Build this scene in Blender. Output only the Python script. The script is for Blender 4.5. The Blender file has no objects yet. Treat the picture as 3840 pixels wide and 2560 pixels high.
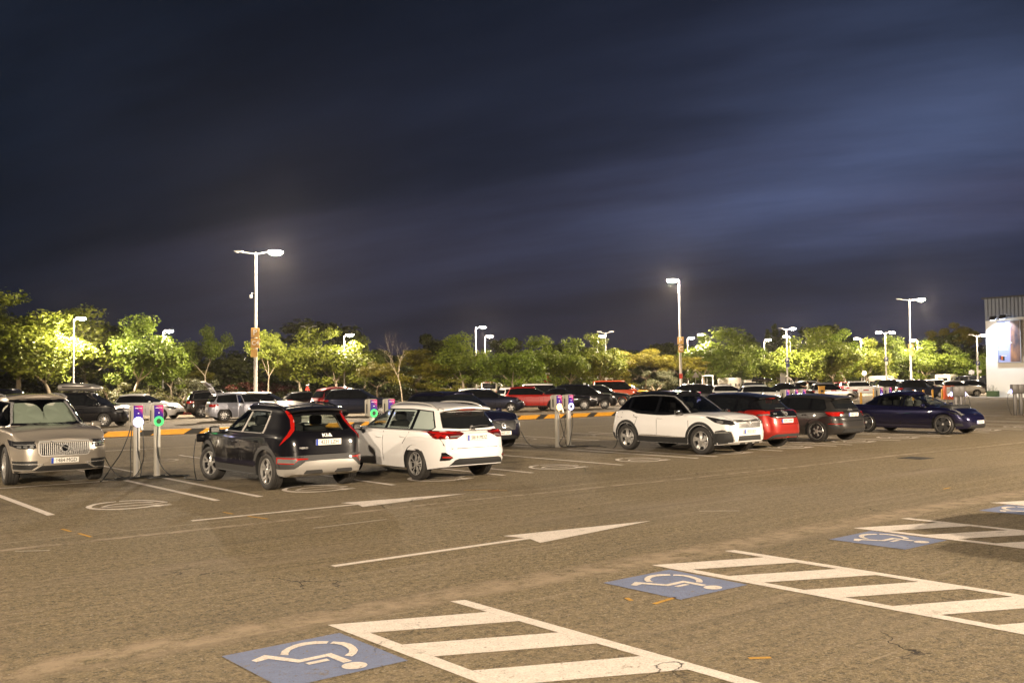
import bpy, bmesh, math, random
import numpy as np
from mathutils import Vector, Matrix
from mathutils.bvhtree import BVHTree
from mathutils.geometry import delaunay_2d_cdt
R=math.radians; PI=math.pi
SC=bpy.context.scene; C=SC.collection
# ------------------------------------------------------------------ camera
# world frame: X runs along the parking rows, Y runs away from the camera into the stalls
CAMZ=1.95; roll=math.atan(.011); pitch=math.atan(152*math.cos(roll)/3664); A0=R(50.9)
cam=bpy.data.cameras.new('camera'); co=bpy.data.objects.new('camera',cam); C.objects.link(co)
cam.sensor_width=36; cam.lens=3664*36/3840; cam.clip_start=.1; cam.clip_end=3000
fw=Vector((math.cos(A0),math.sin(A0),0)); rt=Vector((math.sin(A0),-math.cos(A0),0)); up=Vector((0,0,1))
F=fw*math.cos(pitch)+up*math.sin(pitch); Ul=-fw*math.sin(pitch)+up*math.cos(pitch)
cr,sr=math.cos(roll),math.sin(roll)
cx=rt*cr-Ul*sr; cy=rt*sr+Ul*cr
M=Matrix.Identity(4)
for i in range(3): M[i][0]=cx[i]; M[i][1]=cy[i]; M[i][2]=-F[i]; M[i][3]=(0,0,CAMZ)[i]
co.matrix_world=M; SC.camera=co
SC.render.resolution_x=1024; SC.render.resolution_y=682
def W(x,d):
    "ground point seen at azimuth of photo column x (of 3840), at d metres of depth"
    p=fw*d+rt*((x-1920)/3664*d); return p.x,p.y
HEAD=lambda az:R(50.9-az)
# ------------------------------------------------------------------ exposure
SC.view_settings.view_transform='Standard'; SC.view_settings.look='None'
SC.view_settings.exposure=0; SC.view_settings.gamma=1
SC.cycles.max_bounces=6; SC.cycles.transparent_max_bounces=16; SC.cycles.diffuse_bounces=2; SC.cycles.glossy_bounces=3
SC.cycles.transmission_bounces=4; SC.cycles.sample_clamp_indirect=6; SC.cycles.caustics_reflective=False; SC.cycles.caustics_refractive=False
SC.cycles.use_denoising=True; SC.cycles.use_light_tree=True
# ------------------------------------------------------------------ night sky
wd=bpy.data.worlds.new('World'); SC.world=wd; wd.use_nodes=True
def build_sky():
    nt=wd.node_tree; N=nt.nodes; Lk=nt.links; N.clear()
    out=N.new('ShaderNodeOutputWorld'); bg=N.new('ShaderNodeBackground'); Lk.new(bg.outputs[0],out.inputs[0])
    tc=N.new('ShaderNodeTexCoord')
    sky=N.new('ShaderNodeTexSky'); sky.sky_type='NISHITA'; sky.sun_disc=False; sky.sun_elevation=R(-4); sky.sun_rotation=R(-100)
    # clouds: noise on a flat cloud layer seen in perspective (direction / height)
    sep=N.new('ShaderNodeSeparateXYZ'); Lk.new(tc.outputs['Generated'],sep.inputs[0])
    def math_(op,a,b=None,c=None,clamp=False):
        m=N.new('ShaderNodeMath'); m.operation=op; m.use_clamp=clamp
        for i,v in enumerate((a,b,c)):
            if v is None: continue
            if hasattr(v,'links') or hasattr(v,'is_linked'): Lk.new(v,m.inputs[i])
            else: m.inputs[i].default_value=v
        return m.outputs[0]
    z=math_('MAXIMUM',sep.outputs[2],0.0); zz=math_('ADD',z,.22)
    px=math_('DIVIDE',sep.outputs[0],zz); py=math_('DIVIDE',sep.outputs[1],zz)
    cmb=N.new('ShaderNodeCombineXYZ'); Lk.new(px,cmb.inputs[0]); Lk.new(py,cmb.inputs[1])
    mp=N.new('ShaderNodeMapping'); mp.inputs['Scale'].default_value=(.34,1.15,1); mp0=N.new('ShaderNodeMapping'); mp0.inputs['Rotation'].default_value=(0,0,-R(SKR)); mp.inputs['Location'].default_value=(CLX,CLY,0)
    Lk.new(cmb.outputs[0],mp0.inputs[0]); Lk.new(mp0.outputs[0],mp.inputs[0])
    n1=N.new('ShaderNodeTexNoise'); n1.inputs['Scale'].default_value=.62; n1.inputs['Detail'].default_value=5; n1.inputs['Roughness'].default_value=.52; n1.inputs['Distortion'].default_value=.25
    Lk.new(mp.outputs[0],n1.inputs[0])
    cr_=N.new('ShaderNodeValToRGB'); Lk.new(n1.outputs[0],cr_.inputs[0])
    e=cr_.color_ramp; e.interpolation='EASE'; e.elements[0].position=.38; e.elements[0].color=(0,0,0,1); e.elements[1].position=.64; e.elements[1].color=(1,1,1,1)
    def rgb(c):
        q=N.new('ShaderNodeRGB'); q.outputs[0].default_value=(*c,1); return q.outputs[0]
    def mix(f,a,b):
        m=N.new('ShaderNodeMix'); m.data_type='RGBA'; m.clamp_factor=True
        Lk.new(f,m.inputs[0]) if hasattr(f,'is_linked') else setattr(m.inputs[0],'default_value',f)
        Lk.new(a,m.inputs[6]); Lk.new(b,m.inputs[7]); return m.outputs[2]
    # cloud banks lit by the town below: soft lobes round a few directions, broken up by the cloud noise
    wn=N.new('ShaderNodeTexNoise'); wn.inputs['Scale'].default_value=1.5; wn.inputs['Detail'].default_value=5; wn.inputs['Roughness'].default_value=.55; Lk.new(mp.outputs[0],wn.inputs[0])
    wv=N.new('ShaderNodeVectorMath'); wv.operation='MULTIPLY_ADD'; Lk.new(wn.outputs['Color'],wv.inputs[0]); wv.inputs[1].default_value=(.42,.42,.30); wv.inputs[2].default_value=(-.21,-.21,-.15)
    wa=N.new('ShaderNodeVectorMath'); wa.operation='ADD'; Lk.new(wv.outputs[0],wa.inputs[0]); Lk.new(tc.outputs['Generated'],wa.inputs[1])
    wnm=N.new('ShaderNodeVectorMath'); wnm.operation='NORMALIZE'; Lk.new(wa.outputs[0],wnm.inputs[0])
    def lobe(az,el,power):
        az=50.9-az; v=(math.cos(R(el))*math.cos(R(az)),math.cos(R(el))*math.sin(R(az)),math.sin(R(el)))
        d=N.new('ShaderNodeVectorMath'); d.operation='DOT_PRODUCT'; Lk.new(wnm.outputs[0],d.inputs[0]); d.inputs[1].default_value=v
        return math_('POWER',math_('MAXIMUM',d.outputs['Value'],0.0),power)
    n01=cr_.outputs[0]
    col=rgb((.0030,.0070,.0150))
    nm=math_('MULTIPLY_ADD',n01,1.1,.18)
    def put(col,l,k,c): return mix(math_('MULTIPLY',math_('MULTIPLY',l,k),nm,clamp=True),col,rgb(c))
    col=put(col,lobe(3,8,14),1.4,(.024,.029,.056))
    col=put(col,lobe(-13,9,30),1.2,(.026,.028,.050))
    col=put(col,lobe(20,16,14),1.25,(.036,.042,.082))
    col=put(col,lobe(21,13.5,60),1.5,(.068,.092,.185))
    col=put(col,lobe(29,19,70),1.1,(.046,.072,.145))
    col=put(col,lobe(9,17,110),.6,(.030,.036,.075))
    col=put(col,lobe(28,7,80),1.0,(.055,.052,.095))
    col=put(col,lobe(-29,17,160),1.5,(.024,.032,.058))
    mn=N.new('ShaderNodeTexNoise'); mn.inputs['Scale'].default_value=2.6; mn.inputs['Detail'].default_value=6; mn.inputs['Roughness'].default_value=.6; Lk.new(mp.outputs[0],mn.inputs[0])
    mm=N.new('ShaderNodeMapRange'); mm.inputs[1].default_value=.3; mm.inputs[2].default_value=.7; mm.inputs[3].default_value=.68; mm.inputs[4].default_value=1.32; Lk.new(mn.outputs[0],mm.inputs[0])
    sc_=N.new('ShaderNodeVectorMath'); sc_.operation='SCALE'; Lk.new(col,sc_.inputs[0]); Lk.new(mm.outputs[0],sc_.inputs['Scale']); col=sc_.outputs[0]
    # town glow low on the horizon, strongest in the middle
    low=math_('POWER',math_('SUBTRACT',1.0,math_('MULTIPLY',z,4.2),clamp=True),2.6)
    col=mix(math_('MULTIPLY',low,.75),col,rgb((.017,.018,.031)))
    col=mix(math_('MULTIPLY',math_('MULTIPLY',low,lobe(6,4,22)),.9),col,rgb((.044,.036,.046)))
    add=N.new('ShaderNodeMix'); add.data_type='RGBA'; add.blend_type='ADD'; add.inputs[0].default_value=.02
    Lk.new(col,add.inputs[6]); Lk.new(sky.outputs[0],add.inputs[7])
    Lk.new(add.outputs[2],bg.inputs[0]); bg.inputs[1].default_value=1.0
CLX,CLY,SKR=1.3,4.1,118
build_sky()
LAMPC=(1.0,.81,.60)
# ------------------------------------------------------------------ materials
def newmat(n):
    m=bpy.data.materials.new(n); m.use_nodes=True; return m,m.node_tree.nodes,m.node_tree.links,m.node_tree.nodes['Principled BSDF']
def simple(n,col,rough=.5,metal=0,coat=0,spec=.5,noise=0,nscale=20,emit=None,es=0,coatr=.04):
    m,N,Lk,p=newmat(n)
    p.inputs['Base Color'].default_value=(*col,1); p.inputs['Roughness'].default_value=rough; p.inputs['Metallic'].default_value=metal
    p.inputs['Coat Weight'].default_value=coat; p.inputs['Coat Roughness'].default_value=coatr; p.inputs['Specular IOR Level'].default_value=spec
    if emit: p.inputs['Emission Color'].default_value=(*emit,1); p.inputs['Emission Strength'].default_value=es
    if noise:
        tc=N.new('ShaderNodeTexCoord'); t=N.new('ShaderNodeTexNoise'); t.inputs['Scale'].default_value=nscale; t.inputs['Detail'].default_value=4
        Lk.new(tc.outputs['Object'],t.inputs[0]); mx=N.new('ShaderNodeMix'); mx.data_type='RGBA'; mx.inputs[6].default_value=(*[c*(1-noise) for c in col],1); mx.inputs[7].default_value=(*[min(1,c*(1+noise)) for c in col],1)
        Lk.new(t.outputs[0],mx.inputs[0]); Lk.new(mx.outputs[2],p.inputs['Base Color'])
        rr=N.new('ShaderNodeMath'); rr.operation='MULTIPLY_ADD'; rr.inputs[1].default_value=.2; rr.inputs[2].default_value=rough-.1; Lk.new(t.outputs[0],rr.inputs[0]); Lk.new(rr.outputs[0],p.inputs['Roughness'])
    return m
def paint(n,col,metal=0.0,rough=.35,dust=.12):
    "car paint: base, clear coat, a little road dust low on the sides"
    m,N,Lk,p=newmat(n)
    p.inputs['Metallic'].default_value=metal; p.inputs['Roughness'].default_value=rough; p.inputs['Specular IOR Level'].default_value=.12 if max(col)<.1 else .4; p.inputs['Coat Weight'].default_value=1; p.inputs['Coat Roughness'].default_value=.035
    tc=N.new('ShaderNodeTexCoord'); t=N.new('ShaderNodeTexNoise'); t.inputs['Scale'].default_value=3; t.inputs['Detail'].default_value=8; Lk.new(tc.outputs['Object'],t.inputs[0])
    se=N.new('ShaderNodeSeparateXYZ'); Lk.new(tc.outputs['Object'],se.inputs[0])
    mr=N.new('ShaderNodeMapRange'); mr.inputs[1].default_value=.75; mr.inputs[2].default_value=.15; mr.inputs[3].default_value=.12; mr.inputs[4].default_value=1; Lk.new(se.outputs[2],mr.inputs[0])
    mu=N.new('ShaderNodeMath'); mu.operation='MULTIPLY'; Lk.new(mr.outputs[0],mu.inputs[0]); Lk.new(t.outputs[0],mu.inputs[1])
    m2=N.new('ShaderNodeMath'); m2.operation='MULTIPLY'; m2.inputs[1].default_value=dust*2; Lk.new(mu.outputs[0],m2.inputs[0])
    mx=N.new('ShaderNodeMix'); mx.data_type='RGBA'; mx.inputs[6].default_value=(*col,1); mx.inputs[7].default_value=(.16,.13,.1,1); Lk.new(m2.outputs[0],mx.inputs[0]); Lk.new(mx.outputs[2],p.inputs['Base Color'])
    cr2=N.new('ShaderNodeMath'); cr2.operation='MULTIPLY_ADD'; cr2.inputs[1].default_value=.25; cr2.inputs[2].default_value=.03; Lk.new(m2.outputs[0],cr2.inputs[0]); Lk.new(cr2.outputs[0],p.inputs['Coat Roughness'])
    return m
def glass(n,tint=(.35,.4,.38),refl=1.0):
    m,N,Lk,p=newmat(n); N.remove(p); out=N['Material Output']
    t=N.new('ShaderNodeBsdfTransparent'); t.inputs[0].default_value=(*tint,1); g=N.new('ShaderNodeBsdfGlossy'); g.inputs['Roughness'].default_value=.02
    lw=N.new('ShaderNodeLayerWeight'); lw.inputs[0].default_value=.5; pw=N.new('ShaderNodeMath'); pw.operation='POWER'; pw.inputs[1].default_value=3.6; Lk.new(lw.outputs['Facing'],pw.inputs[0]); fr=N.new('ShaderNodeMath'); fr.operation='MULTIPLY_ADD'; fr.inputs[1].default_value=.85; fr.inputs[2].default_value=.05; Lk.new(pw.outputs[0],fr.inputs[0]); mx=N.new('ShaderNodeMixShader'); Lk.new(fr.outputs[0],mx.inputs[0]); Lk.new(t.outputs[0],mx.inputs[1]); Lk.new(g.outputs[0],mx.inputs[2]); Lk.new(mx.outputs[0],out.inputs[0])
    return m
def emis(n,col,s):
    m,N,Lk,p=newmat(n); N.remove(p); e=N.new('ShaderNodeEmission'); e.inputs[0].default_value=(*col,1); e.inputs[1].default_value=s; Lk.new(e.outputs[0],N['Material Output'].inputs[0]); return m
MT={}
MT['white']=paint('white_paint',(.80,.79,.78),0,.3,.18)
MT['pearl']=paint('cream_paint',(.70,.66,.58),.15,.3,.18)
MT['beige']=paint('champagne_metal_paint',(.43,.385,.325),.55,.34,.2)
MT['black']=paint('black_paint',(.004,.004,.006),0,.3,.02)
MT['navy']=paint('navy_paint',(.007,.007,.022),.3,.3,.04)
MT['blue']=paint('deep_blue_paint',(.005,.005,.030),.35,.28,.06)
MT['steelblue']=paint('dark_steel_blue_paint',(.014,.017,.034),.5,.32,.08)
MT['grey']=paint('dark_grey_metal_paint',(.052,.050,.049),.6,.34,.12)
MT['midgrey']=paint('mid_grey_metal_paint',(.22,.21,.2),.6,.34,.15)
MT['silver']=paint('silver_metal_paint',(.5,.48,.45),.7,.34,.15)
MT['paleblue']=paint('pale_silver_blue_paint',(.42,.43,.50),.4,.34,.1)
MT['red']=paint('bright_red_paint',(.50,.018,.012),0,.3,.1)
MT['darkred']=paint('dark_red_paint',(.22,.015,.02),.2,.3,.1)
MT['leafred']=paint('metallic_red_paint',(.38,.018,.012),.4,.32,.08)
MT['orange']=paint('orange_red_paint',(.62,.07,.012),0,.3,.1)
MT['yellowp']=paint('yellow_paint',(.65,.33,.02),0,.3,.1)
MT['brown']=paint('brown_black_paint',(.02,.015,.012),.4,.32,.1)
MT['plastic']=simple('black_plastic',(.014,.014,.014),.62,noise=.3,nscale=8)
MT['gplastic']=simple('grey_plastic',(.038,.037,.036),.6,noise=.2,nscale=8)
MT['gloss']=simple('gloss_black',(.006,.006,.007),.12,coat=1)
MT['under']=simple('underbody_black',(.008,.008,.008),.9)
MT['rubber']=simple('tyre_rubber',(.028,.026,.024),.72,noise=.35,nscale=12)
MT['alloy']=simple('silver_alloy',(.50,.485,.46),.34,.6,coat=.4)
MT['brightbar']=simple('bright_grille_bar',(.72,.70,.66),.3,.5)
MT['darkalloy']=simple('dark_alloy',(.05,.05,.052),.35,.6,coat=.4)
MT['chrome']=simple('chrome_trim',(.78,.77,.74),.2,.75)
MT['skid']=simple('silver_skid_plate',(.46,.44,.41),.4,.5)
MT['glass']=glass('window_glass',(.72,.78,.75))
MT['tint']=glass('tinted_glass',(.10,.10,.11))
MT['dglass']=simple('dark_window_glass',(.010,.011,.012),.05,coat=1)
MT['lens']=simple('clear_lamp_lens',(.30,.30,.29),.1,.5,coat=1)
MT['lensd']=simple('dark_lamp_lens',(.03,.03,.032),.08,.2,coat=1)
MT['tail']=simple('red_lamp_lens',(.36,.009,.006),.14,coat=1,emit=(1,.03,.01),es=.02)
MT['taild']=simple('dark_red_lamp_lens',(.10,.006,.006),.1,coat=1)
MT['plate']=simple('number_plate_white',(.78,.76,.70),.45)
MT['ink']=simple('black_lettering',(.01,.01,.01),.5)
MT['eublue']=simple('blue_plate_band',(.02,.06,.42),.45)
MT['fabric']=simple('seat_fabric',(.035,.033,.032),.9,noise=.3)
MT['foil']=simple('sunshade_foil',(.50,.51,.43),.45,.3)
MT['body_white']=simple('cream_powder_coat',(.36,.335,.285),.4,noise=.06,nscale=4)
MT['galv']=simple('galvanised_steel',(.42,.41,.39),.5,.35,noise=.15,nscale=5)
MT['signmat']=simple('sign_ochre',(.58,.36,.11),.5,noise=.1,nscale=6)
MT['signwhite']=simple('sign_white',(.88,.87,.85),.5)
MT['darkpost']=simple('dark_post_steel',(.075,.068,.062),.5,.2,noise=.1)
MT['signblue']=simple('sign_blue',(.03,.04,.13),.5)
MT['signgrey']=simple('sign_grey_back',(.33,.33,.35),.5,.3)
MT['yellow']=simple('yellow_paint_steel',(.62,.31,.015),.5,noise=.18,nscale=9)
MT['redplastic']=simple('red_plastic',(.42,.03,.015),.5,noise=.15,nscale=6)
MT['orangebox']=simple('orange_machine_paint',(.58,.10,.02),.45,noise=.12,nscale=5)
MT['cable']=simple('black_cable',(.012,.012,.012),.45)
MT['kerbblack']=simple('black_kerb_paint',(.025,.023,.02),.7,noise=.4,nscale=6)
MT['kerbyellow']=simple('yellow_kerb_paint',(.72,.34,.02),.6,noise=.22,nscale=7)
MT['concrete']=simple('concrete',(.30,.27,.23),.85,noise=.25,nscale=4)
MT['skin']=simple('skin',(.45,.26,.18),.6)
MT['hair']=simple('dark_hair',(.02,.013,.01),.7)
MT['tshirt']=simple('pale_shirt_cloth',(.5,.48,.44),.9)
MT['darkcloth']=simple('dark_cloth',(.02,.02,.024),.9)
MT['redcloth']=simple('red_cloth',(.4,.04,.03),.9)
MT['bark']=simple('pale_bark',(.30,.25,.18),.9,noise=.35,nscale=3)
MT['darkbark']=simple('dark_bark',(.10,.075,.05),.9,noise=.35,nscale=3)
def leafmat(n,c1,c2,tr=.35):
    m,N,Lk,p=newmat(n)
    ge=N.new('ShaderNodeNewGeometry'); tc=N.new('ShaderNodeTexCoord'); t=N.new('ShaderNodeTexNoise'); t.inputs['Scale'].default_value=.9; t.inputs['Detail'].default_value=3; Lk.new(tc.outputs['Object'],t.inputs[0])
    w=N.new('ShaderNodeTexWhiteNoise'); Lk.new(ge.outputs['Random Per Island'],w.inputs['Vector'])
    a=N.new('ShaderNodeMath'); a.operation='ADD'; Lk.new(t.outputs[0],a.inputs[0]); Lk.new(ge.outputs['Random Per Island'],a.inputs[1])
    h=N.new('ShaderNodeMath'); h.operation='MULTIPLY'; h.inputs[1].default_value=.5; Lk.new(a.outputs[0],h.inputs[0])
    mx=N.new('ShaderNodeMix'); mx.data_type='RGBA'; mx.inputs[6].default_value=(*c1,1); mx.inputs[7].default_value=(*c2,1); Lk.new(h.outputs[0],mx.inputs[0])
    oi=N.new('ShaderNodeObjectInfo'); ov=N.new('ShaderNodeMapRange'); ov.inputs[3].default_value=.7; ov.inputs[4].default_value=1.25; Lk.new(oi.outputs['Random'],ov.inputs[0])
    hs=N.new('ShaderNodeHueSaturation'); hs.inputs['Saturation'].default_value=1.08; Lk.new(ov.outputs[0],hs.inputs['Value']); Lk.new(mx.outputs[2],hs.inputs['Color'])
    hh=N.new('ShaderNodeMapRange'); hh.inputs[3].default_value=.455; hh.inputs[4].default_value=.488; w2=N.new('ShaderNodeTexWhiteNoise'); w2.noise_dimensions='1D'; Lk.new(oi.outputs['Random'],w2.inputs['W']); Lk.new(w2.outputs['Value'],hh.inputs[0]); Lk.new(hh.outputs[0],hs.inputs['Hue'])
    Lk.new(hs.outputs[0],p.inputs['Base Color']); p.inputs['Roughness'].default_value=.5; p.inputs['Specular IOR Level'].default_value=.35
    tr_=N.new('ShaderNodeBsdfTranslucent'); Lk.new(hs.outputs[0],tr_.inputs[0]); ms=N.new('ShaderNodeMixShader'); ms.inputs[0].default_value=tr
    Lk.new(p.outputs[0],ms.inputs[1]); Lk.new(tr_.outputs[0],ms.inputs[2]); Lk.new(ms.outputs[0],N['Material Output'].inputs[0])
    return m
MT['plane']=leafmat('plane_leaves',(.060,.115,.014),(.17,.235,.05))
MT['pine']=leafmat('pine_needles',(.070,.085,.010),(.19,.19,.028),.22)
MT['olive']=leafmat('olive_leaves',(.045,.055,.028),(.10,.11,.06),.2)
MT['dark']=leafmat('dark_leaves',(.03,.045,.014),(.07,.095,.03),.2)
MT['bush']=leafmat('bush_leaves',(.022,.034,.010),(.07,.075,.022),.2)
MT['oleander']=leafmat('oleander_leaves',(.03,.045,.014),(.14,.05,.03),.2)
# ------------------------------------------------------------------ object helpers
def tag(o,label,cat,group=None,kind=None):
    if label: o['label']=label
    if cat: o['category']=cat
    if group: o['group']=group
    if kind: o['kind']=kind
    return o
def link(name,me,parent=None,loc=None,rot=None):
    o=bpy.data.objects.new(name,me); C.objects.link(o)
    if parent: o.parent=parent
    if loc is not None: o.location=loc
    if rot is not None: o.rotation_euler=rot
    return o
def thing(name,label,cat,loc=(0,0,0),rz=0,group=None):
    o=link(name,None,None,loc,(0,0,rz)); o.empty_display_size=.2; return tag(o,label,cat,group)
class MB:
    def __init__(s): s.v=[]; s.f=[]; s.m=[]
    def add(s,vs,fs,mi=0,T=None):
        n=len(s.v); s.v+= [tuple(T@Vector(v)) if T is not None else tuple(v) for v in vs]
        s.f+=[tuple(i+n for i in f) for f in fs]; s.m+=[mi]*len(fs); return s
    def box(s,c,d,mi=0,bev=0,T=None):
        x,y,z=[q/2 for q in d]
        if bev<=0:
            vs=[(c[0]+i*x,c[1]+j*y,c[2]+k*z) for k in(-1,1) for j in(-1,1) for i in(-1,1)]
            fs=[(0,2,3,1),(4,5,7,6),(0,1,5,4),(2,6,7,3),(0,4,6,2),(1,3,7,5)]
            return s.add(vs,fs,mi,T)
        bm=bmesh.new(); bmesh.ops.create_cube(bm,size=1)
        for v in bm.verts: v.co=Vector((c[0]+v.co.x*d[0],c[1]+v.co.y*d[1],c[2]+v.co.z*d[2]))
        bmesh.ops.bevel(bm,geom=bm.edges[:],offset=bev,segments=2,affect='EDGES',profile=.5)
        bm.verts.ensure_lookup_table(); s.add([v.co[:] for v in bm.verts],[[v.index for v in f.verts] for f in bm.faces],mi,T); bm.free(); return s
    def tube(s,pts,r,n=8,mi=0,cap=True,T=None):
        pts=[Vector(p) for p in pts]; rs=r if isinstance(r,(list,tuple)) else [r]*len(pts); vs=[];fs=[]
        up_=Vector((0,0,1)); prev=None
        for i,p in enumerate(pts):
            d=(pts[min(i+1,len(pts)-1)]-pts[max(i-1,0)]).normalized()
            if prev is None:
                a=d.cross(up_); a=a.normalized() if a.length>1e-3 else Vector((1,0,0))
            else:
                a=prev-d*prev.dot(d); a=a.normalized() if a.length>1e-4 else prev
            prev=a; b=d.cross(a)
            for k in range(n):
                t=2*PI*k/n; vs.append(tuple(p+(a*math.cos(t)+b*math.sin(t))*rs[i]))
        for i in range(len(pts)-1):
            for k in range(n): fs.append((i*n+k,i*n+(k+1)%n,(i+1)*n+(k+1)%n,(i+1)*n+k))
        if cap: fs.append(tuple(range(n-1,-1,-1))); fs.append(tuple((len(pts)-1)*n+k for k in range(n)))
        return s.add(vs,fs,mi,T)
    def lathe(s,prof,n=24,mi=0,T=None,axis='z'):
        vs=[];fs=[]
        for r,h in prof:
            for k in range(n):
                t=2*PI*k/n; c_,s_=r*math.cos(t),r*math.sin(t)
                vs.append((c_,s_,h) if axis=='z' else (c_,h,s_))
        for i in range(len(prof)-1):
            for k in range(n): fs.append((i*n+k,i*n+(k+1)%n,(i+1)*n+(k+1)%n,(i+1)*n+k))
        return s.add(vs,fs,mi,T)
    def prism(s,poly,z0,z1,mi=0,T=None):
        n=len(poly); vs=[(x,y,z0) for x,y in poly]+[(x,y,z1) for x,y in poly]
        fs=[tuple(range(n-1,-1,-1)),tuple(range(n,2*n))]+[(i,(i+1)%n,n+(i+1)%n,n+i) for i in range(n)]
        return s.add(vs,fs,mi,T)
    def mesh(s,name,mats,smooth=None,merge=False):
        me=bpy.data.meshes.new(name); me.from_pydata(s.v,[],s.f)
        for m in (mats if isinstance(mats,(list,tuple)) else [mats]): me.materials.append(MT[m] if isinstance(m,str) else m)
        me.polygons.foreach_set('material_index',s.m)
        bm=bmesh.new(); bm.from_mesh(me)
        if merge: bmesh.ops.remove_doubles(bm,verts=bm.verts,dist=1e-4)
        bmesh.ops.recalc_face_normals(bm,faces=bm.faces); bm.to_mesh(me); bm.free()
        if smooth:
            me.shade_smooth(); me.set_sharp_from_angle(angle=R(smooth))
        me.update(); return me
    def obj(s,name,mats,parent=None,smooth=None,loc=None,rot=None,merge=False):
        return link(name,s.mesh(name,mats,smooth,merge),parent,loc,rot)
_tc={}
def text_mesh(txt,size,mat,depth=.002,bold=0.0,sx=1.0,align='CENTER'):
    k=(txt,size,mat,depth,bold,sx)
    if k in _tc: return _tc[k]
    cu=bpy.data.curves.new('lettering','FONT'); cu.body=txt; cu.size=size; cu.align_x=align; cu.align_y='CENTER'; cu.extrude=depth; cu.offset=bold; cu.resolution_u=3
    o=bpy.data.objects.new('t',cu); C.objects.link(o); dg=bpy.context.evaluated_depsgraph_get(); dg.update()
    me=bpy.data.meshes.new_from_object(o.evaluated_get(dg)); bpy.data.objects.remove(o)
    for v in me.vertices: v.co.x*=sx
    me.materials.clear(); me.materials.append(MT[mat]); _tc[k]=me; return me
def copy_tree(o,parent=None,depth=0):
    c=o.copy(); C.objects.link(c); c.parent=parent if parent else o.parent
    for ch in KIDS.get(o.name,[]) if False else [q for q in bpy.data.objects if q.parent==o and q!=c]: copy_tree(ch,c,depth+1)
    return c
def pin(poly,x,y):
    c=False;n=len(poly);j=n-1
    for i in range(n):
        xi,yi=poly[i];xj,yj=poly[j]
        if (yi>y)!=(yj>y) and x<(xj-xi)*(y-yi)/(yj-yi)+xi: c=not c
        j=i
    return c
def interp(pts,x):
    "monotone cubic through (x,y) points with rising x"
    n=len(pts)
    if x<=pts[0][0]: return pts[0][1]
    if x>=pts[-1][0]: return pts[-1][1]
    for i in range(n-1):
        if x<=pts[i+1][0]: break
    def sl(i): return (pts[i+1][1]-pts[i][1])/(pts[i+1][0]-pts[i][0])
    def tg(i):
        if i==0: return sl(0)
        if i==n-1: return sl(n-2)
        a,b=sl(i-1),sl(i)
        return 0 if a*b<=0 else 2*a*b/(a+b)
    x0,y0=pts[i];x1,y1=pts[i+1];h=x1-x0;t=(x-x0)/h;m0,m1=tg(i)*h,tg(i+1)*h
    return (2*t**3-3*t*t+1)*y0+(t**3-2*t*t+t)*m0+(-2*t**3+3*t*t)*y1+(t**3-t*t)*m1
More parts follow.
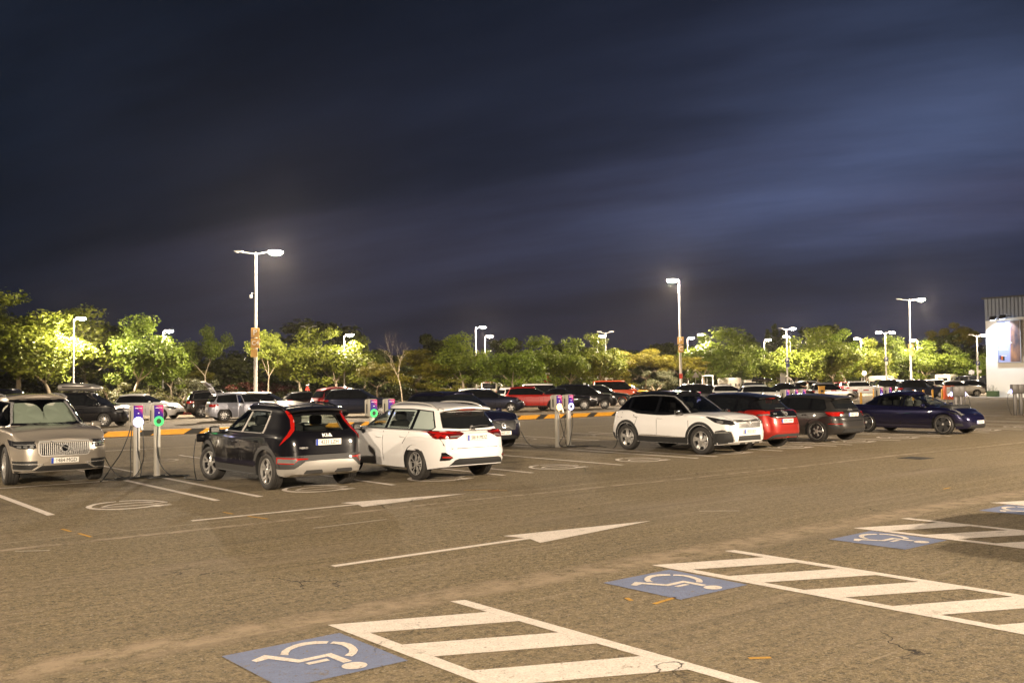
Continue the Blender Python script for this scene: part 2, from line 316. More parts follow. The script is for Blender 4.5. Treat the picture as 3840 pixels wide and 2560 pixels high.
# ------------------------------------------------------------------ ground
def asphalt(n,paintcol=None,wear=.5):
    m,N,Lk,p=newmat(n); p.inputs['Roughness'].default_value=.82; p.inputs['Specular IOR Level'].default_value=.3
    tc=N.new('ShaderNodeTexCoord'); P=tc.outputs['Object']
    def noise(scale,detail=4,rough=.6,vec=P,dist=0):
        t=N.new('ShaderNodeTexNoise'); t.inputs['Scale'].default_value=scale; t.inputs['Detail'].default_value=detail; t.inputs['Roughness'].default_value=rough; t.inputs['Distortion'].default_value=dist; Lk.new(vec,t.inputs[0]); return t.outputs[0]
    def mp(scale,rot=0,loc=(0,0,0)):
        q=N.new('ShaderNodeMapping'); q.inputs['Scale'].default_value=scale; q.inputs['Rotation'].default_value=(0,0,rot); q.inputs['Location'].default_value=loc; Lk.new(P,q.inputs[0]); return q.outputs[0]
    def mr(v,a,b,c=0,d=1):
        q=N.new('ShaderNodeMapRange'); q.inputs[1].default_value=a;q.inputs[2].default_value=b;q.inputs[3].default_value=c;q.inputs[4].default_value=d; Lk.new(v,q.inputs[0]); return q.outputs[0]
    def mth(op,a,b=None,c=None):
        q=N.new('ShaderNodeMath'); q.operation=op
        for i,v in enumerate((a,b,c)):
            if v is None: continue
            if hasattr(v,'is_linked'): Lk.new(v,q.inputs[i])
            else: q.inputs[i].default_value=v
        return q.outputs[0]
    def mix(f,a,b):
        q=N.new('ShaderNodeMix'); q.data_type='RGBA'
        Lk.new(f,q.inputs[0]) if hasattr(f,'is_linked') else setattr(q.inputs[0],'default_value',f)
        for i,v in ((6,a),(7,b)):
            if hasattr(v,'is_linked'): Lk.new(v,q.inputs[i])
            else: q.inputs[i].default_value=(*v,1)
        return q.outputs[2]
    # aggregate: small pale stones in dark binder
    vo=N.new('ShaderNodeTexVoronoi'); vo.inputs['Scale'].default_value=85; Lk.new(P,vo.inputs['Vector'])
    g1=noise(38,3,.8); g2=noise(12,5,.9)
    grain=mth('MULTIPLY_ADD',mr(g1,.40,.60),.42,mth('MULTIPLY',mr(g2,.41,.59),.58))
    col=mix(grain,(.020,.015,.006),(.330,.258,.145))
    sep=N.new('ShaderNodeSeparateColor'); Lk.new(vo.outputs['Color'],sep.inputs[0])
    stones=mr(sep.outputs[0],.90,.97); col=mix(mth('MULTIPLY',stones,.55),col,(.42,.37,.30))
    # dust, broad patches and traffic streaks along the rows
    big=mr(noise(.16,5,.6),.38,.66); col=mix(mth('MULTIPLY',big,.34),col,(.21,.172,.125))
    st=mr(noise(1.0,6,.65,mp((.22,5.0,1),R(-1.5))),.50,.72); col=mix(mth('MULTIPLY',st,.5),col,(.31,.245,.17))
    st2=mr(noise(1.0,5,.6,mp((1.1,17,1),R(4),(4,1,0))),.61,.70); col=mix(mth('MULTIPLY',st2,.5),col,(.36,.29,.205))
    dk=mr(noise(.45,4,.6,mp((.35,1.2,1),0,(9,3,0))),.56,.78); col=mix(mth('MULTIPLY',dk,.35),col,(.045,.036,.027))
    sx=N.new('ShaderNodeSeparateXYZ'); Lk.new(P,sx.inputs[0])
    wob=mth('MULTIPLY',mth('SUBTRACT',noise(.12,2),.5),.5); yy=mth('ADD',sx.outputs[1],wob)
    def band(y0,w,k,c,br=None):
        d=mth('ABSOLUTE',mth('SUBTRACT',yy,y0)); b=mr(d,w,w*.35,0,k)
        if br: b=mth('MULTIPLY',b,mr(noise(br,3,.6),.35,.62))
        return b,c
    for y0,w,k,c,br in ((13.05,.10,.85,(.40,.32,.24),3),(13.62,.05,.7,(.34,.28,.2),5),(7.42,.34,.8,(.37,.285,.195),3.5),(10.4,.5,.3,(.25,.2,.145),.6),(30.9,.07,.8,(.45,.39,.3),4),(37.6,.25,.5,(.34,.28,.2),2)):
        b,c_=band(y0,w,k,c,br); col=mix(b,col,c_)
    # darker blotches inside the charging bays
    bb=mr(mth('ABSOLUTE',mth('SUBTRACT',sx.outputs[1],19.3)),3.0,2.0,0,1); bayblot=mth('MULTIPLY',bb,mr(noise(1.3,5,.7),.50,.68)); col=mix(mth('MULTIPLY',bayblot,.6),col,(.035,.027,.018))
    tr_=mth('MULTIPLY',mr(noise(1.0,4,.6,mp((.10,3.4,1),R(2),(0,7,0))),.57,.70),mr(noise(.3,2),.4,.6)); col=mix(mth('MULTIPLY',tr_,.45),col,(.06,.046,.032))
    # cracks
    cn=N.new('ShaderNodeTexVoronoi'); cn.feature='DISTANCE_TO_EDGE'; cn.inputs['Scale'].default_value=.42
    wv=N.new('ShaderNodeVectorMath'); wv.operation='ADD'; nc=N.new('ShaderNodeTexNoise'); nc.inputs['Scale'].default_value=1.6; nc.inputs['Detail'].default_value=6; Lk.new(P,nc.inputs[0]); Lk.new(P,wv.inputs[0]); Lk.new(nc.outputs['Color'],wv.inputs[1]); Lk.new(wv.outputs[0],cn.inputs['Vector'])
    crk=mth('MULTIPLY',mr(cn.outputs[0],.0045,.0015),mr(noise(.35,2),.56,.66))
    if paintcol:
        chips=mr(noise(22,5,.8),.60,.65); chips2=mr(noise(3.2,6,.8),.60,.68); w_=mth('MINIMUM',mth('MULTIPLY_ADD',chips2,.75,mth('MULTIPLY',chips,abs(wear)*.8)),1)
        pc=mix(mr(noise(9,4),.35,.7),tuple(c*.86 for c in paintcol),paintcol)
        pc=mix(mth('MULTIPLY',mr(noise(60,2),.45,.62),.22),pc,(.18,.14,.10))
        col=mix(w_,pc,col)
    col=mix(crk,col,(.02,.016,.012))
    Lk.new(col,p.inputs['Base Color'])
    bp=N.new('ShaderNodeBump'); bp.inputs['Strength'].default_value=.8; bp.inputs['Distance'].default_value=.012
    h=mth('SUBTRACT',mth('MULTIPLY_ADD',g2,.5,g1),mth('MULTIPLY',crk,1.5)); Lk.new(h,bp.inputs['Height']); Lk.new(bp.outputs[0],p.inputs['Normal'])
    return m
MT['asphalt']=asphalt('asphalt'); MT['paint']=asphalt('road_paint_white',(.82,.74,.66),1.0); MT['bluepaint']=asphalt('road_paint_blue',(.19,.235,.38),1.8)
MT['worn']=asphalt('worn_road_paint',(.50,.44,.36),-1.6); MT['yworn']=asphalt('worn_yellow_paint',(.60,.33,.05),-.8)
MT['verge']=simple('dry_verge',(.20,.16,.10),.95,noise=.45,nscale=.6)
MT['grass']=simple('rough_grass',(.05,.06,.02),.95,noise=.5,nscale=.5)
def sheet(name,poly,z,mat,kind='structure'):
    bm=bmesh.new(); vs=[bm.verts.new((x,y,z)) for x,y in poly]; f=bm.faces.new(vs); bmesh.ops.recalc_face_normals(bm,faces=[f])
    if f.normal.z<0: f.normal_flip()
    me=bpy.data.meshes.new(name); bm.to_mesh(me); bm.free(); me.materials.append(MT[mat]); o=link(name,me); o['kind']=kind; return o
sheet('ground',[(-700,-700),(1100,-700),(1100,1300),(-700,1300)],-.02,'grass')
EDGE=[(-1600,66),(0,72),(650,76),(1500,97),(2500,121),(3300,136),(3900,145),(5200,160)]
edge=[W(x,d) for x,d in EDGE]
sheet('car_park',[(-60,-60),(260,-60),(260,edge[-1][1])]+edge[::-1]+[(-60,edge[0][1])],0,'asphalt')
outer=[W(x,d+11) for x,d in EDGE]
sheet('verge',edge+outer[::-1],.03,'verge')
kb=MB()
for i in range(len(edge)-1):
    a=Vector((*edge[i],0)); b=Vector((*edge[i+1],0)); d=(b-a).normalized(); n=Vector((-d.y,d.x,0))
    kb.add([a-n*.0,b-n*.0,b+n*.15,a+n*.15,a+Vector((0,0,.14)),b+Vector((0,0,.14)),b+n*.15+Vector((0,0,.14)),a+n*.15+Vector((0,0,.14))],[(0,1,5,4),(4,5,6,7),(2,3,7,6)])
k_=kb.obj('verge_kerb','concrete'); k_['kind']='structure'
Z1=.004
def stripe(x0,y0,x1,y1,w=.1,name='parking_line',mat='paint',z=Z1):
    d=Vector((x1-x0,y1-y0)); d.normalize(); n=Vector((-d.y,d.x))*w/2
    return sheet(name,[(x0+n.x,y0+n.y),(x0-n.x,y0-n.y),(x1-n.x,y1-n.y),(x1+n.x,y1+n.y)],z,mat)
def shape(polys,name,mat,z,ox=0,oy=0):
    bm=bmesh.new()
    for poly in polys:
        r=delaunay_2d_cdt([Vector((x+ox,y+oy)) for x,y in poly],[],[list(range(len(poly)))],1,1e-5)
        vs=[bm.verts.new((v.x,v.y,z)) for v in r[0]]
        for f in r[2]:
            q=bm.faces.new([vs[i] for i in f])
            q.normal_update()
            if q.normal.z<0: q.normal_flip()
    me=bpy.data.meshes.new(name); bm.to_mesh(me); bm.free(); me.materials.append(MT[mat]); o=link(name,me); o['kind']='structure'; return o
# charging stalls: pairs of lines with the chargers standing between them
xs=[-8.4,-5.8,-5.0,-2.2,.75,1.35,3.98,6.6,7.38,10.1,12.82,13.6,16.32,19.0,19.75,22.5,25.1,25.9,28.6,31.1,31.85,34.5,37.1,37.85,40.5,43.2,43.95,46.6,49.4,50.15,52.8,55.5,58.2]
for x in xs:
    stripe(x,16.08,x,20.9,.115); 
    stripe(x,22.6,x,27.3,.1)
stripe(-12,21.05,6.3,21.05,.09)
stripe(-12,30.8,10.7,30.8,.14)
def ring_band(outer_,inner): return outer_+inner[::-1]
EVP=[[(.61,-.10),(.51,.26),(.34,.5),(.18,.58),(.03,.60),(.01,.53),(.15,.51),(.29,.43),(.44,.21),(.54,-.05)],
 [(-.02,.60),(-.3,.55),(-.5,.38),(-.64,.14),(-.66,-.1),(-.62,-.29),(-.42,-.52),(-.15,-.61),(.17,-.57),(.2,-.46),(-.07,-.52),(-.36,-.42),(-.54,-.2),(-.57,.06),(-.45,.3),(-.30,.44),(-.04,.53)],
 [(.17,-.44),(.34,-.34),(.38,-.40),(.54,-.40),(.54,-.44),(.40,-.45),(.40,-.50),(.53,-.50),(.52,-.54),(.37,-.57),(.27,-.61),(.17,-.57)],
 [(-.47,-.03),(-.26,.17),(.02,.23),(.31,.16),(.42,-.02),(.36,-.04),(.27,.11),(.02,.17),(-.22,.12),(-.40,-.03)],
 [(-.46,-.08),(-.11,-.15),(.28,-.18),(.61,-.08),(.60,-.13),(.28,-.24),(-.11,-.21),(-.46,-.14)]]
def smooth(pl,k=3):
    n=len(pl); out=[]
    for i in range(n):
        p0,p1,p2,p3=[Vector(pl[(i+j)%n]) for j in (-1,0,1,2)]
        L_=(p2-p1).length
        if L_<.09 or abs((p1-p0).normalized().dot((p2-p1).normalized()))<.45 and abs((p3-p2).normalized().dot((p2-p1).normalized()))<.45: out.append(tuple(p1)); continue
        for j in range(k):
            u=j/k; t0=(p2-p0)*.5 if (p1-p0).length>.09 else (p2-p1); t1=(p3-p1)*.5 if (p3-p2).length>.09 else (p2-p1)
            h=(2*u**3-3*u*u+1)*p1+(u**3-2*u*u+u)*t0+(-2*u**3+3*u*u)*p2+(u**3-u*u)*t1; out.append(tuple(h))
    return out
EVP=[smooth(p) if i in (0,1,3,4) else p for i,p in enumerate(EVP)]
for x,y in ((5.3,16.6),(8.75,16.62),(11.5,16.6),(14.95,16.85),(17.75,16.85),(21.1,16.9),(23.9,16.9),(27.3,16.95),(30,17),(33.4,17.05),(36,17.1),(39.3,17.1),(42,17.1),(45.4,17.2),(48,17.2)):
    shape(EVP,'charging_symbol','paint',Z1,x,y)
EVB=[[(-x,-y) for x,y in p] for p in EVP]
for x in (2.6,5.4,8.85,11.5,15,17.8,21.2,24,27.3,30): shape(EVB,'charging_symbol','worn',Z1,x,25.8)
# direction arrows
for oy,ox,k in ((9.42,5.15,'paint'),(13.95,5.34,'paint')):
    shape([[(0,-.05),(2.72,-.05),(2.62,-.36),(4.95,0),(2.62,.36),(2.72,.05),(0,.05)]],'direction_arrow',k,Z1,ox,oy)
# reserved bays with hatching and wheelchair symbols
WC=[[(.33,.72),(.38,.80),(.45,.86),(.53,.90),(.6,.915),(.7,.89),(.775,.82),(.73,.77),(.67,.81),(.6,.835),(.53,.83),(.45,.79),(.40,.73),(.37,.67)],
 [(.795,.79),(.85,.72),(.865,.64),(.85,.55),(.82,.46),(.76,.385),(.70,.34),(.67,.395),(.73,.44),(.77,.5),(.79,.58),(.795,.66),(.78,.71),(.745,.75)],
 [(.11,.72),(.24,.79),(.27,.74),(.38,.515),(.63,.52),(.645,.24),(.575,.24),(.57,.455),(.34,.45),(.22,.68),(.12,.66)],
 [(.37,.41),(.535,.41),(.535,.355),(.37,.355)],
 [(.60+.09*math.cos(t),.13+.085*math.sin(t)) for t in [2*PI*i/20 for i in range(20)]]]
for hx in (.2,4.05,7.88,11.70,15.52,19.35,23.2):
    bx=hx-1.20
    if hx<20:
        shape([[(0,0),(.955,.0),(.965,1.0),(0,.98)]],'blue_bay_square','bluepaint',Z1,bx,5.88)
        shape(WC,'wheelchair_symbol','paint',Z1*2,bx,5.88)
    x0,x1=hx-.18,hx+1.09
    polys=[[(x0,6.775),(x0+.13,6.735),(x0+.13,-2),(x0,-2)],[(x1-.03,7.20),(x1+.1,7.16),(x1+.1,-2),(x1-.03,-2)]]
    o=sheet('hatched_zone',polys[0],Z1,'paint')
    bm=bmesh.new(); bm.from_mesh(o.data)
    def quad(q):
        f=bm.faces.new([bm.verts.new((x,y,Z1)) for x,y in q]); f.normal_update()
        if f.normal.z<0: f.normal_flip()
    quad(polys[1]); y=7.16; k=0
    while y>-1:
        quad([(x0,7.17),(x0,6.78),(x1-.032,6.24),(x1-.032,6.66)] if k==0 else [(x0+.132,y-.02),(x0+.132,y-.44),(x1-.032,y-.96),(x1-.032,y-.53)]); y-=.875; k+=1
    bm.to_mesh(o.data); bm.free()
random.seed(3)
# stray survey marks and scuffs of old paint
for x,y,l,a,c in ((6.55,5.95,.34,.15,'yworn'),(6.35,6.2,.12,1.2,'yworn'),(3.72,14.25,.35,-1.5,'yworn'),(3.78,13.6,.45,-1.5,'yworn'),(6.08,14.4,.3,-1.5,'yworn'),(6.2,13.6,.5,-1.4,'yworn'),(3.75,5.05,.1,.4,'yworn'),(3.55,4.65,.09,.9,'yworn'),(5.7,4.3,.16,-.6,'yworn'),
        (2.95,12.75,.4,-.6,'worn'),(6.9,12.1,1.2,.05,'worn'),(11.6,9.43,.6,-.7,'worn'),(10.8,14.1,.8,-.9,'yworn'),(16.8,8.6,.3,.1,'yworn'),(20.7,15.3,.4,-1.3,'worn')):
    stripe(x-l/2*math.cos(a),y-l/2*math.sin(a),x+l/2*math.cos(a),y+l/2*math.sin(a),.045,'paint_scuff',c)
# manhole covers
for x,y in ((22.6,12.32),(26.5,9.2)):
    mh=MB(); mh.box((0,0,.002),(.62,.62,.012)); 
    for i in range(5): mh.box((0,-.22+i*.11,.010),(.5,.03,.006))
    o=mh.obj('manhole_cover','kerbblack',loc=(x,y,0)); tag(o,'dark square iron cover set flush in the lane' if x<24 else 'farther small iron cover near the right edge of the lane','manhole cover')
# far side: angled bays behind the kerb, drawn as white lines at 45 degrees
for i in range(34):
    x=4+i*3.55
    stripe(x,45.2,x-3.4,48.6+1.2,.1,'bay_line'); 
for i in range(30):
    x=6+i*3.55; stripe(x,58.5,x+3.2,61.6,.1,'bay_line')
stripe(8,40.3,44,40.3,.10,'edge_line'); stripe(8,38.0,44,38.0,.12,'edge_line')
# ------------------------------------------------------------------ lamps
MT['lampglow']=emis('lit_lamp_glass',(1,.88,.68),220); MT['lampoff']=simple('unlit_lamp_glass',(.4,.4,.4),.3)
def light(loc,P,col=LAMPC,size=.3,spot=175,blend=.12,tilt=(0,0),name='lamp_light',parent=None):
    l=bpy.data.lights.new(name,'SPOT'); l.energy=P; l.color=col; l.shadow_soft_size=size; l.spot_size=R(spot); l.spot_blend=blend
    o=bpy.data.objects.new(name,l); C.objects.link(o); o.location=loc; o.rotation_euler=(tilt[0],tilt[1],0)
    if parent: o.parent=parent
    return o
def lamp_post(x,d,ytop,heads,label,P=9000,signs=(),r=.09,big=False,xy=None,h=None,group='lamp posts around the car park',camera=False,yaw=None,glow=1,arml=None,cone=152):
    """heads: list of (side -1 left/+1 right, lit). x,ytop: photo column/row, used only to find bearing and true height"""
    if xy is None: xy=W(x,d)
    if 100<d and P<40000: P*=.95
    if h is None: h=CAMZ+((1432-.011*(x-1920))-ytop)*d/3664
    yaw=R(-39.1) if yaw is None else yaw     # arms spread across the view direction
    r*=.78
    t=thing('street_lamp',label,'street lamp',(xy[0],xy[1],0),yaw,group)
    p=MB(); p.lathe([(r*1.5,0),(r*1.5,.9),(r*1.25,1.0),(r*1.1,h*.4),(r*.62,h)],16); p.box((0,0,.02),(.4,.4,.05),bev=.01); p.obj('pole','galv',t,smooth=40)
    al=arml or (1.1 if big else .55)
    for side,lit in heads:
        a=MB(); a.tube([(0,0,h-.12),(side*al*.5,0,h-.02),(side*al,0,h+.05)],.04,8); a.obj('arm','galv',t,smooth=50)
        w_=.75 if big else .55
        if not lit: w_*=.7
        hd=MB(); hd.add([(side*al-.12*side,-.16,h+.02),(side*(al+w_),-.13,h+.09),(side*(al+w_),.13,h+.09),(side*al-.12*side,.16,h+.02),(side*al-.12*side,-.12,h+.15),(side*(al+w_),-.08,h+.16),(side*(al+w_),.08,h+.16),(side*al-.12*side,.12,h+.15)],[(0,1,2,3),(4,5,6,7),(0,1,5,4),(1,2,6,5),(2,3,7,6),(3,0,4,7)])
        ho=hd.obj('lamp_head','galv',t)
        gl=MB(); n=10; cx_=side*(al+w_*.55); rr=w_*((.74 if big else .6) if lit else .3)
        prof=[(rr*math.sin(q),-rr*(.5 if lit else .2)*math.cos(q)) for q in [PI/2*i/6 for i in range(7)]]
        gl.lathe([(a_,b_) for a_,b_ in prof],16,T=Matrix.Translation((cx_,0,h+.055))@Matrix.Diagonal((1,.85,1,1)))
        gl.obj('lamp_glass','lampglow' if lit else 'lampoff',ho,smooth=60)
        if lit:
            w=Matrix.Rotation(yaw,4,'Z')@Vector((cx_,0,0)); light((xy[0]+w.x,xy[1]+w.y,h-.02-rr*.5),P*lit*.85,size=.18 if not big else .25,spot=cone,blend=.25 if cone<170 else .12)
            if cone<170:
                l=bpy.data.lights.new('lamp_glow','POINT'); l.energy=P*lit*(.5 if big else .25); l.color=LAMPC; l.shadow_soft_size=.25; o=bpy.data.objects.new('lamp_glow',l); C.objects.link(o); o.location=(xy[0]+w.x-fw.x*.5,xy[1]+w.y-fw.y*.5,h-.05-rr*.5)
    for sz,z,dx,mat,txt,tm in signs:
        s=MB(); s.box((dx,-r*1.3-.03,z),(sz[0],.04,sz[1]),bev=.006); so=s.obj('sign_plate',mat,t)
        if txt: link('sign_lettering',text_mesh(txt,sz[1]*.85 if len(txt)<2 else sz[1]*.62,tm,.004,.006),so,(dx,-r*1.3-.056,z),(PI/2,0,0))
    if camera:
        c_=MB(); c_.tube([(0,0,h*.735),(-.32,0,h*.745)],.03,8); c_.lathe([(.0,.16),(.10,.14),(.13,0),(.10,-.10),(0,-.15)],14,T=Matrix.Translation((-.36,0,h*.72))); c_.obj('security_camera','signwhite',t,smooth=50)
    return t
lamp_post(958,74,945,[(-1,0),(1,1)],'tall lamp post with ochre P and C4 plates, brightest, at the left',P=42000,big=True,r=.15,camera=True,
  signs=[((.62,.72),5.9,0,'signmat','P','signwhite'),((.68,.74),5.1,.02,'signmat','C4','signwhite'),((.5,.62),4.35,-.08,'signmat','','')])
lamp_post(2551,98,1050,[(-1,1.0)],'tall lamp post with ochre P plate behind the white and black SUV',P=36000,big=True,arml=.28,r=.15,
  signs=[((.62,.72),5.9,0,'signmat','P','signwhite'),((.52,.70),5.08,.03,'signmat','C','signwhite'),((.34,.5),2.35,-.02,'redplastic','','')])
lamp_post(3414,126,1123,[(-1,.0),(1,1)],'tall lamp post with ochre plates nearest left of the building',P=30000,big=True,r=.15,
  signs=[((.66,.72),5.9,0,'signmat','P','signwhite'),((.5,.70),5.1,.05,'signmat','','')])
lamp_post(3321,122,1247,[(-1,.8),(1,.8)],'twin headed lamp post, both heads lit, with a blue P plate',P=9000,signs=[((.5,.5),4.3,0,'signblue','P','signwhite'),((.3,.4),3.75,.02,'signwhite','','')],r=.11)
lamp_post(3664,118,1258,[(-1,0),(1,1)],'lamp post with a blue P plate close to the pale building',P=10000,signs=[((.5,.5),3.6,0,'signblue','P','signwhite'),((.36,.36),2.6,.2,'signwhite','','')],r=.11)
lamp_post(2950,118,1233,[(-1,0),(1,1)],'lamp post with a dark blue P plate beside the grey panel',P=16000,signs=[((.5,.55),4.2,0,'signblue','P','signwhite'),((.4,.45),3.6,.05,'signblue','','')],r=.11)
lamp_post(1784,112,1228,[(1,1)],'bright single headed lamp post above the white minibus',P=30000,r=.10)
lamp_post(1818,104,1262,[(1,1)],'shorter lit lamp post right of the white minibus lamp',P=5000,r=.08,arml=.25)
lamp_post(610,84,1243,[(1,1)],'slim lit lamp post rising from trees behind the white hatchback',P=5200,r=.075,arml=.25)
lamp_post(1290,90,1258,[(1,1)],'slim lit lamp post among trees behind the dark blue SUV',P=5200,r=.075,arml=.25)
lamp_post(917,130,1342,[(-1,0),(1,1)],'small distant lit lamp just left of the C4 post',P=4000,r=.08)
lamp_post(1157,112,1226,[(-1,0),(1,0)],'unlit twin headed lamp above the trees behind the red people carrier',r=.09)
lamp_post(2241,104,1262,[(1,1)],'lit slim lamp rising through trees behind the black saloon',P=6500,r=.08,arml=.25)
lamp_post(2271,108,1247,[(-1,0),(1,0)],'unlit twin headed lamp beside the white height gate',r=.1)
lamp_post(2578,124,1268,[(1,1)],'slim lit lamp right of the P and C post',P=6500,r=.08,arml=.25)
lamp_post(2648,120,1255,[(-1,1)],'slim lamp with its lit head on the left, before bright trees',P=11000,r=.09,arml=.35)
lamp_post(2866,128,1275,[(1,1)],'slim lit lamp in front of the cypress trees',P=6500,r=.08,arml=.25)
lamp_post(2964,130,1262,[(-1,1)],'small lit lamp head just behind the lamp with dark blue plate',P=9000,r=.07,arml=.3)
lamp_post(3229,132,1270,[(-1,1)],'slim lamp with left lit head above the white crossover',P=8000,r=.08,arml=.3)
lamp_post(3441,134,1276,[(-1,1)],'slim lamp with left lit head right of the tallest post',P=10000,r=.08,arml=.3)
lamp_post(275,79,1196,[(1,1)],'lamp post buried in the brightest tree at far left',P=27000,r=.08,arml=.35)
# the two lamp posts behind and beside the viewpoint that light the foreground
lamp_post(0,0,0,[(-1,1),(1,.6)],'tall lamp post standing behind the photographer',P=142000,big=True,r=.15,xy=(-20.0,-16.5),h=11.5,cone=175)
lamp_post(0,0,0,[(-1,1),(1,.5)],'tall lamp post right of the reserved bays',P=96000,big=True,r=.15,xy=(36.0,-10.0),h=11.5,cone=175)
lamp_post(0,0,0,[(-1,0),(1,1)],'tall lamp post left of the charging bays',P=30000,big=True,r=.15,xy=(-12.0,39.0),h=11.5,cone=172)
# ------------------------------------------------------------------ cars
# car frame: +x to the nose, +y to its left, origin on the ground midway between the axles
def outline(xr,xf,nx_extra,p,ey=10):
    "quarter-symmetric plan outline from nose centre to tail centre on one side: list of (x, ynorm)"
    xc=(xr+xf)/2; Lh=(xf-xr)/2
    def yn(x): u=min(1,abs((x-xc)/Lh)); return (1-u**p)**(1/p)
    yc=yn(xc+Lh*.90)
    pts=[]
    ys=[yc*i/ey for i in range(ey)]
    for y in ys: pts.append((xc+Lh*(1-y**p)**(1/p),y))
    side=sorted(set([round(v,4) for v in [xc+Lh*.9-Lh*1.8*i/44 for i in range(45)]+[v for v in nx_extra if xc-Lh*.9<v<xc+Lh*.9]]),reverse=True)
    pts+=[(x,yn(x)) for x in side]
    for y in ys[::-1]: pts.append((xc-Lh*(1-y**p)**(1/p),y))
    return pts
def loft(pts,levels,P,ny,crown,under=None,inner=.22,mi_under=1,top=True):
    """levels: list of t values; P(x,yn,t)->(x,y,z) for the +y side. top cap strips and underside strips join both sides"""
    mb=MB(); n=len(pts); m=len(levels)
    G={}
    def vert(p): mb.v.append(tuple(p)); return len(mb.v)-1
    for s in (1,-1):
        for k,t in enumerate(levels):
            for i,(x,y) in enumerate(pts):
                q=P(x,y,t); G[s,k,i]=vert((q[0],q[1]*s,q[2]))
        for k in range(m-1):
            for i in range(n-1):
                f=(G[s,k,i],G[s,k,i+1],G[s,k+1,i+1],G[s,k+1,i]); mb.f.append(f if s>0 else f[::-1]); mb.m.append(0)
    def cap(k,N,fn,mi,flip):
        rows=[]
        for i in range(n):
            a=mb.v[G[1,k,i]]; row=[G[1,k,i]]
            for j in range(1,N):
                u=1-2*j/N; row.append(vert((a[0]+fn(u,a)[0],a[1]*u,a[2]+fn(u,a)[1])))
            row.append(G[-1,k,i]); rows.append(row)
        for i in range(n-1):
            for j in range(N):
                f=(rows[i][j],rows[i][j+1],rows[i+1][j+1],rows[i+1][j]); mb.f.append(f[::-1] if flip else f); mb.m.append(mi)
    if top: cap(m-1,ny,lambda u,a:(0,crown(u,a)),0,True)
    if under is not None: cap(0,4,lambda u,a:(0,0),mi_under,False)
    nf=[];nm=[]
    for f,mi in zip(mb.f,mb.m):
        if len(f)==4: nf+=[(f[0],f[1],f[2]),(f[0],f[2],f[3])]; nm+=[mi,mi]
        else: nf.append(f); nm.append(mi)
    mb.f=nf; mb.m=nm
    return mb
DEFB=dict(p=5.2,pc=6.5,arch=1.13,sill=.24,archgap=.0)
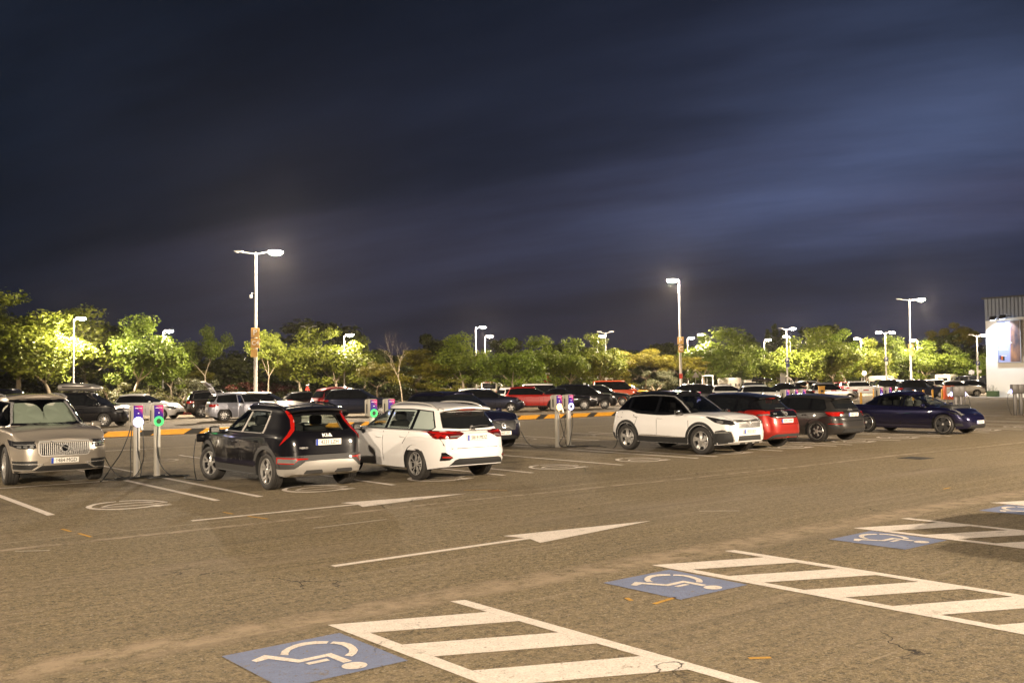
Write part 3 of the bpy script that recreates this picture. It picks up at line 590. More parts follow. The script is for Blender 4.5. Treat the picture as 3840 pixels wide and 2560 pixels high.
def build_car(S,simple_=False):
    """returns dict with body/cabin meshes and a function to project patches"""
    wb=S['wb'];rr=S['r'];xf=wb/2+S['fo'];xr=-wb/2-S['ro'];HW=S['W']/2
    ar=rr*S.get('arch',1.14); sill=S.get('sill',.22); p=S.get('p',5.2)
    topP=S['top']; fp=S['fp']; rp=S['rp']; sp=S['sp']
    arx=[]
    for c in (wb/2,-wb/2):
        for i in range(17):
            a=PI*i/16; arx.append(c+ar*math.cos(a)*.999)
        arx+= [c+ar+.004,c-ar-.004]
    pts=outline(xr,xf,arx,p)
    xc=(xr+xf)/2
    def zlow(x):
        for c in (wb/2,-wb/2):
            d=abs(x-c)
            if d<ar: return max(sill,rr*1.0+math.sqrt(max(0,ar*ar-d*d)))
        z=sill
        if x>wb/2+ar: z=interp([(wb/2+ar,sill),(xf,S.get('fz',sill))],x)
        if x<-wb/2-ar: z=interp([(xr,S.get('rz',sill+.05)),(-wb/2-ar,sill)],x)
        return z
    def ztop(x): return interp(topP,x)
    def side(z): return interp(sp,z)
    def tuck(x): return interp(S.get('tuck',[(xr,1),(xf,1)]),x)
    def P(x,yn,t):
        zt=ztop(x); zl=zlow(x); rs=.055
        if t<=1: z=zl+(zt-rs-zl)*t; ins=0
        else:
            a=(t-1)*PI/2; z=zt-rs+rs*math.sin(a); ins=rs*(1-math.cos(a))
        w=HW*side(z)*tuck(x)
        y=max(0,yn*w-ins*min(1,yn*3))
        # nose/tail set-back
        g=max(0,min(1,(x-(xf-.55))/.55)); g=g*g*(3-2*g); x2=x-interp(fp,z)*g-ins*g*.7
        g=max(0,min(1,((xr+.55)-x)/.55)); g=g*g*(3-2*g); x2=x2+interp(rp,z)*g+ins*g*.7
        return (x2,y,z)
    lv=[0,.06]+[.06+.94*i/ (10 if simple_ else 16) for i in range(1,(11 if simple_ else 17))]+[1.25,1.5,1.75,2.0]
    cr=S.get('crown',.045)
    mb=loft(pts,lv,P,8 if simple_ else 14,lambda u,a:cr*(1-u*u)*min(1,max(0,a[0]-(wb/2-1.1))*2+.0) if S.get('hoodcrown',True) else 0,under=True)
    # cabin
    cf=S['cf'];crr=S['cr'];cw=S['cw'];roof=S['roof'];zb=S['zb']
    xf0=interp(cf,0);xr0=interp(crr,0);xf1=interp(cf,1);xr1=interp(crr,1)
    n=34; pc=S.get('pc',6.0)
    cp=outline(-1,1,[],pc,13)
    def PC(s,yn,t):
        f=min(1,t); x=interp(crr,f)+(interp(cf,f)-interp(crr,f))*(s+1)/2
        xt=xr1+(xf1-xr1)*(s+1)/2; zt=interp(roof,xt); rs=.07
        if t<=1: z=zb+(zt-rs-zb)*f; ins=0
        else:
            a=(t-1)*PI/2; z=zt-rs+rs*math.sin(a); ins=rs*1.1*(1-math.cos(a))
        w=interp(cw,f)*interp(S.get('cplan',[(-1,.965),(-.4,1),(.5,1),(1,.92)]),s); y=max(0,yn*w-ins*min(1,yn*3))
        x+= -ins*.9*(1 if s>.9 else 0)+ins*.9*(1 if s<-.9 else 0)
        return (x,y,z)
    lvc=[i/(9 if simple_ else 14) for i in range(10 if simple_ else 15)]+[1.33,1.66,2.0]
    rc=S.get('rcrown',.05)
    cb=loft(cp,lvc,PC,8 if simple_ else 12,lambda u,a:rc*(1-u*u)**1.0*min(1,max(0,1)),under=None)
    return dict(body=mb,cab=cb,P=P,PC=PC,xf=xf,xr=xr,ztop=ztop,zlow=zlow,HW=HW,wb=wb,rr=rr,ar=ar,roof=lambda x:interp(roof,x),cfx=lambda f:interp(cf,f),crx=lambda f:interp(crr,f),zb=zb,S=S)
def tree(v,f): return BVHTree.FromPolygons(v,f)
class Skin:
    def __init__(s,parts):
        v=[];f=[]
        for mb in parts:
            n=len(v); v+=mb.v; f+=[tuple(i+n for i in q) for q in mb.f]
        s.x0=min(q[0] for q in v); s.x1=max(q[0] for q in v)
        s.v=v; s.f=f; s.b=BVHTree.FromPolygons([Vector(q) for q in v],f)
    def hit(s,d,u,w):
        "d: L R side (u=x,w=z); F B ends (u=y,w=z); T top (u=x,w=y)"
        if d=='L': o,r=Vector((u,3,w)),Vector((0,-1,0))
        elif d=='R': o,r=Vector((u,-3,w)),Vector((0,1,0))
        elif d=='F': o,r=Vector((5,u,w)),Vector((-1,0,0))
        elif d=='B': o,r=Vector((-5,u,w)),Vector((1,0,0))
        elif len(d)==2:
            e=1 if d[0]=='F' else -1; sg=1 if d[1]=='L' else -1; q=.70710678
            cx_=(s.x1-.38) if e>0 else (s.x0+.38); C0=Vector((cx_,sg*.62,0)); ot=Vector((e*q,sg*q,0)); ta=Vector((-e*q,sg*q,0))
            o,r=C0+ta*u+ot*2+Vector((0,0,w)),-ot
        else: o,r=Vector((u,w,4)),Vector((0,0,-1))
        h=s.b.ray_cast(o,r)
        if h[0] is None: return None,None
        if d in ('L','R') and (abs(h[0].y)<.25 or (h[0].y>0)!=(d=='L')): return None,None
        if d=='F' and h[0].x<s.x1-(.50 if h[0].z<.98 else 2.5): return None,None
        if d=='B' and h[0].x>s.x0+(.50 if h[0].z<.98 else s.bl): return None,None
        if len(d)==2 and h[3]>2.6: return None,None
        n=h[1]
        if n.dot(r)>0: n=-n
        return h[0],n
    bl=1.0
    def near(s,d,u,w):
        "hit, or the closest place on the body towards its middle"
        h,n=s.hit(d,u,w)
        if h is not None: return h,n
        for i in range(1,40):
            k=1-i/40
            for a,b in (((u*k,w),(u,.75+(w-.75)*k),(u*k,.75+(w-.75)*k)) if d in ('F','B') else ((u,.75+(w-.75)*k),(u*k,w),(u*k,.75+(w-.75)*k))):
                h,n=s.hit(d,a,b)
                if h is not None: return h,n
        return None,None
    def patch(s,d,poly,off=.004,thick=.012,step=.045,hole=None,mi=0,mb=None,lift=None,up=None,maxdepth=None):
        """cut a polygon (photo-free, drawn in car coordinates) out of a sheet laid on the body"""
        pts=[]
        n=len(poly)
        for i in range(n):
            a=poly[i];b=poly[(i+1)%n]; L_=math.hypot(b[0]-a[0],b[1]-a[1]); k=max(1,int(L_/step))
            pts+=[(a[0]+(b[0]-a[0])*j/k,a[1]+(b[1]-a[1])*j/k) for j in range(k)]
        nb=len(pts); E=[(i,(i+1)%nb) for i in range(nb)]
        hp=[]
        if hole:
            for i in range(len(hole)):
                a=hole[i];b=hole[(i+1)%len(hole)]; L_=math.hypot(b[0]-a[0],b[1]-a[1]); k=max(1,int(L_/step))
                hp+=[(a[0]+(b[0]-a[0])*j/k,a[1]+(b[1]-a[1])*j/k) for j in range(k)]
            h0=len(pts); E+=[(h0+i,h0+(i+1)%len(hp)) for i in range(len(hp))]; pts+=hp
        x0,x1=min(q[0] for q in poly),max(q[0] for q in poly); y0,y1=min(q[1] for q in poly),max(q[1] for q in poly)
        gx=int((x1-x0)/step); gy=int((y1-y0)/step)
        for i in range(1,gx+1):
            for j in range(1,gy+1):
                q=(x0+(x1-x0)*i/(gx+1),y0+(y1-y0)*j/(gy+1))
                if pin(poly,*q) and not (hole and pin(hole,*q)):
                    pts.append(q)
        r=delaunay_2d_cdt([Vector(q) for q in pts],E,[],0,1e-5)
        V2=r[0]; F2=[f for f in r[2] if pin(poly,*[sum(V2[i][c] for i in f)/len(f) for c in (0,1)]) and not (hole and pin(hole,*[sum(V2[i][c] for i in f)/len(f) for c in (0,1)]))]
        ax={'FL':Vector((.7071,.7071,0)),'FR':Vector((.7071,-.7071,0)),'BL':Vector((-.7071,.7071,0)),'BR':Vector((-.7071,-.7071,0)),'L':Vector((0,1,0)),'R':Vector((0,-1,0)),'F':Vector((1,0,0)),'B':Vector((-1,0,0)),'T':Vector((0,0,1))}[d]
        tops=[];bots=[];last=None
        for q in V2:
            h,nn=s.near(d,q[0],q[1])
            if h is None: h,nn=last if last else (Vector((0,0,.8)),ax)
            last=(h,nn)
            nm=(nn*.6+ax*.4).normalized()
            tops.append(h+nm*off); bots.append(h-ax*thick)
        mb=mb or MB(); n0=len(mb.v); N=len(tops)
        mb.v+=[tuple(q) for q in tops]+[tuple(q) for q in bots]
        cnt={}
        for f in F2:
            a=(tops[f[1]]-tops[f[0]]).cross(tops[f[2]]-tops[f[1]])
            ff=f if a.dot(ax)>0 else f[::-1]
            mb.f.append(tuple(i+n0 for i in ff)); mb.m.append(mi)
            for i in range(len(ff)):
                e=(ff[i],ff[(i+1)%len(ff)]); cnt[e]=1
        for (a,b) in list(cnt):
            if (b,a) not in cnt: mb.f.append((a+n0,N+a+n0,N+b+n0,b+n0)); mb.m.append(mi)
        return mb
    def line(s,d,pts,w=.012,off=.003,mi=0,mb=None):
        "thin strip along a polyline on the body"
        n=len(pts);L_=[];R_=[]
        for i in range(n):
            a=Vector(pts[max(0,i-1)]);b=Vector(pts[min(n-1,i+1)]); t=(b-a).normalized(); q=Vector((-t.y,t.x))*w/2; c=Vector(pts[i]); L_.append((c.x+q.x,c.y+q.y)); R_.append((c.x-q.x,c.y-q.y))
        return s.patch(d,L_+R_[::-1],off,.004,.12,mb=mb,mi=mi)
def patch_obj(sk,name,mats,parent,specs,smooth=35,**kw):
    mb=MB()
    for sp_ in specs: sk.patch(sp_[0],sp_[1],mb=mb,**{**kw,**(sp_[2] if len(sp_)>2 else {})})
    return mb.obj(name,mats,parent,smooth=smooth)
def mir(poly): return [(-a,b) for a,b in poly]
def inset(poly,d):
    cx_=sum(p[0] for p in poly)/len(poly); cy_=sum(p[1] for p in poly)/len(poly); n=len(poly); area=sum(poly[i][0]*poly[(i+1)%n][1]-poly[(i+1)%n][0]*poly[i][1] for i in range(n)); sg=1 if area>0 else -1
    out=[]
    for i in range(n):
        a,b,c=Vector(poly[i-1]),Vector(poly[i]),Vector(poly[(i+1)%n]); e1=(b-a).normalized();e2=(c-b).normalized()
        n1=Vector((-e1.y,e1.x))*sg;n2=Vector((-e2.y,e2.x))*sg; m=(n1+n2); 
        if m.length<1e-3: m=n1
        m.normalize(); k=d/max(.45,m.dot(n1)); out.append((b.x+m.x*k,b.y+m.y*k))
    return out
def arc(cx_,cy_,r,a0,a1,n=10): return [(cx_+r*math.cos(R(a0+(a1-a0)*i/n)),cy_+r*math.sin(R(a0+(a1-a0)*i/n))) for i in range(n+1)]
# ---- wheels
_wc={}
def wheel_parts(r,rimr,w,style,seed=0):
    k=(r,rimr,w,style)
    if k in _wc: return _wc[k]
    t=MB(); sw=w/2
    prof=[(rimr*.98,-sw*.80),(rimr*1.03,-sw*.93),(r*.86,-sw),(r*.95,-sw*.92),(r*.99,-sw*.78)]
    g=[-.55,-.5,-.46,-.22,-.17,-.12,.12,.17,.22,.46,.5,.55]
    for i,q in enumerate(g): prof.append((r-(.012 if i%3==1 else 0),sw*q*1.25))
    prof+=[(r*.99,sw*.78),(r*.95,sw*.92),(r*.86,sw),(rimr*1.03,sw*.93),(rimr*.98,sw*.80)]
    t.lathe(prof,40,axis='y')
    tm=t.mesh('tyre','rubber',50)
    b=MB(); b.lathe([(rimr*.99,sw*.8),(rimr*.99,-sw*.5),(rimr*.55,-sw*.45),(.02,-sw*.45)],28,axis='y'); b.lathe([(.02,sw*.25),(rimr*.62,sw*.25),(rimr*.62,sw*.1)],24,axis='y',mi=1)
    bm_=b.mesh('wheel',['under','galv' if style!='aero' else 'under'],40)
    s=MB(); y0=sw*.74
    s.lathe([(rimr*1.0,y0+.012),(rimr*.955,y0+.02),(rimr*.93,y0-.01),(rimr*.94,y0-.05)],40,axis='y',mi=0)
    s.lathe([(.0,y0+.012),(.035,y0+.012),(.06,y0),(.062,y0-.04)],16,axis='y',mi=0)
    def spoke(a,w0,w1,r0=.05,r1=rimr*.95,dy=.0,mi=0,tw=0,bow=-.02):
        pts=[]; N=5
        for i in range(N+1):
            q=i/N; rr_=r0+(r1-r0)*q; ww=(w0+(w1-w0)*q)/2; aa=a+tw*q; yy=y0+dy+bow*math.sin(PI*q)
            c,s_=math.cos(aa),math.sin(aa)
            for sg in (-1,1): pts.append((rr_*c-sg*ww*s_,yy,rr_*s_+sg*ww*c))
            for sg in (-1,1): pts.append((rr_*c-sg*ww*.8*s_,yy-.04,rr_*s_+sg*ww*.8*c))
        fs=[]
        for i in range(N):
            o=i*4; fs+=[(o,o+1,o+5,o+4),(o,o+4,o+6,o+2),(o+1,o+3,o+7,o+5)]
        s.add(pts,fs,mi)
    mats=['alloy','darkalloy','gloss']
    if style=='five':      # five wide split spokes
        for i in range(5):
            a=PI/2+2*PI*i/5; spoke(a-.0,.075,.06); spoke(a-.30,.016,.03,r0=rimr*.42,mi=0); spoke(a+.30,.03,.03,mi=1,dy=-.015)
    elif style=='y5':      # niro: five twin spokes, black gaps
        for i in range(5):
            a=PI/2+2*PI*i/5; spoke(a,.03,.05,r1=rimr*.55); spoke(a-.02,.03,.035,r0=rimr*.4,tw=-.22); spoke(a+.02,.03,.035,r0=rimr*.4,tw=.22); spoke(a+.63,.10,.16,mi=2,dy=-.02)
    elif style=='twin6':   # thin double spokes on black
        for i in range(6):
            a=2*PI*i/6+.3
            for q in (-.13,.13): spoke(a+q*.5,.014,.018,tw=q,mi=0)
            spoke(a,.05,.10,mi=2,dy=-.012)
    elif style=='ten':
        for i in range(10):
            a=2*PI*i/10; spoke(a,.035,.028,tw=.05)
    elif style=='darkten':
        for i in range(5):
            a=2*PI*i/5
            for q in (-.2,.2): spoke(a+q*.3,.035,.05,tw=q*1.4,mi=1)
    elif style=='aero':    # flat cover with five openings
        for i in range(5):
            a=2*PI*i/5+.2; spoke(a,.09,.235,r1=rimr*.93,mi=1,bow=.0,tw=.25)
        s.lathe([(.0,y0+.008),(.10,y0+.008),(.11,y0-.01)],20,axis='y',mi=1)
    elif style=='steel':
        for i in range(7): spoke(2*PI*i/7,.06,.10,mi=0)
    else:
        for i in range(7): spoke(2*PI*i/7,.045,.055,mi=0)
    sm=s.mesh('rim',mats,35)
    _wc[k]=(bm_,tm,sm); return _wc[k]
def add_wheels(t,B,style,tw=.225,rimr=None,steer=0,inset_=.0):
    r=B['rr']; rimr=rimr or r*.70
    bm_,tm,sm=wheel_parts(r,rimr,tw,style)
    for fx in (1,-1):
        for sy in (1,-1):
            w=link('wheel',bm_,t,(fx*B['wb']/2,sy*(B['HW']-tw/2-.035-inset_),r),(0,0,(PI if sy<0 else 0)+(steer if fx>0 else 0)))
            link('tyre',tm,w); link('rim',sm,w)
def plate(t,x,y,z,txt,back=False,w=.52,tilt=0,dark=False,rz=0):
    rot=(PI/2+tilt,0,(PI/2 if not back else -PI/2)+rz)
    s=MB(); s.box((0,0,0),(w,.11,.012),bev=.003); s.box((-w/2+.022,0,.0012),(.043,.109,.0125),mi=1)
    o=s.obj('number_plate',['plate','eublue'],t,loc=(x,y,z),rot=rot)
    if txt: link('plate_lettering',text_mesh(txt,.103,'ink',.001,0.0,.86),o,(.02,-.002,.0085))
    return o
def seats(t,B,col='fabric',rows=((.15,),( -.75,))):
    zs=.42
    for rx in rows:
        for sy in (-.37,.37):
            m=MB(); x=rx[0]
            m.box((x+.22,sy,zs+.08),(.5,.5,.16),bev=.05); m.box((x-.08,sy,zs+.42),(.16,.48,.62),bev=.06,T=None); m.box((x-.13,sy,zs+.83),(.11,.26,.19),bev=.045)
            m.obj('seat',col,t,smooth=50)
    m=MB(); xd=B['cfx'](0)-.55; m.box((xd,0,.86),(.5,1.35,.26),bev=.08); m.obj('dashboard','plastic',t,smooth=50)
    m=MB(); m.lathe([(.17+.014*math.cos(a),.014*math.sin(a)) for a in [2*PI*i/8 for i in range(9)]],20,T=Matrix.Translation((xd-.36,.37,.92))@Matrix.Rotation(R(65),4,'Y')); m.obj('steering_wheel','plastic',t,smooth=60)
def mirrors(t,B,x,z,y,mat,cap='gloss',s=1.0,only=None):
    for sy in (1,-1):
        if only and sy!=only: continue
        m=MB(); s_=s*.8; m.box((x,sy*(y+.13*s),z),(.13*s_,.24*s_,.16*s_),bev=.05*s_); m.box((x+.01,sy*(y+.02),z-.05*s),(.07,.12,.05),bev=.015,mi=1); m.box((x-.066*s_,sy*(y+.135*s),z),(.004,.18*s_,.11*s_),mi=2)
        m.obj('side_mirror',[mat,'plastic','chrome'],t,smooth=50)
def handles(sk,t,pos,mat,sides='LR',w=.19):
    for d in sides:
        sg=1 if d=='L' else -1
        for x,z in pos:
            h,n=sk.hit(d,x,z)
            if h is None: continue
            m=MB(); m.tube([(x-w/2,h.y-sg*.004,z),(x-w*.3,h.y+sg*.034,z+.004),(x+w*.3,h.y+sg*.036,z+.004),(x+w/2,h.y-.004*sg,z)],[.010,.014,.014,.010],8)
            m.obj('door_handle',mat,t,smooth=60)
def rails(t,B,x0,x1,y,mat,h=.05,z0=None):
    for sy in (1,-1):
        pts=[]
        for i in range(9):
            q=i/8; x=x0+(x1-x0)*q; zr=B['roof'](x)+B['S'].get('rcrown',.05)*.25-.012; pts.append((x,sy*y,zr-.03+(h+.02)*min(1,max(0,math.sin(PI*q))**.5*1.25)))
        m=MB(); m.tube(pts,.018,8); m.obj('roof_rail',mat,t,smooth=60)
def finish(t,B,paintmat,roofmat=None,cut=None,name='car_body'):
    "emit body and cabin; open the cabin behind the windows listed in cut"
    cb=B['cab']
    if cut:
        keep_f=[];keep_m=[]
        for f,mi in zip(cb.f,cb.m):
            c=[sum(cb.v[i][k] for i in f)/len(f) for k in range(3)]
            a,b,d_=[Vector(cb.v[i]) for i in f[:3]]; n=(b-a).cross(d_-b)
            drop=False
            for dd,poly in cut:
                if dd in 'LR':
                    if (c[1]>0)==(dd=='L') and abs(n.y)>abs(n.x)*.5 and abs(c[1])>.35 and pin(poly,c[0],c[2]): drop=True
                else:
                    if (c[0]>(B['cfx'](1)-.15) if dd=='F' else c[0]<(B['crx'](1)+.1)) and pin(poly,c[1],c[2]): drop=True
            if not drop: keep_f.append(f); keep_m.append(mi)
        cb.f=keep_f; cb.m=keep_m
    o=B['body'].obj(name,[paintmat,'under'],t,smooth=42,merge=True)
    c=cb.obj('cabin_shell',[roofmat or paintmat,'under'],t,smooth=42,merge=True)
    return o,c
def window(sk,t,d,poly,name,mat='glass',fr=.035,off=.005,framemat='gloss'):
    f=patch_obj(sk,name+'_frame',framemat,t,[(d,poly,dict(hole=inset(poly,fr)))],off=off-.001,thick=.008)
    g=patch_obj(sk,name,mat,t,[(d,inset(poly,fr*.9))],off=off-.002,thick=0.0)
    return g

def spoiler(t,B,mat,hw=.58,back=.14,fwd=.14,lift=.012):
    q=B['S']['_']; xt=q['xt']; rc=B['S'].get('rcrown',.05); m=MB(); n=12; rows=[]
    for x,dz in ((xt+fwd,0.004),(xt+fwd*.5,lift*.8),(xt-.01,lift),(xt-back,lift-.012)):
        rows.append([(x+(.05*abs(-1+2*i/n)**3 if x<xt else 0),hw*(-1+2*i/n),B['roof'](max(x,xt))+dz+rc*(1-((-1+2*i/n)*hw/.66)**2)-(.02 if x<xt-.02 else 0)) for i in range(n+1)])
    rows.append([(x,y,z-.035) for x,y,z in rows[-1]]); rows.append([(x+back+.04,y,z-.03) for x,y,z in rows[-1]])
    vs=[p for r in rows for p in r]; fs=[(i*(n+1)+j,i*(n+1)+j+1,(i+1)*(n+1)+j+1,(i+1)*(n+1)+j) for i in range(len(rows)-1) for j in range(n)]
    m.add(vs,fs); m.obj('roof_spoiler',mat,t,smooth=40)
def mk(L_,W_,H_,wb,fo,r,nose=.74,cowl=1.0,xc=None,xh=None,xt=None,xe=None,belt=None,kind='hatch',deck=None,zb=.66,roofend=None,wr=.66,wbase=.955,sill=.22,p=5.2,arch=1.14,bulge=0,roofx=None,nz=None,**k):
    "profile numbers of a car body from a few real dimensions"
    ro=L_-wb-fo; xf=wb/2+fo; xr=-wb/2-ro; HW=W_/2
    xc=xc if xc is not None else wb/2-.42      # foot of the windscreen
    xh=xh if xh is not None else xc-.85        # top of the windscreen
    xt=xt if xt is not None else (xr+.42 if kind!='sedan' else -wb/2+.35)
    xe=xe if xe is not None else (xr+.08 if kind!='sedan' else xr+.50)
    belt=belt or cowl-.02
    if kind=='sedan': dk=deck or cowl+.04; top=[(xr,dk-.06),(xr+.08,dk),(xe+.1,dk+.01),(0,belt),(xc-.1,cowl),(xc+.15,cowl-.01),((xc+xf)/2+.15,(cowl*.55+nose*.45)+.03),(xf-.22,nose+.05),(xf-.05,nose),(xf,nose-.02)]
    else: top=[(xr,belt-.02),(xr+.12,belt+.03),(-wb/2,belt+.03),(0,belt),(xc-.1,cowl),(xc+.15,cowl-.01),((xc+xf)/2+.15,(cowl*.55+nose*.45)+.03),(xf-.22,nose+.05),(xf-.05,nose),(xf,nose-.02)]
    f=lambda z:(z-zb)/(H_-zb)
    zw=cowl; sl=(xc-xh)/(H_-.02-zw)
    cf=[(0,xc+(zw-zb)*sl),(f(zw),xc),(f((zw+H_)/2),(xc+xh)/2+.035),(1,xh)]
    zr_=(deck or belt)+.02; 
    cr=[(0,xe-(zr_-zb)*.15 if kind!='sedan' else xe-.3),(f(zr_),xe),(f((zr_+H_)/2),(xe+xt)/2-.02),(1,xt)]
    re=roofend or H_-.07
    roof=[(xt,re),(xt+.35,re+(H_-re)*.55),(( xt+xh)/2,H_),(xh-.12,H_-.015),(xh,H_-.045)]
    S=dict(W=W_,wb=wb,fo=fo,ro=ro,r=r,top=top,sill=sill,p=p,arch=arch,zb=zb,
      fp=[(.15,.20),(.30,.06),(.45,0),(.58,.0),(nose-.06,.07),(nose+.02,.15),(nose+.3,.2)],
      rp=[(.2,.16),(.34,.05),(.48,0),(.62,.01),(.85,.06),(1.05,.13)],
      sp=[(.15,.93),(.32,.965),(.5,.995),(.68,1),(.82,.985),(belt-.03,.965),(belt+.05,.95),(belt+.3,.93)],
      cf=cf,cr=cr,cw=[(0,wbase*HW+.01),(f(belt),wbase*HW),(f(belt)+.3*(1-f(belt)),HW*(wbase*.7+wr*.3)),(1,wr*HW)],roof=roof,
      fz=sill+.02,rz=sill+.08)
    S.update(k); S['_']=dict(xc=xc,xh=xh,xt=xt,xe=xe,cowl=cowl,belt=belt,H=H_,xf=xf,xr=xr,nose=nose,kind=kind,deck=deck,re=re)
    return S
def dlo(S,m=.075,b=.035,x0=None,x1=None,rear='hatch',up=0):
    "side window outline (nose end first)"
    q=S['_']; H_=q['H']; belt=q['belt']; xc,xh=q['xc'],q['xh']
    roof=lambda x:interp(S['roof'],x)
    sl=(xc-xh)/(H_-q['cowl'])
    fx=lambda z:xc-(z-q['cowl'])*sl-.13
    zt=lambda x:roof(x)-m
    x1=x1 if x1 is not None else (q['xt']+.10 if q['kind']!='sedan' else q['xt']+.02)
    xb=x0 if x0 is not None else (q['xe']+.32 if q['kind']!='sedan' else q['xe']+.30)
    P=[(fx(belt+b)-.02,belt+b),(fx(belt+b+.12),belt+b+.12),(fx(belt+.3),belt+.3)]
    xa=fx(zt(xh-.15))+.0; P.append((xa,zt(xa)))
    n=8
    for i in range(1,n+1): x=xa+(x1-xa)*i/n; P.append((x,zt(x)))
    P.append((xb,belt+b+up+.06)); P.append((xb+.06,belt+b+up))
    for i in range(1,6): x=xb+.06+(P[0][0]-xb-.06)*i/6; P.append((x,belt+b+up*(1-i/6)))
    return P
def clip(poly,xa,xb):
    "part of polygon between x=xa and x=xb (xa<xb)"
    def half(pl,f):
        out=[]
        for i in range(len(pl)):
            a,b=pl[i],pl[(i+1)%len(pl)]; fa,fb=f(a),f(b)
            if fa>=0: out.append(a)
            if fa*fb<0: t=fa/(fa-fb); out.append((a[0]+(b[0]-a[0])*t,a[1]+(b[1]-a[1])*t))
        return out
    pl=half(poly,lambda p:p[0]-xa); pl=half(pl,lambda p:xb-p[0]) if pl else []
    out=[]
    for q in pl:
        if not out or math.dist(q,out[-1])>.008: out.append(q)
    if len(out)>2 and math.dist(out[0],out[-1])<.008: out.pop()
    return out
def sides(sk,t,S,pillars,outer,mat='dglass',mb_frame='gloss',chrome=None,see=False):
    "black frame sheet, separate panes between the pillars, on both sides"
    for d in 'LR':
        xs_=[min(p[0] for p in outer)]+list(pillars)+[max(p[0] for p in outer)]
        panes=[]
        for a,b in zip(xs_[:-1],xs_[1:]):
            q=clip(outer,a+.03 if a!=xs_[0] else a-1,b-.03 if b!=xs_[-1] else b+1)
            if len(q)>2 and (max(p[0] for p in q)-min(p[0] for p in q))>.12: panes.append(inset(q,.022))
        fr=MB()
        if see:
            for a,b,pn in zip(xs_[:-1],xs_[1:],panes):
                q=clip(outer,a-.0 if a!=xs_[0] else a-1,b+.0 if b!=xs_[-1] else b+1); sk.patch(d,q,.004,.012,hole=pn,mb=fr)
        else: sk.patch(d,outer,.004,.012,mb=fr)
        fr.obj('window_frame',mb_frame,t,smooth=35)
        for pn in panes: patch_obj(sk,'side_window',mat,t,[(d,pn)],off=.007,thick=.001)
        if chrome: 
            m=MB(); sk.line(d,[p for p in outer]+[outer[0]],.022,.008,mb=m) if False else None
            n=len(outer)
            lo=[p for p in outer if True]
            sk.patch(d,outer,.009,.012,hole=inset(outer,.016),mb=m); m.obj('window_trim',chrome,t,smooth=35)
def screen_poly(S,front=True,zlo=None,zhi=None,w0=.82,w1=.80,curve=.03):
    q=S['_']; H_=q['H']
    if front: z0=zlo or q['cowl']+.035; z1=zhi or H_-.085; xa=q['xc']; xb=q['xh']
    else: z0=zlo or (q['deck'] or q['belt'])+.07; z1=zhi or q['re']-.10
    zb=S['zb']; 
    def hw(z): return interp(S['cw'],(z-zb)/(H_-zb))
    a,b=hw(z0)*w0,hw(z1)*w1; P=[]
    for i in range(7): u=-1+2*i/6; P.append((u*a,z0-curve*.3*(1-u*u)))
    for i in range(7): u=1-2*i/6; P.append((u*b,z1+curve*(1-u*u)))
    return P
BANDC={'hatch':1,'suv':1}
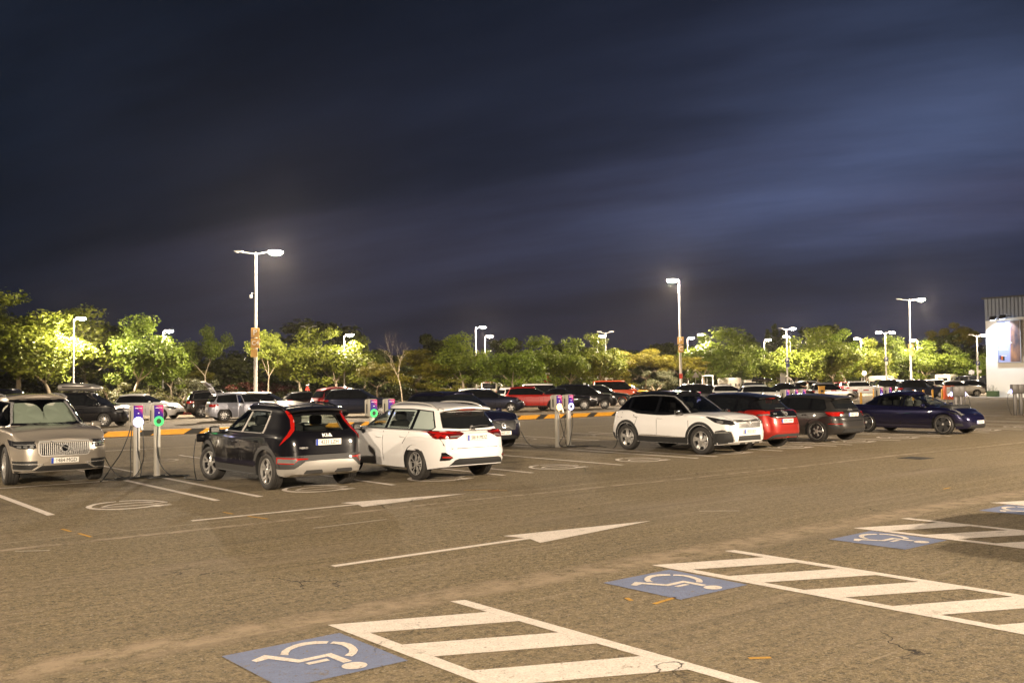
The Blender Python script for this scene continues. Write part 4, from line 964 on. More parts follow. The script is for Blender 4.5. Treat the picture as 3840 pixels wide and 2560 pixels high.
def generic(name,label,S,mat,loc,rz,wheel='seven',pillars=None,group=None,roofmat=None,front='h',rear='r',platetxt='',dark=False,opts={}):
    "a complete ordinary car: body, cabin, glass, lamps, grille, plates, mirrors, wheels"
    B=build_car(S,True); sk=Skin([B['body'],B['cab']]); q=S['_']; sk.bl=1.6 if q['kind']=='sedan' else 1.0; t=thing(name,label,'van' if 'van' in name else 'car',(loc[0],loc[1],0),rz,group)
    finish(t,B,mat,roofmat); HW=B['HW']; wb=S['wb']; xf=B['xf']; xr=B['xr']
    o=dlo(S,x0=opts.get('dx0'),x1=opts.get('dx1')); pl=pillars if pillars is not None else (-.55,.35)
    sides(sk,t,S,pl,o,mat='dglass',chrome=opts.get('chrome'))
    patch_obj(sk,'windscreen','dglass',t,[('F',screen_poly(S))],off=.012)
    patch_obj(sk,'rear_window','dglass',t,[('B',screen_poly(S,False))],off=.012)
    n=q['nose']
    # front face
    for dd in ('FL','FR'):
        patch_obj(sk,'headlight','lensd',t,[(dd,[(-.34,n-.13),(-.05,n-.15),(.16,n-.08),(.34,n+.0),(.0,n-.0),(-.30,n-.045)])],off=.010)
        patch_obj(sk,'headlight_optics','lens',t,[(dd,[(-.26,n-.11),(-.02,n-.125),(.10,n-.07),(.0,n-.03),(-.24,n-.06)])],off=.016)
    g=[(-HW*.45,n-.13),(HW*.45,n-.13),(HW*.5,n-.02),(-HW*.5,n-.02)]; patch_obj(sk,'grille','plastic',t,[('F',g)],off=.005)
    g=[(-HW*.6,.26),(HW*.6,.26),(HW*.5,.42),(-HW*.5,.42)]; patch_obj(sk,'lower_grille','plastic',t,[('F',g)],off=.005)
    h,_=sk.hit('F',0,.50); plate(t,h.x+.012,0,.50,platetxt)
    # rear face
    bz=q['deck'] or q['belt']
    for dd in ('BL','BR'): patch_obj(sk,'tail_light','tail',t,[(dd,[(-.34,bz-.18),(.0,bz-.20),(.24,bz-.12),(.20,bz-.05),(-.05,bz-.04),(-.32,bz-.07)])],off=.010)
    h,_=sk.hit('B',0,bz-.24); plate(t,h.x-.012,0,bz-.24,platetxt,True)
    if opts.get('clad'):
        for d in 'LR':
            for c in (wb/2,-wb/2):
                r=S['r']; ro_=B['ar']+.06; ri_=B['ar']+.008; dn=-(r-S['sill']-.015); a=[(c+ro_,r+dn)]+[(c+x,r+z) for x,z in arc(0,0,ro_,0,180,18)]+[(c-ro_,r+dn)]; b=[(c-ri_,r+dn)]+[(c+x,r+z) for x,z in arc(0,0,ri_,180,0,18)]+[(c+ri_,r+dn)]
                patch_obj(sk,'arch_cladding','plastic',t,[(d,a+b)],off=.008)
            patch_obj(sk,'sill_cladding','plastic',t,[(d,[(-wb/2+B['ar'],.2),(wb/2-B['ar'],.2),(wb/2-B['ar'],.36),(-wb/2+B['ar'],.36)])],off=.008)
    m=MB()
    for d in 'LR':
        zz=q['belt']
        for x in (pl[0]-.02,pl[1]-.02,q['xc']-.28): sk.line(d,[(x+.03,.30),(x+.01,.6),(x,zz-.01)],.013,.002,mb=m)
    m.obj('door_seams','gloss',t)
    handles(sk,t,[(pl[1]-.16,q['belt']-.13),(pl[0]-.16,q['belt']-.13)],mat)
    mirrors(t,B,q['xc']-.28,q['belt']+.07,HW*.90,mat,s=.9)
    if opts.get('rails'): rails(t,B,q['xt']+.15,q['xh']-.15,interp(S['cw'],1)*.92,opts['rails'],.03)
    add_wheels(t,B,wheel,tw=.21)
    return t,B,sk
# =================================================================== the eight parked cars being charged
FROW='cars parked in the charging bays'
def stripes_patch(sk,d,poly,mb,n,vertical=True,fill=.5,off=.012,mi=0,mat=None):
    "bars inside a convex outline"
    xs_=[p[0] for p in poly];zs=[p[1] for p in poly]
    if vertical:
        a,b=min(xs_),max(xs_)
        for i in range(n):
            x0=a+(b-a)*(i+.5-fill/2)/n; x1=a+(b-a)*(i+.5+fill/2)/n; q=clip(poly,x0,x1)
            if len(q)>2: sk.patch(d,q,off,.01,.12,mb=mb,mi=mi)
    else:
        sw=[(z,x) for x,z in poly]; a,b=min(zs),max(zs)
        for i in range(n):
            x0=a+(b-a)*(i+.5-fill/2)/n; x1=a+(b-a)*(i+.5+fill/2)/n; q=[(x,z) for z,x in clip(sw,x0,x1)]
            if len(q)>2: sk.patch(d,q,off,.01,.12,mb=mb,mi=mi)
def clads(sk,t,B,mat,w=.07,zs=.40,d_='LR',sillx=True,z0=.20):
    wb=B['wb'];r=B['rr']
    for d in d_:
        for c in (wb/2,-wb/2):
            ro_=B['ar']+w; ri_=B['ar']+.008; dn=-(r-B['S']['sill']-.015); a=[(c+ro_,r+dn)]+[(c+x,r+z) for x,z in arc(0,0,ro_,0,180,22)]+[(c-ro_,r+dn)]; b=[(c-ri_,r+dn)]+[(c+x,r+z) for x,z in arc(0,0,ri_,180,0,22)]+[(c+ri_,r+dn)]
            patch_obj(sk,'arch_cladding',mat,t,[(d,a+b)],off=.010)
        if sillx:
            a=B['ar']+w*.6; patch_obj(sk,'sill_cladding',mat,t,[(d,[(-wb/2+a,z0),(wb/2-a,z0),(wb/2-a,zs),(-wb/2+a,zs)])],off=.008)
def text_on(t,sk,d,txt,size,u,w,mat,name='badge_lettering',off=.012,sx=1.0,bold=.001):
    h,n=sk.hit(d,u,w)
    rz={'F':PI/2,'B':-PI/2,'L':PI,'R':0}[d]
    nx=math.atan2(n.z,math.hypot(n.x,n.y))
    o=link(name,text_mesh(txt,size,mat,.002,bold,sx),t,tuple(h+n*off),(PI/2-nx,0,rz)); return o
def seams(sk,t,lines):
    m=MB()
    for d,pts in lines: sk.line(d,pts,.013,.002,mb=m)
    m.obj('panel_seams','gloss',t)

def car_volvo():
    S=mk(4.95,1.93,1.77,2.98,.87,.385,nose=.90,cowl=1.13,xc=1.10,xh=.30,xt=-2.05,xe=-2.45,belt=1.10,zb=.72,wr=.70,wbase=.955,sill=.26,roofend=1.68,
       fp=[(.15,.22),(.30,.04),(.42,0),(.60,.0),(.84,.03),(.93,.10),(1.2,.16)],p=5.6)
    B=build_car(S); sk=Skin([B['body'],B['cab']]); t=thing('car','beige large SUV with foil sunshades, nose towards the camera, at the left edge','car',(5.40,21.72+.10-2.98/2+2.98,0),R(-90),FROW)
    t.location=(5.40,21.70+1.49,0); mat='beige'
    ws=screen_poly(S,w0=.80,w1=.80); ou=dlo(S,m=.09)
    finish(t,B,mat,cut=[('F',inset(ws,.03)),('L',inset(clip(ou,-.5,.3),.05)),('R',inset(clip(ou,-.5,.3),.05)),('L',inset(clip(ou,.4,1.5),.05)),('R',inset(clip(ou,.4,1.5),.05))])
    window(sk,t,'F',ws,'windscreen',fr=.045)
    sides(sk,t,S,(-1.5,-.55,.35),ou,mat='tint',chrome='chrome',see=True)
    patch_obj(sk,'rear_window','dglass',t,[('B',screen_poly(S,False))],off=.012)
    # grille: chrome frame, bars, diagonal and round emblem
    gp=[(-.45,.60),(-.40,.585),(.40,.585),(.45,.60),(.485,.66),(.485,.84),(.46,.875),(-.46,.875),(-.485,.84),(-.485,.66)]
    gr=patch_obj(sk,'grille','gloss',t,[('F',gp)],off=.004)
    m=MB(); sk.patch('F',gp,.022,.02,hole=inset(gp,.022),mb=m); stripes_patch(sk,'F',inset(gp,.03),m,24,True,.42,.018); m.obj('grille_bars','brightbar',t,smooth=40)
    m=MB(); sk.patch('F',[(.30,.605),(.33,.605),(-.24,.865),(-.27,.865)],.032,.01,mb=m); sk.patch('F',[(.085*math.cos(a),.735+.085*math.sin(a)) for a in [2*PI*i/20 for i in range(20)]],.036,.02,hole=[(.062*math.cos(a),.735+.062*math.sin(a)) for a in [2*PI*i/20 for i in range(20)]],mb=m); sk.patch('F',[(.062*math.cos(a),.735+.062*math.sin(a)) for a in [2*PI*i/20 for i in range(20)]],.028,.02,mb=m,mi=1); m.obj('grille_emblem',['chrome','gloss'],t,smooth=40)
    for s in (1,-1):
        hl=[(s*.52,.755),(s*.56,.735),(s*.80,.745),(s*.90,.79),(s*.95,.87),(s*.88,.885),(s*.70,.89),(s*.53,.885)]
        if s<0: hl=hl[::-1]
        h=patch_obj(sk,'headlight','lensd',t,[('F',hl)],off=.007)
        m=MB(); sk.patch('F',[(s*.54,.81),(s*.86,.815),(s*.86,.833),(s*.54,.83)],.012,.004,mb=m)
        for u in (.60,.70,.79): sk.patch('F',[(s*(u-.03),.76),(s*(u+.03),.765),(s*(u+.03),.80),(s*(u-.03),.80)],.012,.004,mb=m)
        m.obj('headlight_optics','lens',h)
        d='L' if s>0 else 'R'
        patch_obj(sk,'headlight','lensd',t,[(d,[(1.86,.80),(2.16,.765),(2.18,.87),(1.95,.90),(1.72,.925)])],off=.007)
        pod=[(s*.50,.40),(s*.60,.33),(s*.88,.335),(s*.90,.50),(s*.50,.505)]
        patch_obj(sk,'side_intake','plastic',t,[('F',pod)],off=.006)
        m=MB(); sk.patch('F',[(s*.40,.425),(s*.55,.435),(s*.89,.44),(s*.89,.455),(s*.40,.445)],.02,.015,mb=m); sk.patch('F',[(s*.40,.425),(s*.55,.325),(s*.88,.32),(s*.88,.335),(s*.56,.34),(s*.42,.435)],.02,.015,mb=m); m.obj('intake_trim','chrome',t,smooth=40)
        patch_obj(sk,'side_intake','plastic',t,[('F',[(s*.64,.262),(s*.86,.27),(s*.86,.30),(s*.60,.30)])],off=.006)
    lg=[(-.60,.315),(-.44,.405),(.44,.405),(.60,.315),(.50,.30),(-.50,.30)]
    patch_obj(sk,'lower_grille','plastic',t,[('F',lg)],off=.005)
    m=MB(); stripes_patch(sk,'F',inset(lg,.012),m,4,False,.2,.01); m.obj('lower_grille_slats','gplastic',t)
    patch_obj(sk,'skid_plate','skid',t,[('F',[(-.62,.262),(.62,.262),(.58,.288),(-.58,.288)])],off=.014)
    h,_=sk.hit('F',0,.49); plate(t,h.x+.03,0,.50,'1484 MGD')
    m=MB(); 
    seams(sk,t,[('R',[(1.02,.34),(1.06,.7),(1.0,1.06)]),('R',[(.02,.34),(0,.7),(-.02,1.06)]),('R',[(-1.02,.6),(-.95,.85),(-.98,1.06)]),('L',[(1.02,.34),(1.06,.7),(1.0,1.06)]),('L',[(.02,.34),(0,.7),(-.02,1.06)])])
    clads(sk,t,B,mat,w=.05,zs=.36)
    handles(sk,t,[(-.12,.93),(-1.05,.95)],mat); mirrors(t,B,.74,1.13,.90,mat,s=1.15)
    rails(t,B,-1.9,.15,.60,'chrome',.04); seats(t,B,rows=((.0,),(-.9,)))
    # round foil sunshades behind the glass
    for s in (1,-1):
        m=MB(); pts=[];n=26
        cz=1.40; xa=.90
        ring=[(0,0)]+[(math.cos(2*PI*i/n),math.sin(2*PI*i/n)) for i in range(n)]
        for j,rr_ in enumerate((0,.35,.7,1)):
            for i in range(n if j else 1):
                a=2*PI*i/n; ca=abs(math.cos(a))**.75*(1 if math.cos(a)>0 else -1); sa=abs(math.sin(a))**.75*(1 if math.sin(a)>0 else -1); y=s*.37+rr_*.355*ca; z=1.395+rr_*.225*sa; x=1.115-(z-1.13)*1.29-.115-.85*y**4-.018*math.sin(a*5+s)*rr_; pts.append((x,y,z))
        fs=[(0,1+i,1+(i+1)%n) for i in range(n)]
        for j in (0,1):
            o_=1+j*n
            fs+=[(o_+i,o_+n+i,o_+n+(i+1)%n,o_+(i+1)%n) for i in range(n)]
        m.add(pts,fs); m.obj('sunshade','foil',t,smooth=70)
    m=MB(); random.seed(6); vs=[];nn=7
    for i in range(nn):
        for j in range(6): z=1.19+.045*j*1.1; y=-.13+.26*i/(nn-1); vs.append((1.115-(z-1.13)*1.29-.135+random.uniform(-.02,.02),y*(1-.10*j)+.02,z))
    m.add(vs,[(i*6+j,i*6+j+1,(i+1)*6+j+1,(i+1)*6+j) for i in range(nn-1) for j in range(5)]); m.obj('sunshade','foil',t,smooth=30)
    add_wheels(t,B,'ten',tw=.26,steer=R(-4))
def car_black_crossover():
    S=mk(4.42,1.83,1.555,2.72,.86,.345,nose=.80,cowl=1.03,xc=1.05,xh=.22,xt=-1.72,xe=-2.12,belt=1.0,zb=.62,wr=.68,wbase=.955,sill=.25,roofend=1.47,
      rp=[(.2,.20),(.32,.05),(.48,0),(.60,.01),(.66,.05),(.85,.06),(1.05,.12)])
    B=build_car(S); sk=Skin([B['body'],B['cab']]); mat='black'
    t=thing('car','black crossover with silver rear bumper insert and thin red boomerang tail lamps','car',(8.80,17.05+1.36,0),R(90),FROW)
    rw=[(-.60,1.075),(-.3,1.055),(0,1.05),(.3,1.055),(.60,1.075),(.585,1.2),(.53,1.385),(.3,1.40),(0,1.405),(-.3,1.40),(-.53,1.385),(-.585,1.2)]
    ws=screen_poly(S); ou=dlo(S,m=.085,x0=-1.18,x1=-1.13)
    cuts=[('F',inset(ws,.05)),('B',inset(rw,.03))]
    for d in 'LR':
        for a,b in ((-1.2,-.32),(-.20,1.3)): cuts.append((d,inset(clip(ou,a,b),.04)))
    finish(t,B,mat,cut=cuts)
    window(sk,t,'F',ws,'windscreen'); window(sk,t,'B',rw,'rear_window',fr=.03)
    sides(sk,t,S,(-.26,),ou,mat='glass',chrome='chrome',see=True)
    # pale B pillar trims
    for d in 'LR': patch_obj(sk,'pillar_trim','skid',t,[(d,[(-.30,1.04),(-.22,1.04),(-.30,1.43),(-.36,1.43)])],off=.010)
    for d in 'LR': patch_obj(sk,'pillar_trim','skid',t,[(d,[(-1.20,1.04),(-1.155,1.04),(-1.125,1.37),(-1.17,1.36)])],off=.010)
    for s in (1,-1):
        d='L' if s>0 else 'R'
        patch_obj(sk,'tail_light','tail',t,[('B'+d,[(.12,1.46),(.16,1.45),(.02,1.30),(-.045,1.14),(-.01,1.03),(.14,.83),(.05,.90),(-.07,1.0),(-.12,1.11),(-.07,1.27),(.02,1.39)])],off=.014)
        lo=[(s*.42,.60),(s*.87,.62),(s*.87,.505),(s*.68,.50),(s*.60,.575),(s*.44,.585)]
        l=patch_obj(sk,'rear_fog_lamp','tail',t,[('B',lo)],off=.012)
        patch_obj(sk,'lamp_insert','lens',l,[('B',[(s*.66,.52),(s*.84,.522),(s*.84,.598),(s*.62,.590)])],off=.016)
    bp_=[(-.90,.33),(-.90,.63),(-.5,.66),(.5,.66),(.90,.63),(.90,.33),(.7,.24),(-.7,.24)]
    patch_obj(sk,'bumper_cladding','gplastic',t,[('B',bp_)],off=.006,thick=.03)
    sp_=[(-.84,.30),(-.86,.40),(-.66,.42),(-.48,.55),(-.2,.56),(.2,.56),(.48,.55),(.66,.42),(.86,.40),(.84,.30),(.62,.245),(-.62,.245)]
    patch_obj(sk,'skid_plate','skid',t,[('B',sp_)],off=.022,thick=.03)
    for s in (1,-1): patch_obj(sk,'skid_recess','gplastic',t,[('B',[(s*.10,.30),(s*.52,.31),(s*.46,.395),(s*.16,.395)])],off=.026)
    clads(sk,t,B,'gplastic',w=.085,zs=.40)
    for d in 'LR':
        patch_obj(sk,'door_strip','navy',t,[(d,[(-.98,.42),(.95,.42),(.95,.50),(-.98,.52)])],off=.016)
    h,_=sk.hit('B',0,.885); plate(t,h.x-.03,0,.885,'4231 LZH',True)
    text_on(t,sk,'B','K I Λ',.085,0,1.005,'signwhite',sx=1.15,bold=.003) if False else text_on(t,sk,'B','KI\u0245',.085,0,1.0,'signwhite',sx=1.5,bold=.003)
    text_on(t,sk,'B','NIRO',.05,.50,.79,'chrome',sx=1.4,off=.02)
    m=MB(); m.tube([(-2.10,-.02,1.115),(-2.09,.20,1.10),(-2.085,.38,1.098)],.011,6); m.obj('rear_wiper','gloss',t)
    spoiler(t,B,mat)
    m=MB(); m.add([(-1.50,-.03,1.52),(-1.50,.03,1.52),(-1.36,0,1.52),(-1.53,-.008,1.585),(-1.53,.008,1.585)],[(0,1,4,3),(1,2,4),(2,0,3),(2,3,4)]); m.obj('roof_antenna','plastic',t)
    m=MB()
    for y in (-.30,.30): sk.line('T',[(-1.6,y),(-.2,y*1.05),(.1,y*1.06)],.03,.004,mb=m)
    sk.line('T',[(-1.35,-.56),(-1.37,0),(-1.35,.56)],.03,.004,mb=m); m.obj('roof_seams','gloss',t)
    for s in (1,-1):
        d='L' if s>0 else 'R'; hl=[(1.95,.72),(2.12,.70),(2.14,.80),(1.9,.84)]; patch_obj(sk,'headlight','lens',t,[(d,hl)],off=.008)
    seams(sk,t,[(d,q) for d in 'LR' for q in ([(-.28,.34),(-.26,.7),(-.25,.99)],[(.92,.40),(.86,.7),(.84,.99)],[(-1.02,.66),(-.92,.82),(-1.05,.99)])]+[('B',[(-.72,.93),(-.66,.72),(-.5,.67),(.5,.67),(.66,.72),(.72,.93)])])
    handles(sk,t,[(-.42,.86),(.42,.85)] and [(-.02,.84),(-.95,.88)],mat); mirrors(t,B,.74,1.06,.86,mat,s=1.1); rails(t,B,-1.55,.02,.565,'gloss',.045); seats(t,B,rows=((.05,),(-.82,)))
    # open charging flap at the front wing with its plug
    m=MB(); m.box((1.62,.93,.86),(.05,.20,.17),bev=.02); m.obj('charging_flap',mat,t,smooth=40)
    add_wheels(t,B,'y5',tw=.225,steer=R(14))
def car_white_wagon():
    S=mk(4.60,1.82,1.50,2.66,.93,.335,nose=.74,cowl=1.0,xc=1.12,xh=.24,xt=-1.86,xe=-2.14,belt=.97,zb=.60,wr=.685,wbase=.96,sill=.24,roofend=1.43,
      rp=[(.2,.14),(.32,.03),(.46,0),(.56,.0),(.64,.035),(.84,.05),(1.05,.12)])
    B=build_car(S); sk=Skin([B['body'],B['cab']]); mat='white'
    t=thing('car','white estate car with silver roof rails, tail towards the camera','car',(11.78,16.57+1.33,0),R(90),FROW)
    rw=[(-.64,1.05),(-.3,1.03),(0,1.025),(.3,1.03),(.64,1.05),(.60,1.2),(.55,1.345),(0,1.365),(-.55,1.345),(-.60,1.2)]
    ws=screen_poly(S); ou=dlo(S,m=.075,x0=-1.86,x1=-1.62)
    cuts=[('F',inset(ws,.05)),('B',inset(rw,.03))]
    for d in 'LR':
        for a,b in ((-1.08,-.24),(-.14,1.3)): cuts.append((d,inset(clip(ou,a,b),.04)))
    finish(t,B,mat,cut=cuts)
    window(sk,t,'F',ws,'windscreen'); patch_obj(sk,'rear_window','dglass',t,[('B',rw)],off=.014)
    sides(sk,t,S,(-1.15,-.19),ou,mat='glass',chrome=None,see=True)
    m=MB()
    for d in 'LR': sk.line(d,[(p[0],.975+.022) for p in [(-1.75,0),(-1,0),(-.3,0),(.5,0),(1.0,0)]],.02,.012,mb=m)
    m.obj('window_trim','chrome',t,smooth=40)
    for s in (1,-1):
        d='L' if s>0 else 'R'
        tl=[(s*.30,.945),(s*.36,.99),(s*.62,1.0),(s*.885,1.01),(s*.90,.90),(s*.80,.845),(s*.50,.85)]
        l=patch_obj(sk,'tail_light','taild',t,[('B',tl)],off=.010)
        m=MB(); sk.patch('B',[(s*.34,.955),(s*.60,.975),(s*.86,.985),(s*.86,.965),(s*.60,.95)],.015,.004,mb=m); sk.patch('B',[(s*.72,.945),(s*.78,.945),(s*.86,.87),(s*.78,.865)],.015,.004,mb=m); sk.patch('B',[(s*.64,.865),(s*.70,.865),(s*.75,.915),(s*.69,.94)],.015,.004,mb=m); m.obj('lamp_glow_strip','tail',l)
        m=MB(); sk.patch('B',[(s*.42,.885),(s*.62,.87),(s*.62,.905),(s*.42,.915)],.015,.004,mb=m); m.obj('reversing_lens','lens',l)
        l=patch_obj(sk,'tail_light','taild',t,[('B'+d,[(-.16,.86),(.06,.85),(.22,.90),(.34,.985),(.20,1.0),(-.16,1.005)])],off=.012)
        patch_obj(sk,'lamp_glow_strip','tail',l,[('B'+d,[(-.14,.95),(.18,.95),(.22,.975),(-.14,.985)])],off=.018)
        l=patch_obj(sk,'reflector_housing','gloss',t,[('B',[(s*.60,.49),(s*.71,.585),(s*.76,.585),(s*.775,.42),(s*.65,.44)])],off=.014); patch_obj(sk,'reflector','tail',l,[('B',[(s*.62,.48),(s*.75,.48),(s*.75,.51),(s*.63,.51)])],off=.02)
    patch_obj(sk,'rear_valance','plastic',t,[('B',[(-.70,.26),(-.56,.44),(-.48,.465),(.48,.465),(.56,.44),(.70,.26)])],off=.012,thick=.03)
    m=MB(); sk.patch('B',[(-.42,.975),(.42,.975),(.42,.998),(-.42,.998)],.022,.02,mb=m); m.obj('tailgate_bar','chrome',t,smooth=40)
    m=MB(); sk.patch('B',[(.062*math.cos(a),1.02+.062*math.sin(a)) for a in [PI/8+PI/4*i for i in range(8)]],.03,.015,mb=m); m.obj('tailgate_emblem','chrome',t)
    text_on(t,sk,'B','MG',.05,0,1.02,'gloss',off=.036,sx=1.2,bold=.002)
    h,_=sk.hit('B',0,.86); plate(t,h.x-.02,0,.86,'5819 MDZ',True)
    spoiler(t,B,mat)
    m=MB(); sk.patch('B',[(-.20,1.385),(.20,1.385),(.20,1.40),(-.20,1.40)],.10,.05,mb=m); m.obj('high_brake_light','tail',t)
    m=MB(); m.tube([(-2.16,.0,1.07),(-2.15,-.18,1.085),(-2.15,-.36,1.075)],.011,6); m.obj('rear_wiper','gplastic',t)
    seams(sk,t,[(d,q) for d in 'LR' for q in ([(-.18,.34),(-.16,.7),(-.15,.96)],[(.95,.40),(.88,.7),(.86,.96)],[(-.92,.72),(-1.0,.82),(-1.12,.955)],[(-1.3,.9),(-1.9,.86)] and [(-1.12,.955),(-1.12,.97)])]+[('B',[(-.80,.96),(-.72,.72),(-.60,.66),(.60,.66),(.72,.72),(.80,.96)])])
    handles(sk,t,[(.0,.83),(-.92,.86)],mat); mirrors(t,B,.80,1.02,.85,'midgrey',s=1.0); rails(t,B,-1.75,.02,.575,'alloy',.06); seats(t,B,rows=((.08,),(-.80,)))
    for s in (1,-1): patch_obj(sk,'headlight','lens',t,[('L' if s>0 else 'R',[(1.85,.70),(2.1,.68),(2.1,.76),(1.8,.80)])],off=.008)
    add_wheels(t,B,'twin6',tw=.22)
def car_dark_suv():
    S=mk(4.69,1.90,1.64,2.865,.88,.37,nose=.86,cowl=1.08,xc=1.10,xh=.25,xt=-1.85,xe=-2.22,belt=1.05,zb=.68,wr=.68,wbase=.95,sill=.26,roofend=1.56)
    B=build_car(S); sk=Skin([B['body'],B['cab']]); mat='navy'
    t=thing('car','dark blue SUV facing the camera beyond the white estate car','car',(17.75,23.15+1.43,0),R(-90),FROW)
    finish(t,B,mat); ws=screen_poly(S,w0=.82,w1=.82); patch_obj(sk,'windscreen','dglass',t,[('F',ws)],off=.014); ou=dlo(S,m=.085)
    sides(sk,t,S,(-1.35,-.5,.35),ou,mat='dglass'); patch_obj(sk,'rear_window','dglass',t,[('B',screen_poly(S,False))],off=.012)
    gp=[(-.42,.56),(.42,.56),(.47,.66),(.45,.82),(-.45,.82),(-.47,.66)]; patch_obj(sk,'grille','plastic',t,[('F',gp)],off=.006)
    m=MB(); sk.patch('F',gp,.02,.02,hole=inset(gp,.016),mb=m,mi=1); stripes_patch(sk,'F',inset(gp,.02),m,9,False,.25,.014,mi=1); m.obj('grille_bars',['chrome','gplastic'],t,smooth=40)
    m=MB(); sk.patch('F',[(.28,.58),(.31,.58),(-.22,.81),(-.25,.81)],.03,.01,mb=m); sk.patch('F',[(.08*math.cos(a),.69+.08*math.sin(a)) for a in [2*PI*i/20 for i in range(20)]],.034,.02,hole=[(.05*math.cos(a),.69+.05*math.sin(a)) for a in [2*PI*i/20 for i in range(20)]],mb=m); m.obj('grille_emblem','chrome',t,smooth=40)
    for s in (1,-1):
        patch_obj(sk,'headlight','lens',t,[('F',[(s*.50,.74),(s*.84,.75),(s*.92,.83),(s*.52,.84)])],off=.008)
        patch_obj(sk,'headlight','lens',t,[('L' if s>0 else 'R',[(1.95,.74),(2.2,.74),(2.2,.82),(1.85,.86)])],off=.008)
        patch_obj(sk,'side_intake','plastic',t,[('F',[(s*.58,.33),(s*.88,.36),(s*.88,.52),(s*.70,.46)])],off=.006)
    patch_obj(sk,'lower_grille','plastic',t,[('F',[(-.6,.30),(.6,.30),(.48,.40),(-.48,.40)])],off=.006)
    h,_=sk.hit('F',0,.475); plate(t,h.x+.03,0,.475,'1468 LNT')
    seams(sk,t,[('R',q) for q in ([(-.1,.34),(-.1,1.03)],[(.98,.4),(.92,1.03)],[(-1.05,.7),(-1.1,1.03)])]+[('T',[(2.05,.6),(1.2,.76)]),('T',[(2.05,-.6),(1.2,-.76)])])
    handles(sk,t,[(-.2,.90),(-1.05,.92)],mat); mirrors(t,B,.78,1.10,.88,mat,s=1.1); rails(t,B,-1.7,.1,.58,'gloss',.035)
    m=MB(); m.add([(-1.6,-.03,1.60),(-1.6,.03,1.60),(-1.42,0,1.60),(-1.63,-.008,1.67),(-1.63,.008,1.67)],[(0,1,4,3),(1,2,4),(2,0,3),(2,3,4)]); m.obj('roof_antenna','plastic',t)
    add_wheels(t,B,'ten',tw=.24)
